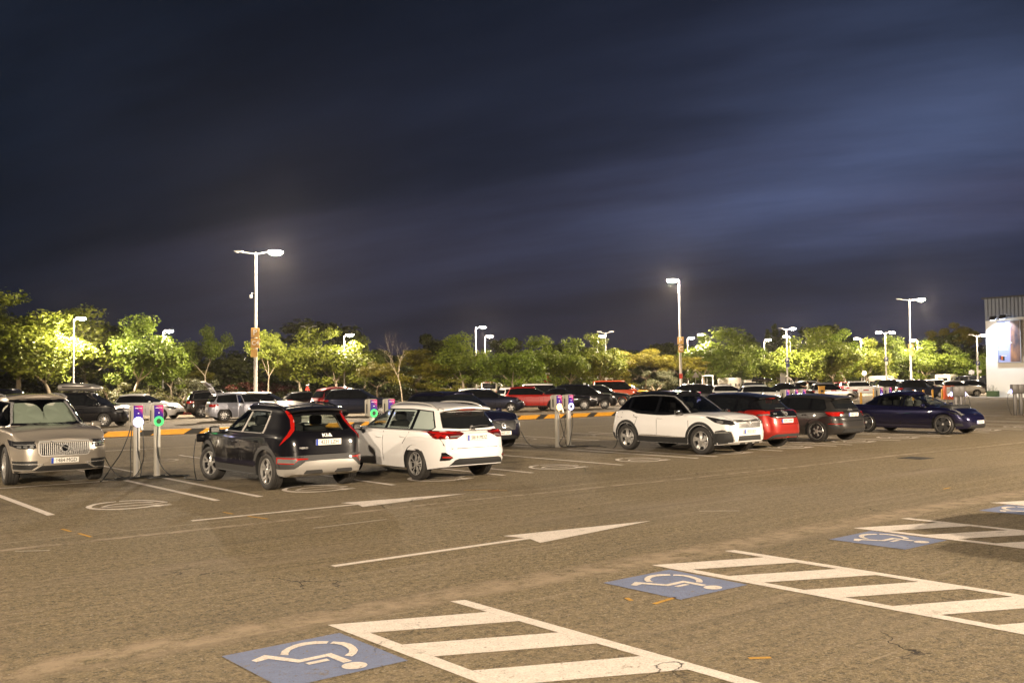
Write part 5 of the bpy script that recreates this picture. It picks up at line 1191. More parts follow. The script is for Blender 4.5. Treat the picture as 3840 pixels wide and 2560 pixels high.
def car_two_tone():
    S=mk(4.45,1.84,1.615,2.675,.93,.36,nose=.88,cowl=1.06,xc=1.06,xh=.32,xt=-1.62,xe=-2.05,belt=1.04,zb=.66,wr=.67,wbase=.955,sill=.26,roofend=1.50,
       top=[(-2.1825,1.03),(-2.06,1.08),(-1.34,1.12),(-.9,1.06),(0,1.025),(.96,1.055),(1.21,1.05),(1.85,.985),(2.05,.94),(2.22,.89),(2.2675,.87)],
       fp=[(.15,.20),(.30,.04),(.42,0),(.60,.0),(.84,.03),(.93,.10),(1.2,.16)])
    B=build_car(S); sk=Skin([B['body'],B['cab']]); mat='white'
    t=thing('car','white SUV with black roof and black wheel arch cladding, nose to the right','car',(20.9,16.85+1.34,0),R(-90),FROW)
    ws=screen_poly(S,w0=.74,w1=.74)
    ou=[(.84,1.075),(.68,1.19),(.45,1.35),(.20,1.49),(-.1,1.52),(-.6,1.525),(-1.1,1.50),(-1.42,1.46),(-1.60,1.40),(-1.95,1.16),(-1.9,1.135),(-1.5,1.155),(-1.2,1.14),(-.9,1.095),(-.4,1.068),(.3,1.06)]
    cuts=[('F',inset(ws,.05))]
    for d in 'LR': cuts+=[(d,inset(clip(ou,-.16,1.3),.04))]
    finish(t,B,mat,'gloss',cut=cuts)
    window(sk,t,'F',ws,'windscreen',fr=.04); patch_obj(sk,'rear_window','dglass',t,[('B',screen_poly(S,False))],off=.012)
    sides(sk,t,S,(-1.30,-.22),ou,mat='tint',see=True)
    m=MB()
    for d in 'LR': sk.patch(d,[(.86,1.08),(.70,1.21),(.47,1.37),(.2,1.515),(-.1,1.54),(-.6,1.55),(-1.3,1.52),(-1.60,1.45),(-1.6,1.435),(-1.3,1.50),(-.6,1.532),(-.1,1.522),(.2,1.497),(.455,1.355),(.685,1.195),(.845,1.075)],.012,.012,mb=m)
    m.obj('window_trim','chrome',t,smooth=40)
    clads(sk,t,B,'plastic',w=.085,zs=.44,z0=.2)
    for d in 'LR':
        patch_obj(sk,'sill_trim','chrome',t,[(d,[(-.85,.425),(.80,.425),(.80,.445),(-.4,.475),(-.80,.465)])],off=.016)
        patch_obj(sk,'bumper_cladding','plastic',t,[(d,[(1.86,.28),(2.10,.28),(2.10,.36),(2.02,.56),(1.94,.60),(1.87,.44)])],off=.008)
        patch_obj(sk,'bumper_cladding','plastic',t,[(d,[(-1.86,.30),(-2.12,.31),(-2.12,.50),(-1.88,.48)])],off=.008)
    gp=[(-.42,.70),(.42,.70),(.50,.86),(.48,.905),(-.48,.905),(-.50,.86)]; patch_obj(sk,'grille','gloss',t,[('F',gp)],off=.006)
    m=MB(); stripes_patch(sk,'F',inset(gp,.015),m,6,False,.38,.022,mi=1); sk.patch('F',gp,.018,.02,hole=inset(gp,.014),mb=m); m.obj('grille_bars',['chrome','alloy'],t,smooth=40)
    # rearing emblem
    m=MB(); sk.patch('F',[(-.05,.73),(-.01,.74),(.0,.78),(.03,.74),(.05,.745),(.02,.80),(.055,.79),(.03,.83),(.05,.86),(.01,.875),(-.02,.85),(-.045,.83),(-.02,.80),(-.03,.77)],.028,.012,mb=m); m.obj('grille_emblem','chrome',t)
    for s in (1,-1):
        d='L' if s>0 else 'R'
        hl=[(s*.53,.795),(s*.66,.775),(s*.88,.86),(s*.93,.94),(s*.90,.955),(s*.70,.905),(s*.55,.87)]
        patch_obj(sk,'headlight','lensd',t,[('F',hl)],off=.008)
        h=patch_obj(sk,'headlight','lensd',t,[(d,[(2.14,.79),(2.0,.80),(1.80,.845),(1.52,.985),(1.56,.995),(1.85,.955),(2.14,.885)])],off=.008)
        m=MB(); sk.patch(d,[(2.0,.82),(1.90,.83),(1.84,.88),(1.96,.90),(2.02,.87)],.014,.006,mb=m); m.obj('headlight_optics','lens',h)
        pod=[(s*.60,.34),(s*.86,.32),(s*.90,.60),(s*.80,.655),(s*.66,.60)]
        patch_obj(sk,'side_intake','plastic',t,[('F',pod)],off=.008); patch_obj(sk,'fog_lamp','lens',t,[('F',[(s*.70,.585),(s*.88,.56),(s*.88,.60),(s*.74,.625)])],off=.013)
        m=MB(); sk.patch('F',[(s*.57,.36),(s*.66,.61),(s*.80,.67),(s*.80,.655),(s*.67,.60),(s*.60,.36)],.018,.012,mb=m); m.obj('intake_trim','chrome',t)
        patch_obj(sk,'tail_light','taild',t,[(d,[(-2.12,.94),(-1.86,1.02),(-1.86,1.07),(-2.12,1.06)])],off=.008)
    lg=[(-.46,.37),(.46,.37),(.44,.50),(-.44,.50)]; patch_obj(sk,'lower_grille','plastic',t,[('F',lg)],off=.006)
    m=MB(); stripes_patch(sk,'F',inset(lg,.008),m,4,False,.4,.022); m.obj('lower_grille_slats','gplastic',t)
    patch_obj(sk,'skid_plate','skid',t,[('F',[(-.80,.30),(-.5,.35),(.5,.35),(.80,.30),(.66,.255),(-.66,.255)])],off=.022,thick=.03)
    for k in (-1,0,1): patch_obj(sk,'skid_recess','plastic',t,[('F',[(k*.30-.11,.285),(k*.30+.11,.285),(k*.30+.09,.325),(k*.30-.09,.325)])],off=.026)
    h,_=sk.hit('F',0,.61); plate(t,h.x+.03,0,.605,'0553 LKY')
    seams(sk,t,[(d,q) for d in 'LR' for q in ([(-.18,.46),(-.17,.7),(-.2,1.04)],[(.92,.40),(.96,.7),(.92,1.04)],[(-1.0,.72),(-.92,.9),(-1.2,1.09)],[(-1.52,.92),(-1.72,.92),(-1.72,1.05),(-1.50,1.05)])]+[('T',[(2.1,.5),(1.6,.70),(1.1,.78)]),('T',[(2.1,-.5),(1.6,-.70),(1.1,-.78)])])
    handles(sk,t,[(-.06,.92),(-.95,.95)],mat,w=.22); mirrors(t,B,.72,1.10,.86,'gloss',s=1.15); rails(t,B,-1.5,.15,.565,'gloss',.04); seats(t,B,rows=((.05,),(-.8,)))
    add_wheels(t,B,'five',tw=.225)
def car_red_hatch():
    S=mk(4.49,1.79,1.53,2.70,.85,.335,nose=.78,cowl=1.02,xc=1.15,xh=.28,xt=-1.66,xe=-2.10,belt=1.0,zb=.62,wr=.64,wbase=.955,sill=.24,roofend=1.43,
      top=[(-2.29,1.02),(-2.15,1.08),(-1.6,1.10),(-.9,1.03),(0,1.0),(1.05,1.01),(1.3,1.0),(1.9,.90),(2.0,.83),(2.2,.78),(2.2,.77)][:-1])
    B=build_car(S); sk=Skin([B['body'],B['cab']]); mat='leafred'
    t=thing('car','metallic red hatchback with black roof and tailgate, tail towards the camera','car',(23.2,17.3+1.35,0),R(90),FROW)
    finish(t,B,mat,'gloss',cut=[('B',inset([(-.60,1.10),(0,1.08),(.60,1.10),(.55,1.22),(.47,1.345),(0,1.365),(-.47,1.345),(-.55,1.22)],.03))]); ou=dlo(S,m=.08,x0=-1.50,x1=-1.42)
    sides(sk,t,S,(-1.05,-.2),ou,mat='dglass'); patch_obj(sk,'windscreen','dglass',t,[('F',screen_poly(S))],off=.012)
    gate=[(-.60,.90),(-.45,.865),(.45,.865),(.60,.90),(.70,1.02),(.62,1.12),(.50,1.40),(-.50,1.40),(-.62,1.12),(-.70,1.02)]
    patch_obj(sk,'tailgate_panel','gloss',t,[('B',gate)],off=.008)
    rw=[(-.60,1.10),(0,1.08),(.60,1.10),(.55,1.22),(.47,1.345),(0,1.365),(-.47,1.345),(-.55,1.22)]; patch_obj(sk,'rear_window','dglass',t,[('B',rw)],off=.014)
    for s in (1,-1):
        tl=[(s*.60,1.0),(s*.60,1.045),(s*.72,1.045),(s*.80,1.04),(s*.80,.98),(s*.70,.985)]
        patch_obj(sk,'tail_light','tail',t,[('B',tl)],off=.018); patch_obj(sk,'reversing_light','lens',t,[('B',[(s*.60,.955),(s*.86,.935),(s*.88,.975),(s*.64,.985)])],off=.018)
        d='L' if s>0 else 'R'; patch_obj(sk,'tail_light','tail',t,[('B'+d,[(-.16,.97),(.02,.95),(.24,1.0),(.36,1.045),(.16,1.048),(-.16,1.048)])],off=.014)
    m=MB(); sk.patch('B',[(-.46,.885),(.46,.885),(.44,.905),(-.44,.905)],.022,.012,mb=m); m.obj('tailgate_bar','chrome',t)
    rc=[(.075*math.cos(a),1.0+.065*math.sin(a)) for a in [2*PI*i/20 for i in range(20)]]; ri=[(x*.75,1.0+(z-1.0)*.75) for x,z in rc]
    m=MB(); sk.patch('B',rc,.03,.015,hole=ri,mb=m); sk.patch('B',[(-.09,.99),(.09,.99),(.09,1.012),(-.09,1.012)],.034,.015,mb=m); m.obj('tailgate_emblem','chrome',t)
    text_on(t,sk,'B','LEAF',.05,.45,.985,'chrome',off=.02,sx=1.5)
    h,_=sk.hit('B',0,.79); plate(t,h.x-.02,0,.79,'9595 LMW',True)
    patch_obj(sk,'rear_valance','gplastic',t,[('B',[(-.72,.27),(-.60,.40),(-.5,.43),(.5,.43),(.60,.40),(.72,.27)])],off=.012,thick=.03)
    patch_obj(sk,'rear_fog_lamp','tail',t,[('B',[(-.08,.30),(.08,.30),(.07,.36),(-.07,.36)])],off=.02)
    spoiler(t,B,'gloss')
    m=MB(); m.tube([(-1.35,.0,1.50),(-1.48,.0,1.66)],.006,6); m.obj('roof_antenna','plastic',t)
    m=MB(); sk.patch('B',[(-.14,1.385),(.14,1.385),(.14,1.405),(-.14,1.405)],.11,.05,mb=m); m.obj('high_brake_light','tail',t)
    m=MB(); m.tube([(-2.16,.0,1.13),(-2.12,.2,1.14),(-2.12,.36,1.14)],.011,6); m.obj('rear_wiper','gplastic',t)
    seams(sk,t,[('B',[(-.62,.86),(-.50,.70),(.50,.70),(.62,.86)])]+[(d,q) for d in 'LR' for q in ([(-.16,.34),(-.15,.98)],[(.95,.4),(.88,.98)])])
    mirrors(t,B,.80,1.04,.84,'gloss'); handles(sk,t,[(0,.85),(-.9,.88)],mat)
    for s in (1,-1): patch_obj(sk,'headlight','lens',t,[('L' if s>0 else 'R',[(1.6,.88),(2.05,.74),(2.1,.80),(1.75,.93)])],off=.008)
    add_wheels(t,B,'darkten',tw=.21)
def car_grey_hatch():
    S=mk(4.34,1.815,1.43,2.636,.87,.34,nose=.72,cowl=.96,xc=1.0,xh=.16,xt=-1.72,xe=-2.0,belt=.94,zb=.58,wr=.66,wbase=.955,sill=.22,roofend=1.34,
      rp=[(.2,.12),(.34,.03),(.46,0),(.60,.02),(.72,.03),(.80,.075),(1.05,.13)])
    B=build_car(S); sk=Skin([B['body'],B['cab']]); mat='grey'
    t=thing('car','dark grey hatchback with dark alloy wheels between the red hatchback and the deep blue saloon','car',(27.13,17.53+1.318,0),R(90),FROW)
    finish(t,B,mat,cut=[('B',inset([(-.60,1.03),(0,1.01),(.60,1.03),(.53,1.26),(0,1.275),(-.53,1.26)],.03))]); ou=dlo(S,m=.075,x0=-1.62,x1=-1.45)
    sides(sk,t,S,(-1.05,-.22),ou,mat='dglass'); patch_obj(sk,'windscreen','dglass',t,[('F',screen_poly(S))],off=.012)
    rw=[(-.60,1.03),(0,1.01),(.60,1.03),(.53,1.26),(0,1.275),(-.53,1.26)]; patch_obj(sk,'rear_window','dglass',t,[('B',rw)],off=.014)
    for s in (1,-1):
        d='L' if s>0 else 'R'
        tl=[(s*.44,.90),(s*.50,.85),(s*.72,.80),(s*.87,.80),(s*.89,.925),(s*.50,.93)]
        l=patch_obj(sk,'tail_light','taild',t,[('B',tl)],off=.010); patch_obj(sk,'lamp_glow_strip','tail',l,[('B',[(s*.47,.90),(s*.86,.885),(s*.86,.91),(s*.50,.92)])],off=.015)
        patch_obj(sk,'tail_light','tail',t,[('B'+d,[(-.14,.80),(.04,.80),(.20,.87),(.26,.93),(-.14,.925)])],off=.012)
        patch_obj(sk,'reflector','tail',t,[('B',[(s*.60,.56),(s*.86,.56),(s*.86,.58),(s*.60,.58)])],off=.012)
        patch_obj(sk,'side_vent','plastic',t,[('B',[(s*.66,.40),(s*.86,.42),(s*.84,.53),(s*.74,.52)])],off=.010)
    m=MB(); lg=[(-.62,.30),(-.54,.42),(.54,.42),(.62,.30)]; sk.patch('B',lg,.010,.03,mb=m); stripes_patch(sk,'B',inset(lg,.015),m,5,False,.4,.018,mi=1); m.obj('rear_valance',['plastic','gplastic'],t)
    m=MB(); sk.patch('B',[(-.40,.935),(.40,.935),(.40,.95),(-.40,.95)],.016,.01,mb=m); m.obj('tailgate_bar','gloss',t)
    for k in range(4):
        m=MB(); sk.patch('B',[(-.075+k*.05+.034*math.cos(a),.985+.03*math.sin(a)) for a in [2*PI*i/16 for i in range(16)]],.02,.01,hole=[(-.075+k*.05+.024*math.cos(a),.985+.021*math.sin(a)) for a in [2*PI*i/16 for i in range(16)]],mb=m); m.obj('ring_emblem','chrome',t)
    h,_=sk.hit('B',0,.85); plate(t,h.x-.02,0,.845,'7023 LZP',True)
    spoiler(t,B,mat)
    seams(sk,t,[('B',[(-.60,.93),(-.52,.66),(.52,.66),(.60,.93)]),('L',[(-1.9,.60),(-1.62,.58)])]+[(d,q) for d in 'LR' for q in ([(-.2,.30),(-.18,.93)],[(.86,.4),(.82,.93)],[(-1.0,.66),(-1.08,.93)])])
    mirrors(t,B,.68,.98,.86,mat); handles(sk,t,[(-.04,.80),(-.92,.83)],mat)
    for s in (1,-1): patch_obj(sk,'headlight','lens',t,[('L' if s>0 else 'R',[(1.7,.70),(2.05,.64),(2.05,.72),(1.7,.78)])],off=.008)
    add_wheels(t,B,'darkten',tw=.225,rimr=.25)
def car_blue_saloon():
    S=mk(4.69,1.85,1.435,2.875,.84,.345,nose=.69,cowl=.93,xc=1.22,xh=.22,xt=-1.45,xe=-1.95,belt=.90,zb=.56,wr=.62,wbase=.955,sill=.19,roofend=1.30,kind='sedan',deck=1.0,
      roof=[(-1.45,1.22),(-1.0,1.34),(-.5,1.42),(-.1,1.435),(.12,1.41),(.22,1.38)],
      fp=[(.15,.10),(.30,.0),(.42,0),(.55,.03),(.66,.10),(.75,.15),(1,.2)],p=4.6,
      top=[(-2.31,.93),(-2.2,.99),(-1.9,1.0),(-1.0,.95),(0,.905),(1.12,.93),(1.37,.915),(1.7,.85),(1.95,.775),(2.15,.70),(2.2775,.67)])
    B=build_car(S); sk=Skin([B['body'],B['cab']]); mat='blue'
    t=thing('car','deep blue fastback saloon with grey wheel covers, rightmost of the front row','car',(33.35,16.7+1.4375,0),R(-90),FROW)
    ws=screen_poly(S,w0=.76,w1=.76)
    ou=[(.92,.945),(.74,1.06),(.48,1.20),(.20,1.31),(-.05,1.345),(-.4,1.35),(-.9,1.29),(-1.3,1.18),(-1.62,1.05),(-1.60,1.02),(-1.2,.985),(-.5,.955),(.3,.94)]
    cuts=[('F',inset(ws,.05))]
    for d in 'LR': cuts+=[(d,inset(clip(ou,a,b),.035)) for a,b in ((-.98,-.13),(-.02,1.2))]
    finish(t,B,mat,mat,cut=cuts)
    window(sk,t,'F',ws,'windscreen',fr=.03); patch_obj(sk,'rear_window','dglass',t,[('T',[(-1.05,-.5),(-1.05,.5),(-1.85,.55),(-1.85,-.55)])],off=.006)
    sides(sk,t,S,(-1.0,-.08),ou,mat='glass',see=True); patch_obj(sk,'glass_roof','gloss',t,[('T',[(.12,-.46),(.12,.46),(-1.0,.46),(-1.0,-.46)])],off=.004)
    for s in (1,-1):
        d='L' if s>0 else 'R'
        patch_obj(sk,'headlight','lens',t,[('T',[(1.62,s*.78),(1.70,s*.80),(2.02,s*.72),(2.06,s*.62),(1.92,s*.62)])],off=.008)
        patch_obj(sk,'headlight','lensd',t,[(d,[(1.55,.80),(1.95,.66),(2.05,.60),(1.98,.70),(1.7,.80)])],off=.008)
        patch_obj(sk,'tail_light','tail',t,[(d,[(-2.3,.80),(-2.0,.86),(-1.95,.92),(-2.3,.90)])],off=.008)
        patch_obj(sk,'side_intake','plastic',t,[('F',[(s*.70,.30),(s*.84,.30),(s*.84,.40),(s*.74,.38)])],off=.008)
    patch_obj(sk,'lower_grille','plastic',t,[('F',[(-.6,.22),(.6,.22),(.5,.32),(-.5,.32)])],off=.006)
    h,_=sk.hit('F',0,.40); plate(t,h.x+.03,0,.42,'1183 KZC')
    seams(sk,t,[(d,q) for d in 'LR' for q in ([(-.10,.26),(-.06,.6),(-.06,.92)],[(1.02,.4),(.98,.7),(.92,.92)],[(-1.0,.60),(-.98,.8),(-1.06,.95)],[(-.9,.36),(.9,.33)])]+[('T',[(1.85,.5),(1.3,.72)]),('T',[(1.85,-.5),(1.3,-.72)])])
    mirrors(t,B,.80,.98,.86,mat,s=1.0); seats(t,B,rows=((.0,),(-.8,)))
    add_wheels(t,B,'aero',tw=.225,rimr=.27)
for fn in (car_volvo,car_black_crossover,car_white_wagon,car_dark_suv,car_two_tone,car_red_hatch,car_grey_hatch,car_blue_saloon): fn()
# =================================================================== other cars
G_K='cars in the angled bays behind the striped kerb'; G_F='cars farther back in the car park'
def kinds(k,**o):
    D=dict(
     hatch=dict(L_=4.1,W_=1.77,H_=1.47,wb=2.58,fo=.80,r=.31,nose=.74,cowl=.98,belt=.95),
     wagon=dict(L_=4.65,W_=1.82,H_=1.48,wb=2.72,fo=.90,r=.33,nose=.74,cowl=.98,belt=.96,xt=-2.0,xe=-2.22),
     suv=dict(L_=4.45,W_=1.84,H_=1.63,wb=2.65,fo=.88,r=.36,nose=.88,cowl=1.08,belt=1.05,zb=.68,sill=.26,wr=.68),
     mpv=dict(L_=4.45,W_=1.83,H_=1.65,wb=2.72,fo=.88,r=.33,nose=.82,cowl=1.06,belt=1.0,xc=1.25,xh=.35,zb=.66,wr=.72,roofend=1.56),
     sedan=dict(L_=4.75,W_=1.84,H_=1.44,wb=2.85,fo=.86,r=.335,nose=.72,cowl=.95,belt=.93,kind='sedan',deck=1.0,zb=.6,wr=.64),
     van=dict(L_=4.9,W_=1.92,H_=1.95,wb=3.1,fo=.85,r=.33,nose=.95,cowl=1.2,belt=1.08,xc=1.75,xh=1.05,xt=-2.0,xe=-2.1,zb=.75,wr=.84,wbase=.97,sill=.25,roofend=1.91),
     svan=dict(L_=4.4,W_=1.82,H_=1.80,wb=2.75,fo=.85,r=.32,nose=.90,cowl=1.12,belt=1.05,xc=1.3,xh=.6,xt=-1.85,xe=-2.0,zb=.72,wr=.80,wbase=.97,roofend=1.74))
    d=dict(D[k]); d.update(o); return mk(**d)
def at_wheel(x,y,rz,S,fx=1,side=-1):
    "car origin from the ground point below one wheel (fx: front +1/rear -1, side: -1 right/+1 left)"
    v=Matrix.Rotation(rz,2)@Vector((fx*S['wb']/2,side*(S['W']/2-.12))); return x-v.x,y-v.y
H95=HEAD(95.7); H60=HEAD(62)
RW=(-.62,.33)
# row behind the striped kerb: noses to the right
S=kinds('mpv'); cm=generic('car','black people carrier carrying a silver roof box',S,'black',at_wheel(14.6,49.4,H95,S,1,-1),H95,'ten',group=G_K,opts=dict(rails=None))
S=kinds('suv',H_=1.86); generic('car','dark SUV whose roof shows above the beige SUV',S,'navy',W(60,60),H95,'ten',group=G_K,opts=dict(rails='gloss'))
S=kinds('hatch',L_=4.05); generic('car','white hatchback with black grille, right of the charging posts',S,'white',at_wheel(20.2,57.4,H95,S,1,-1),H95,'seven',group=G_F)
S=kinds('suv'); generic('car','black estate-like SUV showing its left-pointing tail, by the red barrier block',S,'brown',at_wheel(22.9,58.2,H60,S,-1,-1),H60,'seven',group=G_F,opts=dict(chrome='chrome',rails='gloss'))
# pale electric hatchback, tailgate up and rear door open
S=kinds('hatch',L_=4.2,W_=1.78,H_=1.52,r=.34,nose=.78,cowl=1.0,belt=.98)
ex,ey=at_wheel(21.2,50.7,H60,S,-1,-1)
et,eB,esk=generic('car','pale silver hatchback with its tailgate raised and a rear door open',S,'paleblue',(ex,ey),H60,'ten',group=G_K)
def tailgate(t,B,mat,ang=62,lit=True):
    q=B['S']['_']; hx=q['xt']+.05; hz=q['re']-.02; hw=.62
    m=MB(); T=Matrix.Translation((hx,0,hz))@Matrix.Rotation(R(ang-90),4,'Y')
    # panel hangs along -z in its own frame; rotated up it points back
    out=[(-.05,-hw,0),(-.05,hw,0),(-.42,hw*1.02,-.48),(-.42,-hw*1.02,-.48),(-.46,-hw*1.12,-.92),(-.46,hw*1.12,-.92)]
    T=Matrix.Translation((hx,0,hz))@Matrix.Rotation(R(ang),4,'Y')
    def pl(z0,z1,w0,w1,x0,x1,mi,th=.05): m.add([(x0,-w0,z0),(x0,w0,z0),(x1,w1,z1),(x1,-w1,z1),(x0+th,-w0,z0),(x0+th,w0,z0),(x1+th,w1,z1),(x1+th,-w1,z1)],[(0,1,2,3),(7,6,5,4),(0,4,5,1),(1,5,6,2),(2,6,7,3),(3,7,4,0)],mi,T)
    pl(0,-.07,.60,.62,0,-.04,0); pl(-.07,-.44,.54,.58,-.05,-.24,1,.02); pl(-.44,-.92,.66,.64,-.24,-.30,0)
    for s in (1,-1):
        m.add([(-.05,s*.54,-.07),(-.05,s*.63,-.07),(-.24,s*.66,-.44),(-.24,s*.56,-.44),(.0,s*.54,-.07),(.0,s*.63,-.07),(-.19,s*.66,-.44),(-.19,s*.56,-.44)],[(0,1,2,3),(7,6,5,4),(0,4,5,1),(1,5,6,2),(2,6,7,3),(3,7,4,0)],0,T)
        m.add([(-.31,s*.40,-.50),(-.31,s*.64,-.50),(-.33,s*.64,-.66),(-.33,s*.40,-.66)],[(0,1,2,3)],2,T)
    o=m.obj('tailgate',[mat,'dglass','tail'],t,smooth=35)
    m=MB(); m.box((q['xr']+.30,0,1.08),(.10,1.2,.62),bev=.03); m.obj('boot_opening','under',t)
def open_door(t,B,mat,x,side=-1,ang=60,w=.95):
    T=Matrix.Translation((x,side*(B['HW']-.03),0))@Matrix.Rotation(side*-R(ang),4,'Z'); q=B['S']['_']; b=q['belt']
    m=MB(); m.box((-w/2,0,.30+(b-.30)/2),(w,.09,b-.30),bev=.03,T=T)
    m.tube([(0,0,b),(-.22,-side*.12,q['H']-.1),(-w+.15,-side*.14,q['H']-.08),(-w,0,b)],.025,6,T=T); o=m.obj('open_door',mat,t,smooth=40)
    m=MB(); m.add([(-.02,0,b),(-.23,-side*.12,q['H']-.11),(-w+.16,-side*.14,q['H']-.09),(-w+.02,0,b)],[(0,1,2,3)],T=T); m.obj('side_window','tint',o)
tailgate(et,eB,'paleblue',122); open_door(et,eB,'paleblue',-.25,-1,58)
S=kinds('wagon',H_=1.5); x,y=W(1010,57.5); generic('car','silver estate roof and windscreen behind the pale car with the raised tailgate',S,'silver',(x,y),H95,'ten',group=G_K,opts=dict(chrome='chrome'))
S=kinds('mpv',H_=1.72); x,y=W(1285,66); generic('car','dark red people carrier partly behind the dark steel blue SUV',S,'darkred',(x,y),H60+.2,'ten',group=G_F)
S=kinds('hatch',H_=1.42); x,y=W(1165,68); generic('car','small black hatchback beside the dark red people carrier',S,'black',(x,y),H60,'ten',group=G_F)
S=kinds('suv',L_=4.5); generic('car','dark steel blue SUV seen above the black crossover',S,'steelblue',at_wheel(30.3,49.6,H95,S,1,-1),H95,'ten',group=G_K,opts=dict(rails=None))
S=kinds('hatch',L_=4.4,H_=1.48,wb=2.65); generic('car','dark blue hatchback with silver wheels left of the bright red SUV',S,'steelblue',at_wheel(39.6,48.9,H95,S,1,-1),H95,'five',group=G_K)
S=kinds('hatch'); x,y=W(1800,72); generic('car','white car roof just behind the dark blue hatchback',S,'white',(x,y),H95,'seven',group=G_F)
S=kinds('hatch',H_=1.5); x,y=W(1945,78); generic('car','white hatchback with red tail lamps peeping out behind the bright red SUV',S,'white',(x,y),H60,'seven',group=G_F)
S=kinds('suv',H_=1.61,L_=4.38); generic('car','bright red SUV beside the charging post with a yellow ring',S,'red',at_wheel(43.4,49.0,H95,S,1,-1),H95,'five',group=G_K,opts=dict(clad=True,rails='gloss'))
S=kinds('svan',H_=1.76); x,y=W(2045,77); generic('small_van','white passenger van behind the bright red SUV',S,'white',(x,y),H95,'steel',group=G_F)
S=kinds('sedan',L_=4.9,H_=1.46,r=.36); generic('car','black saloon with ten-spoke wheels directly right of the charging posts with a blue-white ring',S,'black',at_wheel(45.7,48.5,H95,S,1,-1),H95,'ten',group=G_K); 
S=kinds('mpv',L_=4.8,H_=1.70,wb=2.85); tx,ty=at_wheel(48.6,49.5,H95,S,1,-1); generic('car','black people carrier with a small white taxi sign on its roof',S,'black',(tx,ty),H95,'ten',group=G_K,opts=dict(chrome='gloss'))
m=MB(); m.box((0,0,.06),(.16,.55,.13),bev=.02); o=m.obj('taxi_sign','signwhite',loc=(tx,ty,1.70),rot=(0,0,H95)); tag(o,'small white taxi sign on the black people carrier roof','roof sign')
S=kinds('wagon',L_=4.9,H_=1.60,wb=2.9); x,y=W(2262,78); generic('car','long black estate in front of the orange-red van',S,'black',(x,y),H95,'ten',group=G_F)
S=kinds('van',H_=1.96); x,y=W(2300,92); generic('passenger_van','orange-red passenger van by the white height gate',S,'orange',(x,y),H95,'steel',group=G_F)
S=kinds('hatch',H_=1.55); x,y=W(2372,97); generic('car','yellow car just beyond the orange-red van',S,'yellowp',(x,y),H95,'seven',group=G_F)
S=kinds('wagon',H_=1.62,L_=4.9,wb=2.9); x,y=W(2560,77); generic('car','long black estate above the two-tone SUV, red tail to the right',S,'black',(x,y),H95+PI+.15,'ten',group=G_F,opts=dict(rails='chrome'))
S=kinds('sedan',H_=1.5); x,y=W(2665,86); generic('car','black saloon between the long black estate and the white hatchback',S,'black',(x,y),H95,'ten',group=G_F)
S=kinds('hatch',H_=1.50); x,y=W(2742,84); generic('car','white hatchback below the white motorhome',S,'white',(x,y),H95,'seven',group=G_F)
S=kinds('hatch',L_=4.4,H_=1.50); x,y=W(2872,75); generic('car','white hatchback rising behind the red and black hatchback',S,'white',(x,y),H95,'seven',group=G_F)
S=kinds('wagon',H_=1.60); x,y=W(2855,98); generic('car','black estate with black roof box behind the white hatchback',S,'black',(x,y),H95,'seven',group=G_F)
S=kinds('sedan',H_=1.58,L_=4.8); x,y=W(2955,83); generic('car','black coupe-like saloon behind the charging units of the grey hatchback',S,'black',(x,y),H95,'ten',group=G_F)
S=kinds('mpv',H_=1.72,L_=4.5); sx_,sy_=W(3045,93); st,sB,_=generic('car','silver people carrier with raised tailgate, people loading it',S,'silver',(sx_,sy_),H95,'ten',group=G_F)
tailgate(st,sB,'silver',118); open_door(st,sB,'silver',.55,-1,70)
S=kinds('hatch',L_=4.2,H_=1.55); x,y=W(3118,85); generic('car','silver hatchback nose beside the yellow barrier cabinet',S,'silver',(x,y),H95,'ten',group=G_F)
S=kinds('hatch',H_=1.5); x,y=W(3165,125); generic('car','small red hatchback just left of the white crossover',S,'darkred',(x,y),H60,'seven',group=G_F)
S=kinds('suv',H_=1.62,L_=4.4); kx,ky=W(3240,105); generic('car','white crossover with black window line beyond the deep blue saloon',S,'white',(kx,ky),HEAD(99),'five',group=G_F,opts=dict(rails='gloss'))
S=kinds('suv',H_=1.72); x,y=W(3305,126); generic('car','dark SUV with red tail lamps beside the second motorhome',S,'black',(x,y),H60+.5,'seven',group=G_F)
S=kinds('suv',H_=1.76); x,y=W(3352,114); generic('car','black SUV right of the white crossover',S,'black',(x,y),H95,'seven',group=G_F)
S=kinds('mpv',H_=1.72,L_=4.85,wb=2.95,fo=.92); x,y=W(3452,95); generic('car','long dark grey seven-seater behind the yellow bollards',S,'steelblue',(x,y),H95,'ten',group=G_F,opts=dict(chrome='gloss',rails='gloss'))
S=kinds('suv',H_=1.60,L_=4.2,r=.35); x,y=W(3598,98); generic('car','silver crossover nose to the right beside the building',S,'silver',(x,y),HEAD(104),'seven',group=G_F)
S=kinds('hatch',H_=1.58,L_=4.3); x,y=W(3668,107); generic('car','black hatchback half hidden by the corner of the building',S,'black',(x,y),H95,'seven',group=G_F)
S=kinds('wagon',H_=1.6); x,y=W(3390,128); generic('car','white estate with a roof sign far behind the dark grey seven-seater',S,'white',(x,y),H95,'seven',group=G_F)
S=kinds('hatch',H_=1.62); x,y=W(3452,132); generic('car','distant dark car below the tallest right lamp post',S,'midgrey',(x,y),H95,'seven',group=G_F)
S=kinds('suv',H_=1.72); x,y=W(3522,116); generic('car','white SUV roof behind the dark grey seven-seater, before the caravan',S,'white',(x,y),H60,'seven',group=G_F)
S=kinds('van',H_=2.12); x,y=W(3632,120); generic('passenger_van','dark van with many windows behind the silver crossover',S,'black',(x,y),HEAD(90),'steel',group=G_F)
S=kinds('van',H_=2.2); x,y=W(3722,128); generic('passenger_van','black van at the far right, cut off by the building',S,'black',(x,y),H95,'steel',group=G_F)
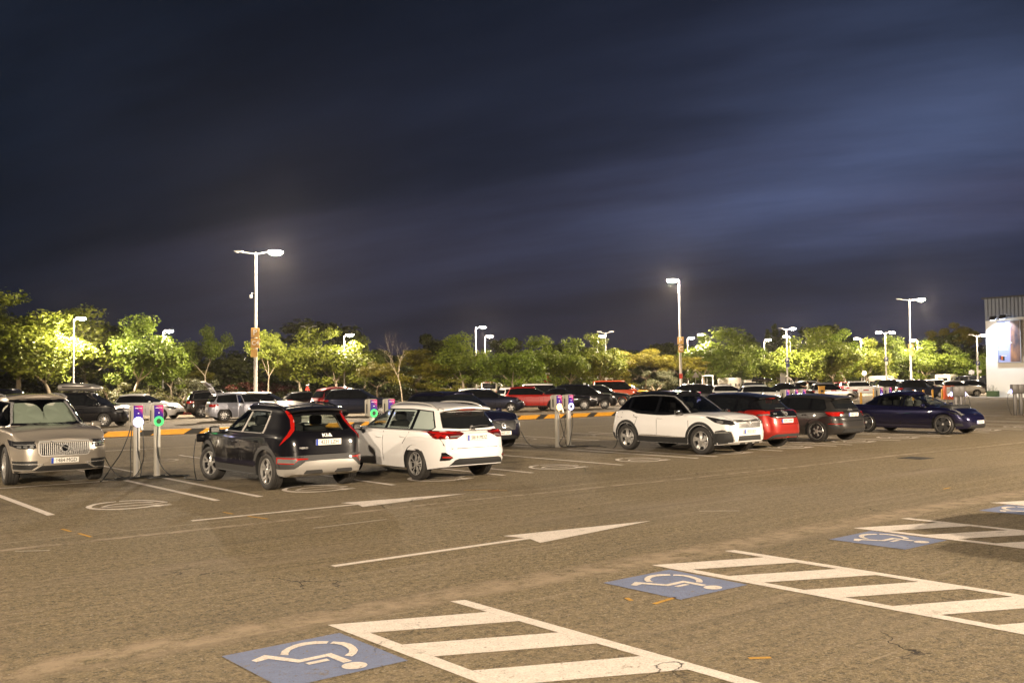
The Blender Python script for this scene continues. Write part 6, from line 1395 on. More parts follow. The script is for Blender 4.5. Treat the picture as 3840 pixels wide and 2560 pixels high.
S=kinds('suv',H_=1.7); x,y=W(3575,135); generic('car','distant white SUV between the caravan and the dark van',S,'white',(x,y),H95,'seven',group=G_F)
# roof box on the first people carrier, another on the black estate
def roofbox(x,y,z,rz,mat,label,s=1.0):
    t=thing('roof_box',label,'roof box',(x,y,z),rz)
    m=MB(); vs=[];n=16; sec=[(-1.02,.30,.04,.30),(-.98,.40,.0,.36),(-.5,.43,0,.40),(.1,.43,0,.40),(.6,.38,.0,.34),(.95,.26,.03,.22),(1.08,.12,.08,.12)]
    for px_,hw,z0,z1 in sec:
        for k in range(n):
            a=2*PI*k/n; c,s_=math.cos(a),math.sin(a); q=4; rr=(abs(c)**q+abs(s_)**q)**(-1/q)
            vs.append((px_*s,hw*rr*c*s,((z0+z1)/2+(z1-z0)/2*rr*s_)*s+.08))
    fs=[(i*n+k,i*n+(k+1)%n,(i+1)*n+(k+1)%n,(i+1)*n+k) for i in range(len(sec)-1) for k in range(n)]+[tuple(range(n)),tuple((len(sec)-1)*n+k for k in range(n))]
    m.add(vs,fs); m.obj('shell',mat,t,smooth=50)
    m=MB(); 
    for sy in (-1,1): m.box((0,sy*.432*s,.235*s+.06),(1.5*s,.012,.05*s),bev=.004)
    m.obj('side_trim','gloss',t)
    m=MB(); 
    for px_ in (-.5,.45): m.tube([(px_,-.6,.0),(px_,-.55,.06),(px_,.55,.06),(px_,.6,.0)],.018,6)
    m.obj('cross_bar','plastic',t)
v=cm[0].location; roofbox(v.x-.3*math.cos(H95),v.y-.3*math.sin(H95),1.66,H95,'silver','silver roof box with dark stripe on the black people carrier',1.0)
x,y=W(2855,98); roofbox(x,y,1.62,H95,'gloss','black roof box on the black estate far back')
# motorhomes, caravan and minibus
def motorhome(name,label,x,y,rz,Lb=6.2,Hh=2.95,Wd=2.25,cab=True,txt=None,mat='pearl',bay=True):
    t=thing(name,label,'camper',(x,y,0),rz)
    b=MB(); x0=-Lb/2; x1=Lb/2-(1.6 if cab else 0)
    b.box(((x0+x1)/2,0,.55+(Hh-.55)/2),(x1-x0,Wd,Hh-.55),bev=.14)
    if cab:
        if bay: b.box((x1+.35,0,Hh-.55),(1.3,Wd*.96,.95),bev=.16)
        P=[(x1-.05,.35),(x1+1.65,.35),(x1+1.7,.95),(x1+1.25,1.15),(x1+.65,Hh-.75),(x1-.05,Hh-.75)]; w=Wd*.42
        b.add([(a,-w,z) for a,z in P]+[(a,w,z) for a,z in P],[tuple(range(6)),tuple(range(11,5,-1))]+[(i,(i+1)%6,6+(i+1)%6,6+i) for i in range(6)])
    b.obj('coachwork',mat,t,smooth=40)
    if cab:
        s=MB(); s.add([(x1+1.22,-w*.9,1.2),(x1+1.22,w*.9,1.2),(x1+.78,w*.85,Hh-.95),(x1+.78,-w*.85,Hh-.95)],[(0,1,2,3)],T=Matrix.Translation((.03,0,.02))); s.obj('windscreen','dglass',t)
        for sy in (-1,1):
            s=MB(); s.add([(x1+1.1,sy*(w+.006),1.15),(x1+.15,sy*(w+.006),1.15),(x1+.15,sy*(w+.006),Hh-.95),(x1+.7,sy*(w+.006),Hh-.95)],[(0,1,2,3)]); s.obj('side_window','dglass',t)
            s=MB(); s.box((x1+1.66,sy*.72,.78),(.12,.26,.16),bev=.03); s.obj('headlight','lens',t)
    for sy in (-1,1):
        for xx in (x0+1.0,x0+2.6):
            s=MB(); s.box((xx,sy*(Wd/2+.004),1.75),(.75,.03,.48),bev=.012); s.obj('side_window','dglass',t)
        s=MB(); s.box(((x0+x1)/2,sy*(Wd/2+.003),1.12),(x1-x0-.3,.012,.07)); s.obj('side_stripe','signgrey',t)
        s=MB(); s.box((x0-.004,sy*(Wd/2-.22),.95),(.03,.16,.34),bev=.01); s.obj('tail_light','tail',t)
    s=MB(); s.box((x0-.004,0,1.95),(.03,1.5,.62),bev=.012); s.obj('rear_window','dglass',t)
    s=MB(); s.box((-.8,0,Hh+.05),(.7,.6,.12),bev=.04); s.obj('roof_hatch','plastic',t)
    s=MB(); s.box(((x0+x1)/2,0,.5),(x1-x0-.1,Wd-.2,.2)); s.obj('underbody','under',t)
    bm_,tm,sm=wheel_parts(.33,.2,.2,'steel')
    for xx in (x0+1.25,(x1+.85) if cab else x0+1.9):
        for sy in (-1,1):
            wv=link('wheel',bm_,t,(xx,sy*(Wd/2-.16),.33),(0,0,PI if sy<0 else 0)); link('tyre',tm,wv); link('rim',sm,wv)
    return t
x,y=W(2730,118); mh=motorhome('motorhome','white motorhome with blunt overcab, left of the white van',x,y,HEAD(180+12+22),Lb=5.6,Hh=2.95,mat='pearl'); mh.scale=(.74,)*3
x,y=W(2806,120); mh=motorhome('camper_van','white high-roofed camper van right of the first motorhome',x,y,HEAD(180),Lb=5.2,Hh=2.6,Wd=2.0,bay=False,mat='pearl'); mh.scale=(.72,)*3
x,y=W(3300,132); mh=motorhome('motorhome','white motorhome with cab to the left behind the dark SUV',x,y,HEAD(225),Lb=6.6,Hh=3.0); mh.scale=(.75,)*3
x,y=W(3340,142); mh=motorhome('motorhome','lower white motorhome tail just right of the second motorhome',x,y,HEAD(35),Lb=5.6,Hh=2.6,bay=False); mh.scale=(.72,)*3
x,y=W(3548,128); mh=motorhome('caravan','cream caravan with a dark window above the silver crossover',x,y,HEAD(40),Lb=4.6,Hh=2.75,cab=False); mh.scale=(.84,)*3
# minibus, tail towards the camera, with painted lettering
x,y=W(1834,96); t=thing('minibus','white minibus seen from behind with dark lettering under the window','minibus',(x,y,0),HEAD(0)); t.scale=(.8,)*3
m=MB(); m.box((0,0,1.42),(5.6,1.98,2.0),bev=.22); m.box((-.2,0,2.42),(3.6,1.5,.14),bev=.06); m.obj('coachwork','pearl',t,smooth=40)
m=MB(); m.box((-2.80,0,1.98),(.03,1.62,.66),bev=.012); m.obj('rear_window','dglass',t)
o=link('side_lettering',text_mesh('del Pino',.34,'navy',.004,.006,1.1),t,(-2.815,0,1.42),(PI/2,0,-PI/2))
m=MB(); m.box((-2.812,0,2.42),(.03,1.0,.08)); m.obj('roof_light_bar','tail',t)
for sy in (-1,1):
    m=MB(); m.box((-2.80,sy*.86,1.1),(.03,.14,.5),bev=.01); m.obj('tail_light','tail',t)
    m=MB(); m.box((2.2,sy*1.18,1.8),(.12,.18,.34),bev=.03); m.obj('side_mirror','plastic',t)
    m=MB(); m.box((.2,sy*.992,1.85),(4.4,.02,.6),bev=.008); m.obj('side_window','dglass',t)
bm_,tm,sm=wheel_parts(.34,.2,.2,'steel')
for xx in (-1.7,1.8):
    for sy in (-1,1): wv=link('wheel',bm_,t,(xx,sy*.86,.34),(0,0,PI if sy<0 else 0)); link('tyre',tm,wv); link('rim',sm,wv)
# a dark van parked just outside the picture at the right, whose shadow lies over the third reserved bay
S=kinds('suv',H_=1.7,L_=4.5); generic('car','dark SUV standing in the third reserved bay with its shadow on the hatching',S,'black',(14.9,3.5),R(90),'seven')
S=kinds('suv',H_=1.6,L_=4.4); generic('car','dark SUV one bay to the left of the beige SUV',S,'black',(-.9,19.0),R(90),'seven')
# =================================================================== chargers
MT['ringw']=emis('charger_ring_white',(.60,.57,1.0),4.5); MT['ringg']=emis('charger_ring_green',(.12,1.0,.22),1.6); MT['ringy']=emis('charger_ring_amber',(1,.62,.22),5); MT['ringr']=emis('charger_ring_red',(1,.06,.03),3)
def screenmat():
    m,N,Lk,p=newmat('charger_face'); tc=N.new('ShaderNodeTexCoord'); s=N.new('ShaderNodeSeparateXYZ'); Lk.new(tc.outputs['Generated'],s.inputs[0])
    a=N.new('ShaderNodeMath'); a.operation='MULTIPLY_ADD'; Lk.new(s.outputs[0],a.inputs[0]); a.inputs[1].default_value=.45; 
    b=N.new('ShaderNodeMath'); b.operation='MULTIPLY'; Lk.new(s.outputs[2],b.inputs[0]); b.inputs[1].default_value=.75; Lk.new(b.outputs[0],a.inputs[2])
    r=N.new('ShaderNodeValToRGB'); Lk.new(a.outputs[0],r.inputs[0]); e=r.color_ramp; e.elements[0].position=.25; e.elements[0].color=(.02,.02,.20,1); e.elements[1].position=1.0; e.elements[1].color=(.50,.05,.18,1); q=e.elements.new(.74); q.color=(.06,.02,.22,1)
    Lk.new(r.outputs[0],p.inputs['Base Color']); Lk.new(r.outputs[0],p.inputs['Emission Color']); p.inputs['Emission Strength'].default_value=.02; p.inputs['Roughness'].default_value=.15; return m
MT['face']=screenmat()
def head(t,x,y,z,ring,plug=None):
    "wall-box head facing -y; its own frame at the top of the post"
    m=MB(); m.box((x,y,z),(.24,.20,.46),bev=.045); m.box((x,y+.14,z+.0),(.23,.09,.44),bev=.04); h=m.obj('charger_head','body_white',t,smooth=45)
    m=MB(); m.box((x-.122,y+.04,z-.02),(.006,.05,.24),bev=.0); m.obj('side_vent','plastic',h)
    m=MB(); m.box((x,y-.100,z+.03),(.195,.012,.36),bev=.005); f=m.obj('front_panel','face',h)
    for nm,dz,sz in (('front_lettering',.155,.026),):
        link(nm,text_mesh('endesa X way',sz,'signwhite',.0005,.0008,1.0),h,(x,y-.1075,z+dz),(PI/2,0,0))
    m=MB(); m.lathe([(0,.004),(.013,.004),(.013,0)],12,T=Matrix.Translation((x,y-.107,z+.045))@Matrix.Rotation(PI/2,4,'X')); m.obj('round_button','signwhite',h)
    if ring:
        m=MB(); T=Matrix.Translation((x,y-.108,z-.135))@Matrix.Rotation(PI/2,4,'X'); m.lathe([(.058,.0),(.062,.014),(.085,.018),(.104,.012),(.106,0)],28,T=T); m.obj('light_ring',ring,h,smooth=60)
        m=MB(); m.lathe([(0,.004),(.056,.004),(.056,0)],20,T=T); m.obj('socket','signwhite' if plug else 'plastic',h)
        col={'ringw':(.62,.6,1),'ringg':(.06,1,.22),'ringy':(1,.62,.22),'ringr':(1,.06,.03)}[ring]
        l=bpy.data.lights.new('ring_light','POINT'); l.energy=1.0 if ring!='ringg' else .7; l.color=col; l.shadow_soft_size=.09; o=link('ring_light',l,t,(x,y-.22,z-.135))
    if plug:
        m=MB(); m.tube([(x+.0,y-.10,z-.135),(x+.0,y-.16,z-.14),(x+.03,y-.21,z-.20),(x+.05,y-.22,z-.30)],[.03,.032,.026,.02],10); m.obj('charging_plug','signwhite',h,smooth=50)
def cable_(name,label,pts,r=.011,ends=True):
    "hanging cable: smooth curve through the points"
    P=[Vector(p) for p in pts]; out=[]
    for i in range(len(P)-1):
        p0=P[max(0,i-1)];p1=P[i];p2=P[i+1];p3=P[min(len(P)-1,i+2)]
        for k in range(8):
            u=k/8; out.append(.5*((2*p1)+(-p0+p2)*u+(2*p0-5*p1+4*p2-p3)*u*u+(-p0+3*p1-3*p2+p3)*u**3))
    out.append(P[-1]); m=MB(); m.tube(out,r,6); o=m.obj(name,'cable',smooth=70); return tag(o,label,'cable','charging cables')
GC='charging posts between the bays'
def charger(x,y,label,rings=('ringw',None),rz=0,plug=False,mat='body_white',name='charging_post'):
    t=thing(name,label,'charging post',(x,y,0),rz,GC)
    m=MB(); m.box((0,0,.56),(.125,.085,1.12),bev=.012); m.box((0,0,.01),(.30,.22,.02),bev=.004); m.obj('post',mat,t,smooth=40)
    m=MB(); m.box((0,-.048,.57),(.05,.012,1.08),bev=.003); m.obj('post_channel','galv',t)
    head(t,0,0,1.33,rings[0],plug)
    return t
charger(6.93,21.22,'left charging post of the nearest pair, white-blue ring and plug in',('ringw',),plug=True)
charger(7.37,21.24,'charging post with a green ring, right of the nearest pair',('ringg',))
charger(13.02,21.75,'charging post head seen over the white estate, left of its pair',('ringg',))
charger(13.55,21.75,'charging post head seen over the white estate, right of its pair',('ringw',))
charger(19.46,21.85,'charging post with an amber ring and a plug, left of the middle pair',('ringy',),plug=True)
charger(20.05,21.98,'charging post with blue-white ring, right of the middle pair',('ringw',))
charger(25.45,22.0,'charging post top just above the roof of the two-tone SUV',('ringg',))
charger(25.98,22.0,'second charging post top above the two-tone SUV, nearer the red hatchback',('ringw',))
charger(31.2,22.1,'leftmost of three charging heads above the grey hatchback',('ringw',))
charger(31.75,22.1,'middle of three charging heads above the grey hatchback',('ringw',))
charger(32.25,22.1,'rightmost of three charging heads above the grey hatchback',('ringg',))
charger(37.9,22.2,'left charging head of the pair above the deep blue saloon roof',('ringw',))
charger(38.6,22.2,'right charging head of the pair above the deep blue saloon roof',('ringw',))
# darker, larger posts seen from behind at the right
def charger_far(x,y,label,ringl,ringr,rz):
    t=thing('charging_post',label,'charging post',(x,y,0),rz,GC)
    m=MB(); m.box((0,0,.56),(.15,.10,1.12),bev=.01); m.obj('post','darkpost',t,smooth=40)
    m=MB(); m.box((0,0,1.32),(.36,.26,.46),bev=.03); h=m.obj('charger_head','darkpost',t,smooth=45)
    for s,rg in ((-1,ringl),(1,ringr)):
        if not rg: continue
        T=Matrix.Translation((s*.19,-.02,1.20))@Matrix.Rotation(s*PI/2,4,'Y'); m=MB(); m.lathe([(.058,.0),(.062,.014),(.085,.018),(.104,.012),(.106,0)],24,T=T); m.obj('light_ring',rg,h,smooth=60)
        m=MB(); m.tube([(s*.20,-.02,1.2),(s*.28,-.02,1.20),(s*.34,-.03,1.10)],[.03,.03,.02],8); m.obj('charging_plug','signwhite',h,smooth=60)
        l=bpy.data.lights.new('ring_light','POINT'); l.energy=6; l.color=(.62,.6,1) if rg!='ringr' else (1,.1,.05); l.shadow_soft_size=.09; link('ring_light',l,t,(s*.34,-.02,1.2))
        m=MB(); m.tube([(s*.34,-.03,1.10),(s*.42,-.05,.7),(s*.30,-.05,.2),(s*.2,-.05,.01)],.012,6); m.obj('hanging_cable','cable',t,smooth=70)
    m=MB(); m.tube([(.1,-.16,1.1),(.14,-.2,.6),(.05,-.2,.02)],.012,6); m.obj('hanging_cable','cable',t,smooth=70)
    return t
YW=R(-39)
for px_,d,lab,a,b in ((3578,43.5,'grey charging post right of the deep blue saloon, ring glowing on its left',  'ringw',None),(3596,43.6,'grey charging post right of the deep blue saloon, ring glowing on its right',None,'ringw'),
                 (3800,49.3,'left post of the last charging pair before the pale wall',  'ringw',None),(3822,49.4,'right post of the last charging pair before the pale wall, white and red rings',None,'ringr')):
    x,y=W(px_,d); charger_far(x,y,lab,a,b,YW)
x,y=W(3809,49.0); 
# loose cables of the nearest pair
cable_('charging_cable','cable drooping from the back of the left near charger towards the beige SUV',[(6.85,21.33,1.12),(6.78,21.3,.9),(6.62,21.25,.55),(6.42,21.2,.28),(6.2,21.0,.06),(6.1,20.9,.015)])
cable_('charging_cable','cable hanging straight behind the left near charger',[(6.86,21.3,1.1),(6.83,21.3,.6),(6.82,21.28,.05),(6.6,21.2,.015)])
cable_('charging_cable','cable from the lit plug of the left near charger to the ground',[(6.98,21.0,1.02),(7.0,20.98,.7),(7.0,21.0,.4),(6.93,21.08,.15),(6.8,21.1,.02),(6.6,21.0,.015)])
cable_('charging_cable','cable crossing the front of the left near charging post',[(6.92,21.14,1.1),(6.92,21.13,.8),(6.93,21.13,.55),(6.98,21.05,.25),(6.95,21.05,.02)])
cable_('charging_cable','cable curling from the green ringed post along the ground to the black crossover',[(7.36,21.16,1.1),(7.34,21.15,.7),(7.35,21.1,.4),(7.45,21.0,.15),(7.62,20.95,.02),(7.9,20.85,.015),(7.75,20.6,.015),(7.62,20.2,.015),(7.72,19.5,.02)])
cable_('charging_cable','cable hanging from the front wing of the black crossover',[(7.76,20.05,.84),(7.70,20.0,.5),(7.68,19.9,.2),(7.66,19.75,.02)])
cable_('charging_cable','cable at the nose of the beige SUV reaching the ground',[(6.36,21.9,.75),(6.42,21.5,.35),(6.55,21.3,.10),(6.75,21.25,.015)])
random.seed(8)
for k,(x,y) in enumerate(((6.7,21.1),(7.1,21.2),(7.55,20.9))):
    pts=[]
    for i in range(16):
        a=i*1.15+k; pts.append((x+(.22+.12*math.sin(i*1.7))*math.cos(a)*1.5,y+(.14+.05*math.sin(i))*math.sin(a),.013+.010*(i%3)))
    cable_('charging_cable',('tangle of black cable on the ground left of the near posts','tangle of black cable between the two near posts','tangle of black cable right of the green ringed post')[k],pts)
cable_('charging_cable','cable loop hanging from the amber ringed post',[(19.53,21.62,1.0),(19.56,21.6,.6),(19.50,21.66,.3),(19.40,21.7,.1),(19.55,21.6,.02),(20.2,21.3,.015)])
cable_('charging_cable','cable crossing behind the amber ringed post',[(19.42,21.78,1.1),(19.5,21.72,.7),(19.62,21.7,.3),(19.75,21.7,.02),(20.3,21.5,.015),(20.6,21.2,.015)])
cable_('charging_cable','cable hanging from the blue-white ringed middle post',[(20.08,21.88,1.1),(20.10,21.86,.7),(20.04,21.86,.4),(19.98,21.88,.1),(19.8,21.75,.015)])
cable_('charging_cable','long cable lying from the middle posts to the two-tone SUV',[(19.9,21.8,.015),(20.2,21.55,.015),(20.5,21.4,.015),(20.4,20.9,.015),(20.3,20.3,.02),(20.05,19.9,.4)])
cable_('charging_cable','cable running along the ground from the dark blue SUV to the middle posts',[(18.5,22.4,.5),(18.6,22.2,.15),(18.8,22.0,.015),(19.3,21.8,.015),(19.7,21.7,.015)])
# charging flap lid of the beige SUV standing open like a pale disc
t=thing('charging_flap_lid','round pale charging flap standing open beyond the bonnet of the beige SUV','charging flap',(6.43,22.28,1.0),0)
m=MB(); m.lathe([(0,.012),(.085,.012),(.095,.004),(.095,-.004),(0,-.01)],24,T=Matrix.Rotation(PI/2,4,'X')@Matrix.Rotation(R(10),4,'Y')); m.obj('lid','plate',t,smooth=50)
# =================================================================== striped kerb
KX0,KX1,KY,KH=9.5,45,39.3,.20
n=int((KX1-KX0)/.62); w_=(KX1-KX0)/n
t=thing('striped_kerb','low kerb painted in yellow and black slanting blocks','kerb',(0,0,0))
m=MB(); m.box(((KX0+KX1)/2,KY+.21,KH/2),(KX1-KX0,.36,KH-.006),bev=.01); m.obj('kerb_core','concrete',t)
random.seed(5)
mb_b=MB(); mb_y=MB()
x=KX0
while x<KX1:
    for mm,wd in ((mb_y,1.30+random.uniform(-.06,.06)),(mb_b,.58+random.uniform(-.05,.05))):
        a=x; b=min(KX1,x+wd); s=.34
        mm.add([(a,KY,0),(b,KY,0),(b+s,KY,KH),(a+s,KY,KH),(a+s,KY+.40,KH+.002),(b+s,KY+.40,KH+.002)],[(0,1,2,3),(3,2,5,4)]); x=b
mb_y.obj('yellow_blocks','kerbyellow',t)['kind']='stuff' if False else 'stuff'; mb_b.obj('black_blocks','kerbblack',t)['kind']='stuff'
# red barrier block at the left verge
def jersey(x,y,rz,label,mat='redplastic',L_=1.4,h=.62):
    t=thing('barrier_block',label,'barrier',(x,y,0),rz)
    m=MB(); P=[(-.26,0),(.26,0),(.24,.14),(.10,.30),(.07,h),(-.07,h),(-.10,.30),(-.24,.14)]
    m.add([(-L_/2,a,b) for a,b in P]+[(L_/2,a,b) for a,b in P],[tuple(range(8)),tuple(range(15,7,-1))]+[(i,(i+1)%8,8+(i+1)%8,8+i) for i in range(8)]); m.obj('block',mat,t)
    m=MB(); m.box((0,-.262,.07),(.3,.012,.08)); m.obj('forklift_slot','plastic',t)
x,y=W(708,66); jersey(x,y,R(-39),'red plastic barrier block left of the black estate-like SUV')
# =================================================================== barrier, bollards, machines
def cabinet(x,d,label,h=1.05,w=.42,mat='yellow'):
    xy=W(x,d); t=thing('barrier_cabinet',label,'cabinet',(*xy,0),R(-39)); m=MB(); m.box((0,0,h/2),(w,.34,h),bev=.03); m.obj('housing',mat,t,smooth=40)
    m=MB(); m.box((0,-.176,h*.72),(w*.5,.02,.2),bev=.006); m.obj('display','plastic',t)
    m=MB(); m.box((0,0,h+.02),(w+.06,.4,.05),bev=.015); m.obj('lid',mat,t); return t,xy
cb_,xy=cabinet(3077,80,'yellow barrier cabinet left of the red and white boom',h=1.30,w=.46)
m=MB(); n=8
for i in range(n): m.box((.25+.44*(i+.5),-.24,.98),(.44,.06,.09),mi=i%2)
o=thing('barrier_boom','closed red and white boom reaching right from the yellow cabinet','barrier boom',(*xy,0),R(-39)); m.obj('boom',['signwhite','redplastic'],o)
cabinet(3284,80,'squat yellow cabinet behind the roof of the deep blue saloon',h=1.05,w=.58)
for px_,yt,yb,lab in ((3224,1470,1484,'short yellow bollard below the white crossover rear wheel'),(3420,1461,1500,'yellow bollard left of the wider row behind the blue saloon roof'),(3458,1461,1500,'second yellow bollard before the dark grey seven-seater'),(3493,1460,1487,'third yellow bollard, before the front door of the seven-seater'),(3528,1458,1497,'yellow bollard touching the orange machine')):
    d=3664*(CAMZ-.92)/(yt-(1432-.011*(px_-1920))); x,y=W(px_,d)
    t=thing('bollard',lab,'bollard',(x,y,0),0,'yellow bollards'); m=MB(); m.lathe([(.085,0),(.085,.88),(.07,.91),(0,.92)],16); m.obj('tube','yellow',t,smooth=40); m=MB(); m.box((0,0,.01),(.24,.24,.02)); m.obj('foot_plate','galv',t)
x,y=W(3553,86.5); t=thing('ticket_machine','orange machine with a white notice, right of the yellow bollards','ticket machine',(x,y,0),R(-39))
m=MB(); m.box((0,0,.62),(.86,.5,1.2),bev=.05); m.box((0,0,.05),(.95,.6,.10),bev=.02); m.obj('housing','orangebox',t,smooth=40)
m=MB(); m.box((-.06,-.258,.72),(.46,.02,.74),bev=.004); nb=m.obj('notice','signwhite',t)
m=MB(); m.box((-.15,-.270,.58),(.14,.006,.14)); m.box((.04,-.270,.58),(.14,.006,.14)); 
for i in range(5): m.box((-.06,-.270,.96-i*.05),(.3,.006,.016))
m.obj('notice_print','signgrey',nb)
# height gates, small signs and grey panel beside the trees
def gate(x,d,w,h,label):
    xy=W(x,d); t=thing('height_gate',label,'height gate',(*xy,0),R(-39)); 
    for s in (-1,1): m=MB(); m.box((s*w/2,0,h/2),(.10,.10,h),bev=.01); m.obj('post','signwhite',t)
    m=MB(); m.box((0,0,h+.06),(w+.10,.10,.12),bev=.01); m.obj('beam','signwhite',t)
gate(2273,104,1.30,2.15,'white height gate behind the orange-red van'); gate(2651,106,1.15,2.35,'white height gate above the black saloon, left of the motorhome')
def smallsign(x,d,h,kind,label,mat='signwhite',sc=1):
    xy=W(x,d); t=thing('road_sign',label,'sign',(*xy,0),R(-39)); t.scale=(sc,sc,sc); m=MB(); m.tube([(0,0,0),(0,0,h)],.035,8); m.obj('post','galv',t,smooth=60)
    m=MB()
    if kind=='tri':
        m.prism([(-.4,-.34),(.4,-.34),(0,.40)],-.02,.02,T=Matrix.Translation((0,-.06,h-.35))@Matrix.Rotation(PI/2,4,'X'))
    elif kind=='round': m.lathe([(0,.02),(.30,.02),(.30,-.02),(0,-.02)],24,T=Matrix.Translation((0,-.06,h-.3))@Matrix.Rotation(PI/2,4,'X'))
    else: m.box((0,-.06,h-.35),(.7,.04,.5),bev=.005)
    m.obj('sign_plate',mat,t)
    if kind=='tri': m=MB(); m.box((0,0,h+.12),(.42,.2,.16),bev=.03); m.obj('sensor_box','signwhite',t)
smallsign(2606,108,2.9,'tri','triangular warning sign between the two tall black cars and height gate','signgrey')
smallsign(2816,126,3.3,'tri','white triangular sign above the camper van')
smallsign(2916,122,2.7,'tri','slim triangular sign left of the grey panel','signgrey')
smallsign(3238,128,2.9,'round','round sign in front of the trees above the white crossover')
smallsign(2052,96,2.6,'tri','red triangular sign seen edge-lit above the white passenger van','redplastic')
smallsign(1780,100,2.5,'tri','tiny triangular sign left of the white minibus','signgrey')
smallsign(1152,88,3.0,'tri','small triangular sign leaning by the tree trunks near the dark red people carrier','redplastic',.6)
smallsign(3640,126,2.9,'rect','pale rectangular sign left of the building','signgrey')
def panel(x,d,w,h,label):
    xy=W(x,d); t=thing('information_panel',label,'panel',(*xy,0),R(-30)); m=MB(); m.box((0,0,h/2+.3),(w,.12,h),bev=.02); m.obj('board','signgrey',t)
    m=MB()
    for i in range(1,5): m.box((0,-.066,.3+h*i/5),(w,.014,.05))
    m.obj('ribs','galv',t)
    for s in (-1,1): m=MB(); m.box((s*w*.4,0,.15),(.12,.12,.3)); m.obj('leg','galv',t)
panel(2933,120,.72,2.6,'tall grey slatted panel between two lamp posts'); panel(3500,132,1.1,2.6,'grey panel half hidden by a tree left of the caravan'); panel(3565,134,.6,2.3,'narrow grey panel among trunks above the silver crossover')
# =================================================================== people loading the silver people carrier
def person(x,y,rz,label,pose,shirt,trousers='darkcloth',group=None):
    t=thing('person',label,'person',(x,y,0),rz,group)
    J=pose; order=['pelvis','chest','neck','head']
    vs=[];es=[];rad=[]
    def add(p,r,par=None):
        vs.append(Vector(p)); rad.append(r); 
        if par is not None: es.append((par,len(vs)-1))
        return len(vs)-1
    lean=J.get('lean',0); 
    pz=.93; pel=add((0,0,pz),(.15,.12)); sp=add((lean*.25,0,pz+.22),(.14,.11),pel); ch=add((lean*.6,0,pz+.42),(.17,.12),sp); nk=add((lean*.8,0,pz+.57),(.055,.055),ch); hd=add((lean*.9+.01,0,pz+.68),(.085,.10),nk); tp=add((lean*.95,0,pz+.78),(.07,.085),hd)
    for s in (1,-1):
        sh=add((lean*.65,s*.18,pz+.46),(.065,.06),ch); e=J['elbow'][0 if s>0 else 1]; h=J['hand'][0 if s>0 else 1]
        el=add(e,(.045,.045),sh); wr=add(h,(.032,.03),el); d=(Vector(h)-Vector(e)).normalized(); pm=add(tuple(Vector(h)+d*.07),(.038,.022),wr)
        for k in range(4): 
            q=Vector((0,(k-1.5)*.018,-.01*k)); f1=add(tuple(Vector(h)+d*.12+q),(.010,.010),pm); add(tuple(Vector(h)+d*(.16+.01*(k in(1,2)))+q+Vector((0,0,-.02))),(.008,.008),f1)
        add(tuple(Vector(h)+d*.07+Vector((0,-s*.05,.01))),(.011,.011),wr)
        hp=add((0,s*.09,pz-.05),(.10,.10),pel); kn=add((J['knee'][0 if s>0 else 1],s*.11,.50),(.065,.065),hp); an=add((J['foot'][0 if s>0 else 1],s*.12,.09),(.045,.045),kn); add((J['foot'][0 if s>0 else 1]+.15,s*.13,.045),(.045,.035),an)
    me=bpy.data.meshes.new('body'); me.from_pydata(vs,es,[]); o=link('body',me,t); o.modifiers.new('sk','SKIN'); 
    if not me.skin_vertices: me.skin_vertices.new()
    for i,v in enumerate(me.skin_vertices[0].data): v.radius=rad[i]; v.use_root=(i==0)
    ss=o.modifiers.new('ss','SUBSURF'); ss.levels=2; ss.render_levels=2
    dg=bpy.context.evaluated_depsgraph_get(); dg.update(); m2=bpy.data.meshes.new_from_object(o.evaluated_get(dg)); o.modifiers.clear(); o.data=m2
    m2.materials.clear()
    for k in ('skin',shirt,trousers,'plastic'): m2.materials.append(MT[k])
    for f in m2.polygons:
        c=f.center; k=0
        if c.z<.085: k=3
        elif c.z<.95 and abs(c.y)<.3: k=2
        elif c.z<pz+.53: k=1
        for i_ in (0,1):
            e,h=Vector(J['elbow'][i_]),Vector(J['hand'][i_])
            if (c-h).length<.24 and (c-h).length<(c-Vector((lean*.5,0,pz+.2))).length: k=0
        f.material_index=k
    m2.shade_smooth()
    m=MB(); vs2=[];fs2=[]
    for i in range(7):
        for k in range(12):
            a=PI*.62*i/6; b=2*PI*k/12; vs2.append((lean*.93-.012+.098*math.sin(a)*math.cos(b),.090*math.sin(a)*math.sin(b),pz+.70+.135*math.cos(a)))
    for i in range(6):
        for k in range(12): fs2.append((i*12+k,i*12+(k+1)%12,(i+1)*12+(k+1)%12,(i+1)*12+k))
    m.add(vs2,fs2); m.obj('hair','hair',t,smooth=80)
    m=MB(); hx=lean*.9+.01
    for s in (1,-1): m.lathe([(0,.004),(.010,.002),(.012,0)],8,T=Matrix.Translation((hx+.085,s*.033,pz+.70))@Matrix.Rotation(PI/2,4,'Y'))
    m.box((hx+.095,0,pz+.67),(.03,.022,.04),bev=.008); m.box((hx+.082,0,pz+.628),(.01,.045,.010)); m.obj('face_features','skin',t,smooth=60)
x,y=W(3028,90); person(x,y,HEAD(-90)+0,'person with dark hair and pale shirt reaching left beside the silver people carrier',dict(lean=.06,elbow=[(.22,.30,1.22),(.24,-.24,1.20)],hand=[(.48,.26,1.26),(.50,-.20,1.30)],knee=[.05,.0],foot=[.0,-.12]),'tshirt')
x,y=W(2976,94); person(x,y,HEAD(60),'person in dark top bending at the raised tailgate of the silver people carrier',dict(lean=.34,elbow=[(.42,.24,1.10),(.42,-.24,1.10)],hand=[(.62,.18,.95),(.62,-.18,.95)],knee=[.05,.02],foot=[-.05,-.02]),'darkcloth')
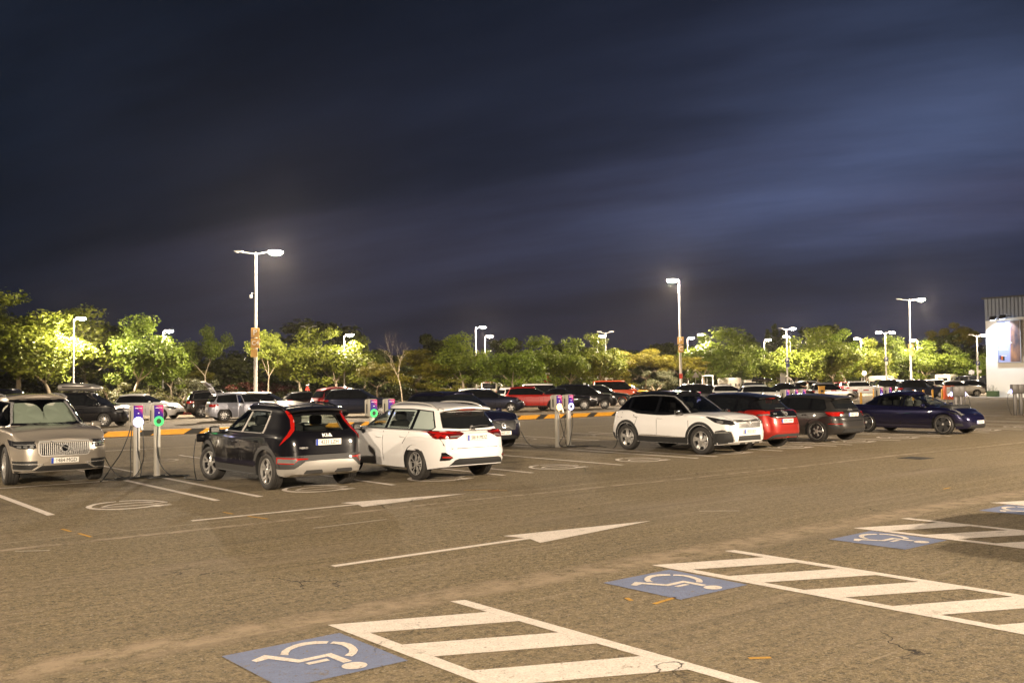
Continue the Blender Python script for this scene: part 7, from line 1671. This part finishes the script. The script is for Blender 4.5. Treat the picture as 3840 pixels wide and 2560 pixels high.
# =================================================================== building
MT['render']=simple('pale_wall_render',(.80,.75,.66),.85,noise=.13,nscale=.55); MT['clad']=simple('blue_grey_cladding',(.11,.125,.16),.45,.3,noise=.08,nscale=2); MT['roofd']=simple('dark_roof_edge',(.02,.02,.025),.6)
bx,by=89.4,41.7; bt=thing('building','pale rendered hall with ribbed blue-grey top and a large poster','building',(bx,by,0),0)
# facade runs along -Y from the corner; its face looks towards -X
Lf=40; Hh_=9.1
m=MB(); m.box((9,-Lf/2,3.6),(18,Lf,7.25)); m.obj('wall','render',bt)
m=MB(); m.box((-.06,-1.75,1.85+0),(.12,3.5,3.7)); m.obj('wall_thickening','render',bt)
m=MB(); nrib=120; ys=[-Lf*i/nrib for i in range(nrib+1)]; vs=[];fs=[]
prof=[(0,0),(.35,0),(.5,-.03),(.85,-.03),(1,0)]
pts=[]
for i in range(nrib):
    for a,b in prof[:-1]: pts.append((-.08+b,-(i+a)*Lf/nrib))
pts.append((-.08,-Lf))
for (x_,y_) in pts: vs+= [(x_,y_,7.12-(-y_)*.0+(.05 if False else 0)-.0+.028*(-y_)*0+7.12*0+(0)),(x_,y_,9.0)]
# lower edge of the cladding rises away from the corner
vs=[v if i%2 else (v[0],v[1],7.0+.075*(-v[1])) for i,v in enumerate(vs)]
vs=[(v[0],v[1],min(v[2],8.6)) if not i%2 else v for i,v in enumerate(vs)]
for i in range(len(pts)-1): fs.append((2*i,2*i+2,2*i+3,2*i+1))
m.add(vs,fs); m.box((9,-Lf/2,8.10),(18.1,Lf-.02,1.75)); m.obj('ribbed_cladding','clad',bt)
m=MB(); m.box((9,-Lf/2,9.06),(18.5,Lf+.4,.14)); m.obj('roof_edge','roofd',bt)
def wallpt(px_,py_):
    "point of the facade plane seen at photo column/row (used for sizes only)"
    x=(px_-1920)/3664; y=-(py_-1280)/3664; d=F+cx*x+cy*y; k=(bx-.12)/d.x; return (d.y*k-by,CAMZ+d.z*k)
y0,z1=wallpt(3740,1204); y1,z0=wallpt(3831,1357)
def postermat():
    m,N,Lk,p=newmat('poster_print'); tc=N.new('ShaderNodeTexCoord'); s=N.new('ShaderNodeSeparateXYZ'); Lk.new(tc.outputs['Generated'],s.inputs[0])
    n=N.new('ShaderNodeTexNoise'); n.inputs['Scale'].default_value=3; n.inputs['Detail'].default_value=5; Lk.new(tc.outputs['Generated'],n.inputs[0])
    r=N.new('ShaderNodeValToRGB'); Lk.new(n.outputs[0],r.inputs[0]); e=r.color_ramp; e.elements[0].position=.35; e.elements[0].color=(.03,.025,.04,1); e.elements[1].position=.7; e.elements[1].color=(.30,.14,.07,1)
    c=N.new('ShaderNodeMapRange'); c.inputs[1].default_value=.50; c.inputs[2].default_value=.42; Lk.new(s.outputs[1],c.inputs[0])
    mx=N.new('ShaderNodeMix'); mx.data_type='RGBA'; mx.inputs[6].default_value=(.27,.30,.52,1); Lk.new(c.outputs[0],mx.inputs[0]); Lk.new(r.outputs[0],mx.inputs[7]); Lk.new(mx.outputs[2],p.inputs['Base Color']); p.inputs['Roughness'].default_value=.4; return m
MT['poster']=postermat()
pt=thing('poster','tall poster with pale blue left half and dark brown picture on the hall wall','poster',(bx-.16,by+(y0+y1)/2,(z0+z1)/2),0)
pw,ph=abs(y1-y0),z1-z0
m=MB(); m.box((0,0,0),(.05,pw,ph)); m.obj('print','poster',pt)
m=MB()
for a,b,c,d in ((0,ph/2,pw+.1,.06),(0,-ph/2,pw+.1,.06)): m.box((-.02,a,b),(.08,c,d))
for s in (-1,1): m.box((-.02,s*pw/2,0),(.08,.06,ph))
m.obj('frame','signgrey',pt)
ro=(PI/2,0,-PI/2)
for txt,sz,dy,dz,sx in (('CON MÁS \u2190',.36,.24,-.035,.85),('2',.9,.34,.30,1),('NUEVO',.5,.27,.13,.8)):
    if sz<.5 or txt!='2': link('poster_lettering',text_mesh(txt,sz*ph/4.3,'signwhite',.004,.008,sx),pt,(-.035,pw*dy,ph*dz),ro)
for k,(dz,w) in enumerate(((-.09,.30),(-.17,.40),(-.20,.42),(-.21,.0),(-.34,.28))):
    if w: m=MB(); m.box((-.03,pw*.26,ph*dz),(.01,pw*w,.035)); m.obj('poster_lettering','signwhite',pt)
for k,c in enumerate(('signblue','orangebox','plastic')):
    m=MB(); m.box((-.03,pw*(.40-.07*k),ph*(-.38-.012*k)),(.012,pw*.09,.34),T=None); m.obj('poster_swatch',c,pt)
# two dark floodlights on arms above the poster, the left one glaring white
for k,(px_,py_) in enumerate(((3742,1201),(3778,1196))):
    yy,zz=wallpt(px_,py_); t=thing('floodlight',('black floodlight at the upper left corner of the poster','black floodlight above the middle of the poster')[k],'floodlight',(bx-.1,by+yy,zz),0)
    m=MB(); m.tube([(0,-.3,.25),(-.9,0,.28)],.03,8); m.obj('arm','plastic',t)
    m=MB(); m.box((-1.0,0,.16),(.42,.5,.20),bev=.03,T=Matrix.Translation((-1,0,.16))@Matrix.Rotation(R(-35),4,'Y')@Matrix.Translation((1,0,-.16))); m.obj('lamp_body','plastic',t)
    MT.setdefault('flood',emis('floodlight_glass',(.75,.85,1),18)); m=MB(); m.box((-.93,0,.055),(.34,.42,.012),T=Matrix.Translation((-.93,0,.06))@Matrix.Rotation(R(-35),4,'Y')@Matrix.Translation((.93,0,-.06))); m.obj('lamp_glass','flood',t)
    l=bpy.data.lights.new('flood_light','SPOT'); l.energy=2400 if k==0 else 800; l.color=(.72,.84,1); l.spot_size=R(95); l.spot_blend=.7; l.shadow_soft_size=.12
    o=link('flood_light',l,t,(-.9,0,-.05)); o.rotation_euler=(0,R(-30),0)
# pavement and green planter at the foot of the wall
sheet('pavement',[(bx-3.2,by-Lf),(bx,by-Lf),(bx,by+1.5),(bx-3.2,by+1.5)],.13,'concrete')
m=MB(); m.box((bx-3.25,by-Lf/2+.75,.065),(.14,Lf+1.5,.15)); o=m.obj('pavement_kerb','concrete'); o['kind']='structure'
m=MB(); m.box((bx-1.6,by+1.56,.065),(3.3,.12,.15)); o=m.obj('pavement_kerb','concrete'); o['kind']='structure'
yy,zz=wallpt(3733,1480); MT['green']=simple('green_box_paint',(.05,.09,.03),.7,noise=.3)
t=thing('green_box','low green box with dry stems at the foot of the hall wall','planter',(bx-.6,by+yy,.13),0); m=MB(); m.box((0,0,.30),(.5,.95,.52),bev=.03); m.obj('box','green',t)
m=MB(); random.seed(2)
for i in range(14): y_=random.uniform(-.4,.4); m.tube([(0,y_,.55),(random.uniform(-.1,.1),y_+random.uniform(-.2,.2),.55+random.uniform(.2,.55))],.012,4)
m.obj('dry_stems','darkbark',t)
# =================================================================== trees
_tm={}
def leafcloud(mb,centers,n,sz,rng,flat=.6,shape='leaf'):
    for (cx_,cy_,cz_,r) in centers:
        for i in range(n):
            while True:
                a,b,c=rng.uniform(-1,1),rng.uniform(-1,1),rng.uniform(-1,1); q=a*a+b*b+c*c
                if .12<q<1: break
            k=r*(1 if rng.random()<.8 else 1.18)
            p=Vector((cx_+a*k,cy_+b*k,cz_+c*k*flat)); s=sz*rng.uniform(.6,1.35)
            nn=Vector((a+rng.gauss(0,.5),b+rng.gauss(0,.5),c*.8+.35+rng.gauss(0,.5))).normalized()
            t=nn.cross(Vector((rng.gauss(0,1),rng.gauss(0,1),rng.gauss(0,1)))).normalized(); u=nn.cross(t)
            if shape=='leaf': vs=[p-t*s*.5,p+u*s*.42-nn*s*.08,p+t*s*.55,p-u*s*.42-nn*s*.08]
            else: vs=[p-t*s*.9,p+u*s*.16,p+t*s*.9,p-u*s*.16]
            o=len(mb.v); mb.v+=[tuple(v) for v in vs]; mb.f.append((o,o+1,o+2,o+3)); mb.m.append(0)
def skeleton(rng,h,tr,fork,spread,levels=3,lean=0.0,up_=.75):
    "trunk and limbs; returns mesh builder and branch tips"
    mb=MB(); tips=[]
    def br(p,d,L_,r,lv):
        pts=[p];rs=[r];q=Vector(p);dd=Vector(d)
        n=4
        for i in range(n):
            dd=(dd+Vector((rng.gauss(0,.13),rng.gauss(0,.13),rng.gauss(0,.07)+.03))).normalized(); q=q+dd*L_/n; pts.append(q.copy()); rs.append(r*(1-.55*(i+1)/n))
        mb.tube(pts,rs,7 if lv==0 else 5)
        if lv>=1: tips.append((q.copy(),lv)); tips.append((pts[2].copy(),lv)) if lv>=2 else None
        if lv<levels:
            k=rng.randint(3,4) if lv==0 else rng.randint(2,3); a0=rng.uniform(0,6.28)
            for i in range(k):
                a=a0+i*2*PI/k+rng.uniform(-.4,.4); e=Vector((math.cos(a),math.sin(a),0))
                nd=(dd*up_+e*spread*rng.uniform(.7,1.2)).normalized(); br(q if i or lv else q,nd,L_*rng.uniform(.55,.8),rs[-1]*.85,lv+1)
    br(Vector((0,0,0)),Vector((lean,0,1)).normalized(),h*fork,tr,0)
    return mb,tips
def tree_kind(kind,seed):
    if (kind,seed) in _tm: return _tm[kind,seed]
    rng=random.Random(seed*77+len(kind)); H_=8.0; cr=MB()
    if kind=='plane':
        tk,tips=skeleton(rng,H_,.17,.30,.62,3); C_=[]
        for p,lv in tips:
            C_.append((p.x,p.y,p.z,rng.uniform(.5,.95)))
        for i in range(24):
            a=rng.uniform(0,6.28); rr=rng.uniform(.4,2.2); z=rng.uniform(2.2,7.6); rr*=math.sin(min(1,max(.25,(8.3-z)/3.2))*PI/2); C_.append((rr*math.cos(a),rr*math.sin(a),z,rng.uniform(.5,.9)))
        C_=[c for c in C_ if rng.random()<.95]; n=int(11000/len(C_)); leafcloud(cr,C_,n,.185,rng,.85); mats=('bark','plane')
    elif kind=='sparse':
        tk,tips=skeleton(rng,H_,.13,.34,.5,3); C_=[(p.x,p.y,p.z,rng.uniform(.35,.65)) for p,lv in tips if rng.random()<.75]; leafcloud(cr,C_,int(4500/len(C_)),.17,rng,.9); mats=('bark','plane')
    elif kind=='pine':
        tk,tips=skeleton(rng,H_,.16,.42,.95,2); C_=[]
        for i in range(34):
            a=rng.uniform(0,6.28); rr=2.7*math.sqrt(rng.random()); z=5.6+2.0*math.sqrt(max(0,1-(rr/2.9)**2))*rng.uniform(.25,1)-.9*(rng.random()<.3); C_.append((rr*math.cos(a),rr*math.sin(a),z,rng.uniform(.5,.8)))
        leafcloud(cr,C_,330,.17,rng,.62,'needle'); mats=('darkbark','pine')
    elif kind=='bushpine':
        tk,tips=skeleton(rng,H_,.15,.3,.9,2); C_=[]
        for i in range(40):
            a=rng.uniform(0,6.28); z=rng.uniform(1.8,7.6); rr=2.6*math.sqrt(rng.random())*math.sqrt(max(.06,1-((z-4.2)/4.2)**2)); C_.append((rr*math.cos(a),rr*math.sin(a),z,rng.uniform(.5,.9)))
        leafcloud(cr,C_,320,.17,rng,.6,'needle'); mats=('darkbark','pine')
    elif kind=='dark':
        tk,tips=skeleton(rng,H_,.18,.3,.6,2); C_=[]
        for i in range(42):
            a=rng.uniform(0,6.28); z=rng.uniform(1.6,7.7); rr=2.7*math.sqrt(rng.random())*math.sqrt(max(.05,1-((z-4.4)/4)**2)); C_.append((rr*math.cos(a),rr*math.sin(a),z,rng.uniform(.6,1.0)))
        leafcloud(cr,C_,90,.34,rng,.8); mats=('darkbark','dark')
    elif kind=='cypress':
        tk=MB(); tk.tube([(0,0,0),(0,0,7)],[.14,.03],6); C_=[(rng.gauss(0,.08),rng.gauss(0,.08),.5+7.2*i/22,.62*math.sin(min(1,(23-i)/9)*PI/2)+.06) for i in range(23)]; leafcloud(cr,C_,110,.22,rng,1.1,'needle'); mats=('darkbark','dark')
    elif kind=='olive':
        tk,tips=skeleton(rng,H_,.35,.28,1.0,2,.15); C_=[]
        for i in range(26):
            a=rng.uniform(0,6.28); z=rng.uniform(3.4,7.4); rr=2.9*math.sqrt(rng.random())*math.sqrt(max(.1,1-((z-5.2)/2.7)**2)); C_.append((rr*math.cos(a),rr*math.sin(a),z,rng.uniform(.5,.9)))
        leafcloud(cr,C_,110,.22,rng,.8,'needle'); mats=('bark','olive')
    elif kind=='dead':
        tk,tips=skeleton(rng,H_,.16,.46,.62,4,.0,.9); cr=None; mats=('bark',None)
    elif kind in ('bush','oleander'):
        tk=MB()
        for i in range(5): a=rng.uniform(0,6.28); tk.tube([(0,0,0),(math.cos(a)*.8,math.sin(a)*.8,3),(math.cos(a)*1.6,math.sin(a)*1.6,5.5)],[.12,.08,.03],5)
        C_=[]
        for i in range(26): a=rng.uniform(0,6.28); rr=3.6*math.sqrt(rng.random()); z=rng.uniform(1,6.6)*math.sqrt(max(.1,1-(rr/4)**2)); C_.append((rr*math.cos(a),rr*math.sin(a),z,rng.uniform(.8,1.3)))
        leafcloud(cr,C_,110,.42,rng,.8); mats=('darkbark',kind)
    tm=tk.mesh('trunk',mats[0],60); cm=cr.mesh('crown',mats[1]) if cr else None
    if cm:
        z=max(v.co.z for v in cm.vertices)
    else: z=max(v.co.z for v in tm.vertices)
    zs=sorted(v.co.z for v in (cm or tm).vertices); top=zs[int(len(zs)*.995)]
    ws=sorted(abs(v.co.x) for v in (cm or tm).vertices); hw=ws[int(len(ws)*.96)]
    _tm[kind,seed]=(tm,cm,top,hw); return _tm[kind,seed]
def tree(kind,seed,x,ytop,wpx,d,label,rot=0,name=None,group=None,cat='tree'):
    tm,cm,top,hw=tree_kind(kind,seed); X,Y=W(x,d); h=CAMZ+((1432-.011*(x-1920))-ytop)*d/3664; w=wpx*d/3664
    sz=h/top*1.03; sxy=w/(2*hw)*1.06
    t=thing(name or {'plane':'plane_tree','sparse':'plane_tree','pine':'umbrella_pine','bushpine':'pine_tree','dark':'dark_tree','cypress':'cypress','olive':'olive_tree','dead':'bare_tree','bush':'bush','oleander':'bush'}[kind],label,cat,(X,Y,0),rot,group or {'plane':'plane trees along the verge','sparse':'plane trees along the verge','dark':'dark trees beyond the verge','cypress':'cypresses beyond the verge','bush':'bushes under the trees','oleander':'bushes under the trees'}.get(kind,'pines and olives along the verge'))
    t.scale=(sxy,sxy,sz); link('trunk',tm,t)
    if cm: link('crown',cm,t)
    return t
TREES=[('plane',1,60,1118,330,80,'big plane tree at the far left edge, dark upper crown'),('plane',2,330,1172,330,86,'brightest plane tree, glowing round the hidden lamp'),('plane',3,205,1195,260,79,'plane tree in front between the first two big ones, forked pale trunk'),('plane',4,505,1200,240,83,'plane tree with a tall slim trunk right of the brightest tree'),
 ('plane',2,640,1292,170,88,'dim plane tree just right of the slim lamp above the white hatchback'),('sparse',1,780,1232,190,92,'thin dark tree against the sky left of the C4 post'),('sparse',2,1012,1252,130,84,'thin sunlit-looking tree touching the C4 post on its right'),
 ('plane',3,1140,1246,200,88,'plane tree with twin pale trunks behind the dark red people carrier'),('plane',1,1268,1248,190,90,'plane tree wrapped round a slim lamp, left of the bare tree'),('plane',4,1350,1272,150,100,'darker plane tree filling in left of the small pine'),
 ('dead',1,1508,1248,170,84,'leafless tree with grey spreading twigs'),('pine',1,1412,1362,150,88,'small bent pine left of the leafless tree'),('bushpine',1,1560,1318,230,98,'broad yellow-green pine right of the leafless tree'),('bushpine',2,1665,1345,150,100,'darker pine between the broad pine and the bright tree'),
 ('plane',2,1738,1264,190,98,'bright plane tree left of the white minibus'),('plane',3,1815,1322,110,100,'low bright crown just above the white minibus'),('plane',1,1935,1286,150,94,'pale plane tree with full crown right of the minibus'),('plane',4,2030,1272,170,96,'plane tree with V shaped limbs above the red sign'),
 ('plane',2,2135,1280,150,98,'plane tree above the white passenger van nose'),('plane',3,2225,1268,170,100,'plane tree pierced by the lit slim lamp'),('bushpine',3,2315,1326,130,104,'pale pine between plane tree and umbrella pine'),('pine',2,2400,1315,180,104,'rounded orange-green umbrella pine'),
 ('olive',1,2466,1392,120,100,'grey-green olive left of the second tall lamp post'),('pine',3,2565,1340,170,108,'umbrella pine right behind the second tall lamp post'),('plane',1,2652,1268,130,118,'bright plane tree at the left-lit lamp'),('plane',4,2745,1238,220,120,'tallest plane tree above the first motorhome'),
 ('plane',2,2838,1312,130,122,'plane tree above the camper van'),('plane',3,2900,1332,120,122,'small plane tree left of the grey panel'),('plane',1,2965,1278,170,122,'plane tree lit by the lamp with dark blue plate'),('plane',4,3060,1240,190,126,'dark-topped plane tree behind the raised tailgate'),('plane',2,3120,1300,120,124,'plane tree above the yellow barrier cabinet'),
 ('plane',3,3172,1250,140,128,'plane tree above the small red hatchback'),('plane',1,3262,1282,140,132,'bright plane tree left of the twin lit lamp'),('plane',4,3358,1268,150,134,'plane tree right of the twin lit lamp'),('plane',2,3470,1286,160,130,'bright plane tree right of the tallest right lamp post'),
 ('plane',3,3545,1302,110,132,'plane tree under the dome of the black umbrella pine'),('plane',1,3608,1334,110,130,'plane tree left of the lamp near the building'),('plane',4,3690,1330,110,136,'dim plane tree touching the building corner')]
TREES+=[('dark',1,-120,1150,320,92,'dark tree at the extreme left'),('dark',2,120,1200,300,96,'dark tree filling behind the big plane trees'),('dark',3,430,1230,260,98,'dark tree behind the brightest plane tree'),('bushpine',1,700,1350,160,94,'low pine below the thin dark tree'),('dark',2,560,1290,190,104,'dark tree behind the slim lamp above the white hatchback'),('dark',3,690,1300,190,106,'dark tree left of the thin dark tree'),('dark',1,800,1310,180,108,'dark tree right of the thin dark tree'),('dark',2,940,1325,170,110,'dark tree directly behind the C4 post'),('dark',1,1420,1318,150,118,'dark tree behind the small bent pine'),('dark',1,880,1350,170,104,'dark low tree left of the C4 post'),
 ('dark',2,1190,1216,260,118,'tall dark domed tree behind the unlit twin lamp'),('dark',3,1060,1370,160,110,'dark low tree right of the C4 post'),('dark',1,1600,1262,120,140,'dark tree peak behind the broad pine'),('dark',2,1660,1280,120,142,'dark tree peak next to the bright tree'),('dark',3,1885,1278,130,138,'dark tree behind the small lit lamp pair'),('dark',3,1455,1335,170,120,'dark tree behind the leafless tree'),
 ('dark',1,2080,1300,220,130,'dark tree behind the row of plane trees'),('dark',2,2210,1310,200,130,'dark tree behind the pierced plane tree'),('dark',1,2340,1318,150,150,'dark tree tops behind the umbrella pine'),('dark',3,2480,1295,120,150,'dark tree left of the second tall lamp post'),('dark',2,2545,1298,110,150,'dark tree right behind the P plate post'),('dark',1,2615,1310,120,150,'dark tree left of the bright lamp tree'),
 ('cypress',1,2880,1242,34,150,'left of the three cypress trees'),('cypress',1,2906,1222,38,150,'tallest of the three cypress trees'),('cypress',1,2936,1246,40,152,'right of the three cypress trees'),('cypress',1,2812,1258,24,158,'lone short cypress above the camper van'),('dark',2,2790,1262,110,150,'dark crown behind the tallest plane tree'),
 ('dark',3,3070,1232,170,145,'dark crown behind the raised tailgate trees'),('dark',1,3140,1246,130,150,'dark crown left of the white crossover trees'),('dark',2,3320,1290,160,150,'dark crown behind the twin lit lamp'),('dark',3,3400,1302,150,152,'dark crown left of the tallest right lamp post'),('pine',1,3572,1222,160,148,'black domed umbrella pine against the sky'),('dark',1,3570,1262,170,146,'dark foliage below the black umbrella pine'),('dark',2,3680,1300,120,150,'dark crown beside the building')]
for i,(k,s,x,yt,w,d,lab) in enumerate(TREES): tree(k,s,x,yt,w,d,lab,rot=(i*2.399)%6.283)
# undergrowth: each bush a thing
BU=[('bush',1,420,1440,150,80,'round dark bush behind the charging posts'),('bush',2,560,1450,130,82,'bush left of the slim lamp above the white hatchback'),('olive',1,690,1420,110,84,'gnarled grey shrub tree with twisted pale stems, left'),('olive',1,762,1425,110,84,'gnarled grey shrub tree with twisted pale stems, right'),('bush',1,660,1475,170,80,'low flowering bush below the gnarled shrubs'),
 ('oleander',1,905,1438,170,88,'reddish oleander left of the C4 post'),('oleander',2,1010,1436,190,92,'reddish oleander right of the C4 post'),('bush',2,1080,1462,110,88,'green bush left of the twin pale trunks'),('bush',1,1205,1448,170,98,'bush between the twin trunks and the slim lamp'),('bush',2,1330,1452,180,98,'bush below the darker plane tree'),('bush',1,1480,1452,160,100,'bush at the foot of the leafless tree'),('bush',2,1620,1455,170,104,'bush below the darker pine'),
 ('bush',1,1880,1440,140,104,'bush right of the white minibus'),('bush',2,2160,1440,120,100,'bright green low bush between two trunks'),('bush',1,2010,1448,160,106,'bush behind the bright red SUV'),('bush',2,2400,1432,170,112,'bush below the umbrella pine'),('bush',1,2520,1432,130,112,'pale green bush at the foot of the second tall lamp post'),('bush',2,2680,1428,150,130,'bush behind the first motorhome'),('bush',1,2860,1430,150,134,'bush behind the camper van'),('bush',2,3010,1426,150,136,'bush behind the raised tailgate'),('bush',1,3200,1424,170,140,'bush behind the white crossover'),('bush',2,3420,1420,170,142,'bush behind the twin lit lamp'),('bush',1,3600,1418,170,142,'bush left of the building'),('bush',1,60,1450,220,82,'dark bush under the far left plane tree'),('bush',2,250,1452,200,82,'bush behind the silver roof box'),('bush',2,-150,1440,200,84,'dark bush at the extreme left'),('bush',1,1760,1445,140,106,'bush under the bright tree left of the minibus'),('bush',2,2270,1440,140,110,'bush behind the white height gate'),('bush',1,1140,1470,110,92,'low bush at the twin pale trunks')]
for i,(k,s,x,yt,w,d,lab) in enumerate(BU): tree(k,s,x,yt,w,d,lab,rot=(i*1.7)%6.283,cat='bush' if k!='olive' else 'tree')
# far-off wood: one continuous dark mass
def wood():
    rng=random.Random(4); mb=MB(); C_=[]
    for i in range(150):
        x=-900+i*38+rng.uniform(-15,15); d=165+rng.uniform(0,25); X,Y=W(x,d); h=rng.uniform(3.6,6.2); C_.append((X,Y,h*.42,rng.uniform(3,4.6)))
    leafcloud(mb,C_,70,1.15,rng,.75); o=mb.obj('distant_wood','dark'); tag(o,'continuous dark wood closing the horizon behind the trees','wood',kind='stuff')
wood()
# =================================================================== thin haze volume added to give the lamps a halo
def haze(density):
    m=MB(); m.box((70,60,19),(760,760,42)); o=m.obj('haze','signwhite'); mt=bpy.data.materials.new('haze_volume'); mt.use_nodes=True; N=mt.node_tree.nodes; N.clear()
    out=N.new('ShaderNodeOutputMaterial'); v=N.new('ShaderNodeVolumePrincipled'); v.inputs['Color'].default_value=(.95,.93,.92,1); v.inputs['Density'].default_value=density; v.inputs['Anisotropy'].default_value=.75
    mt.node_tree.links.new(v.outputs[0],out.inputs['Volume']); o.data.materials.clear(); o.data.materials.append(mt); o['kind']='stuff'; o['label']='added thin haze that gives the lamps a halo'; 
haze(.00010)
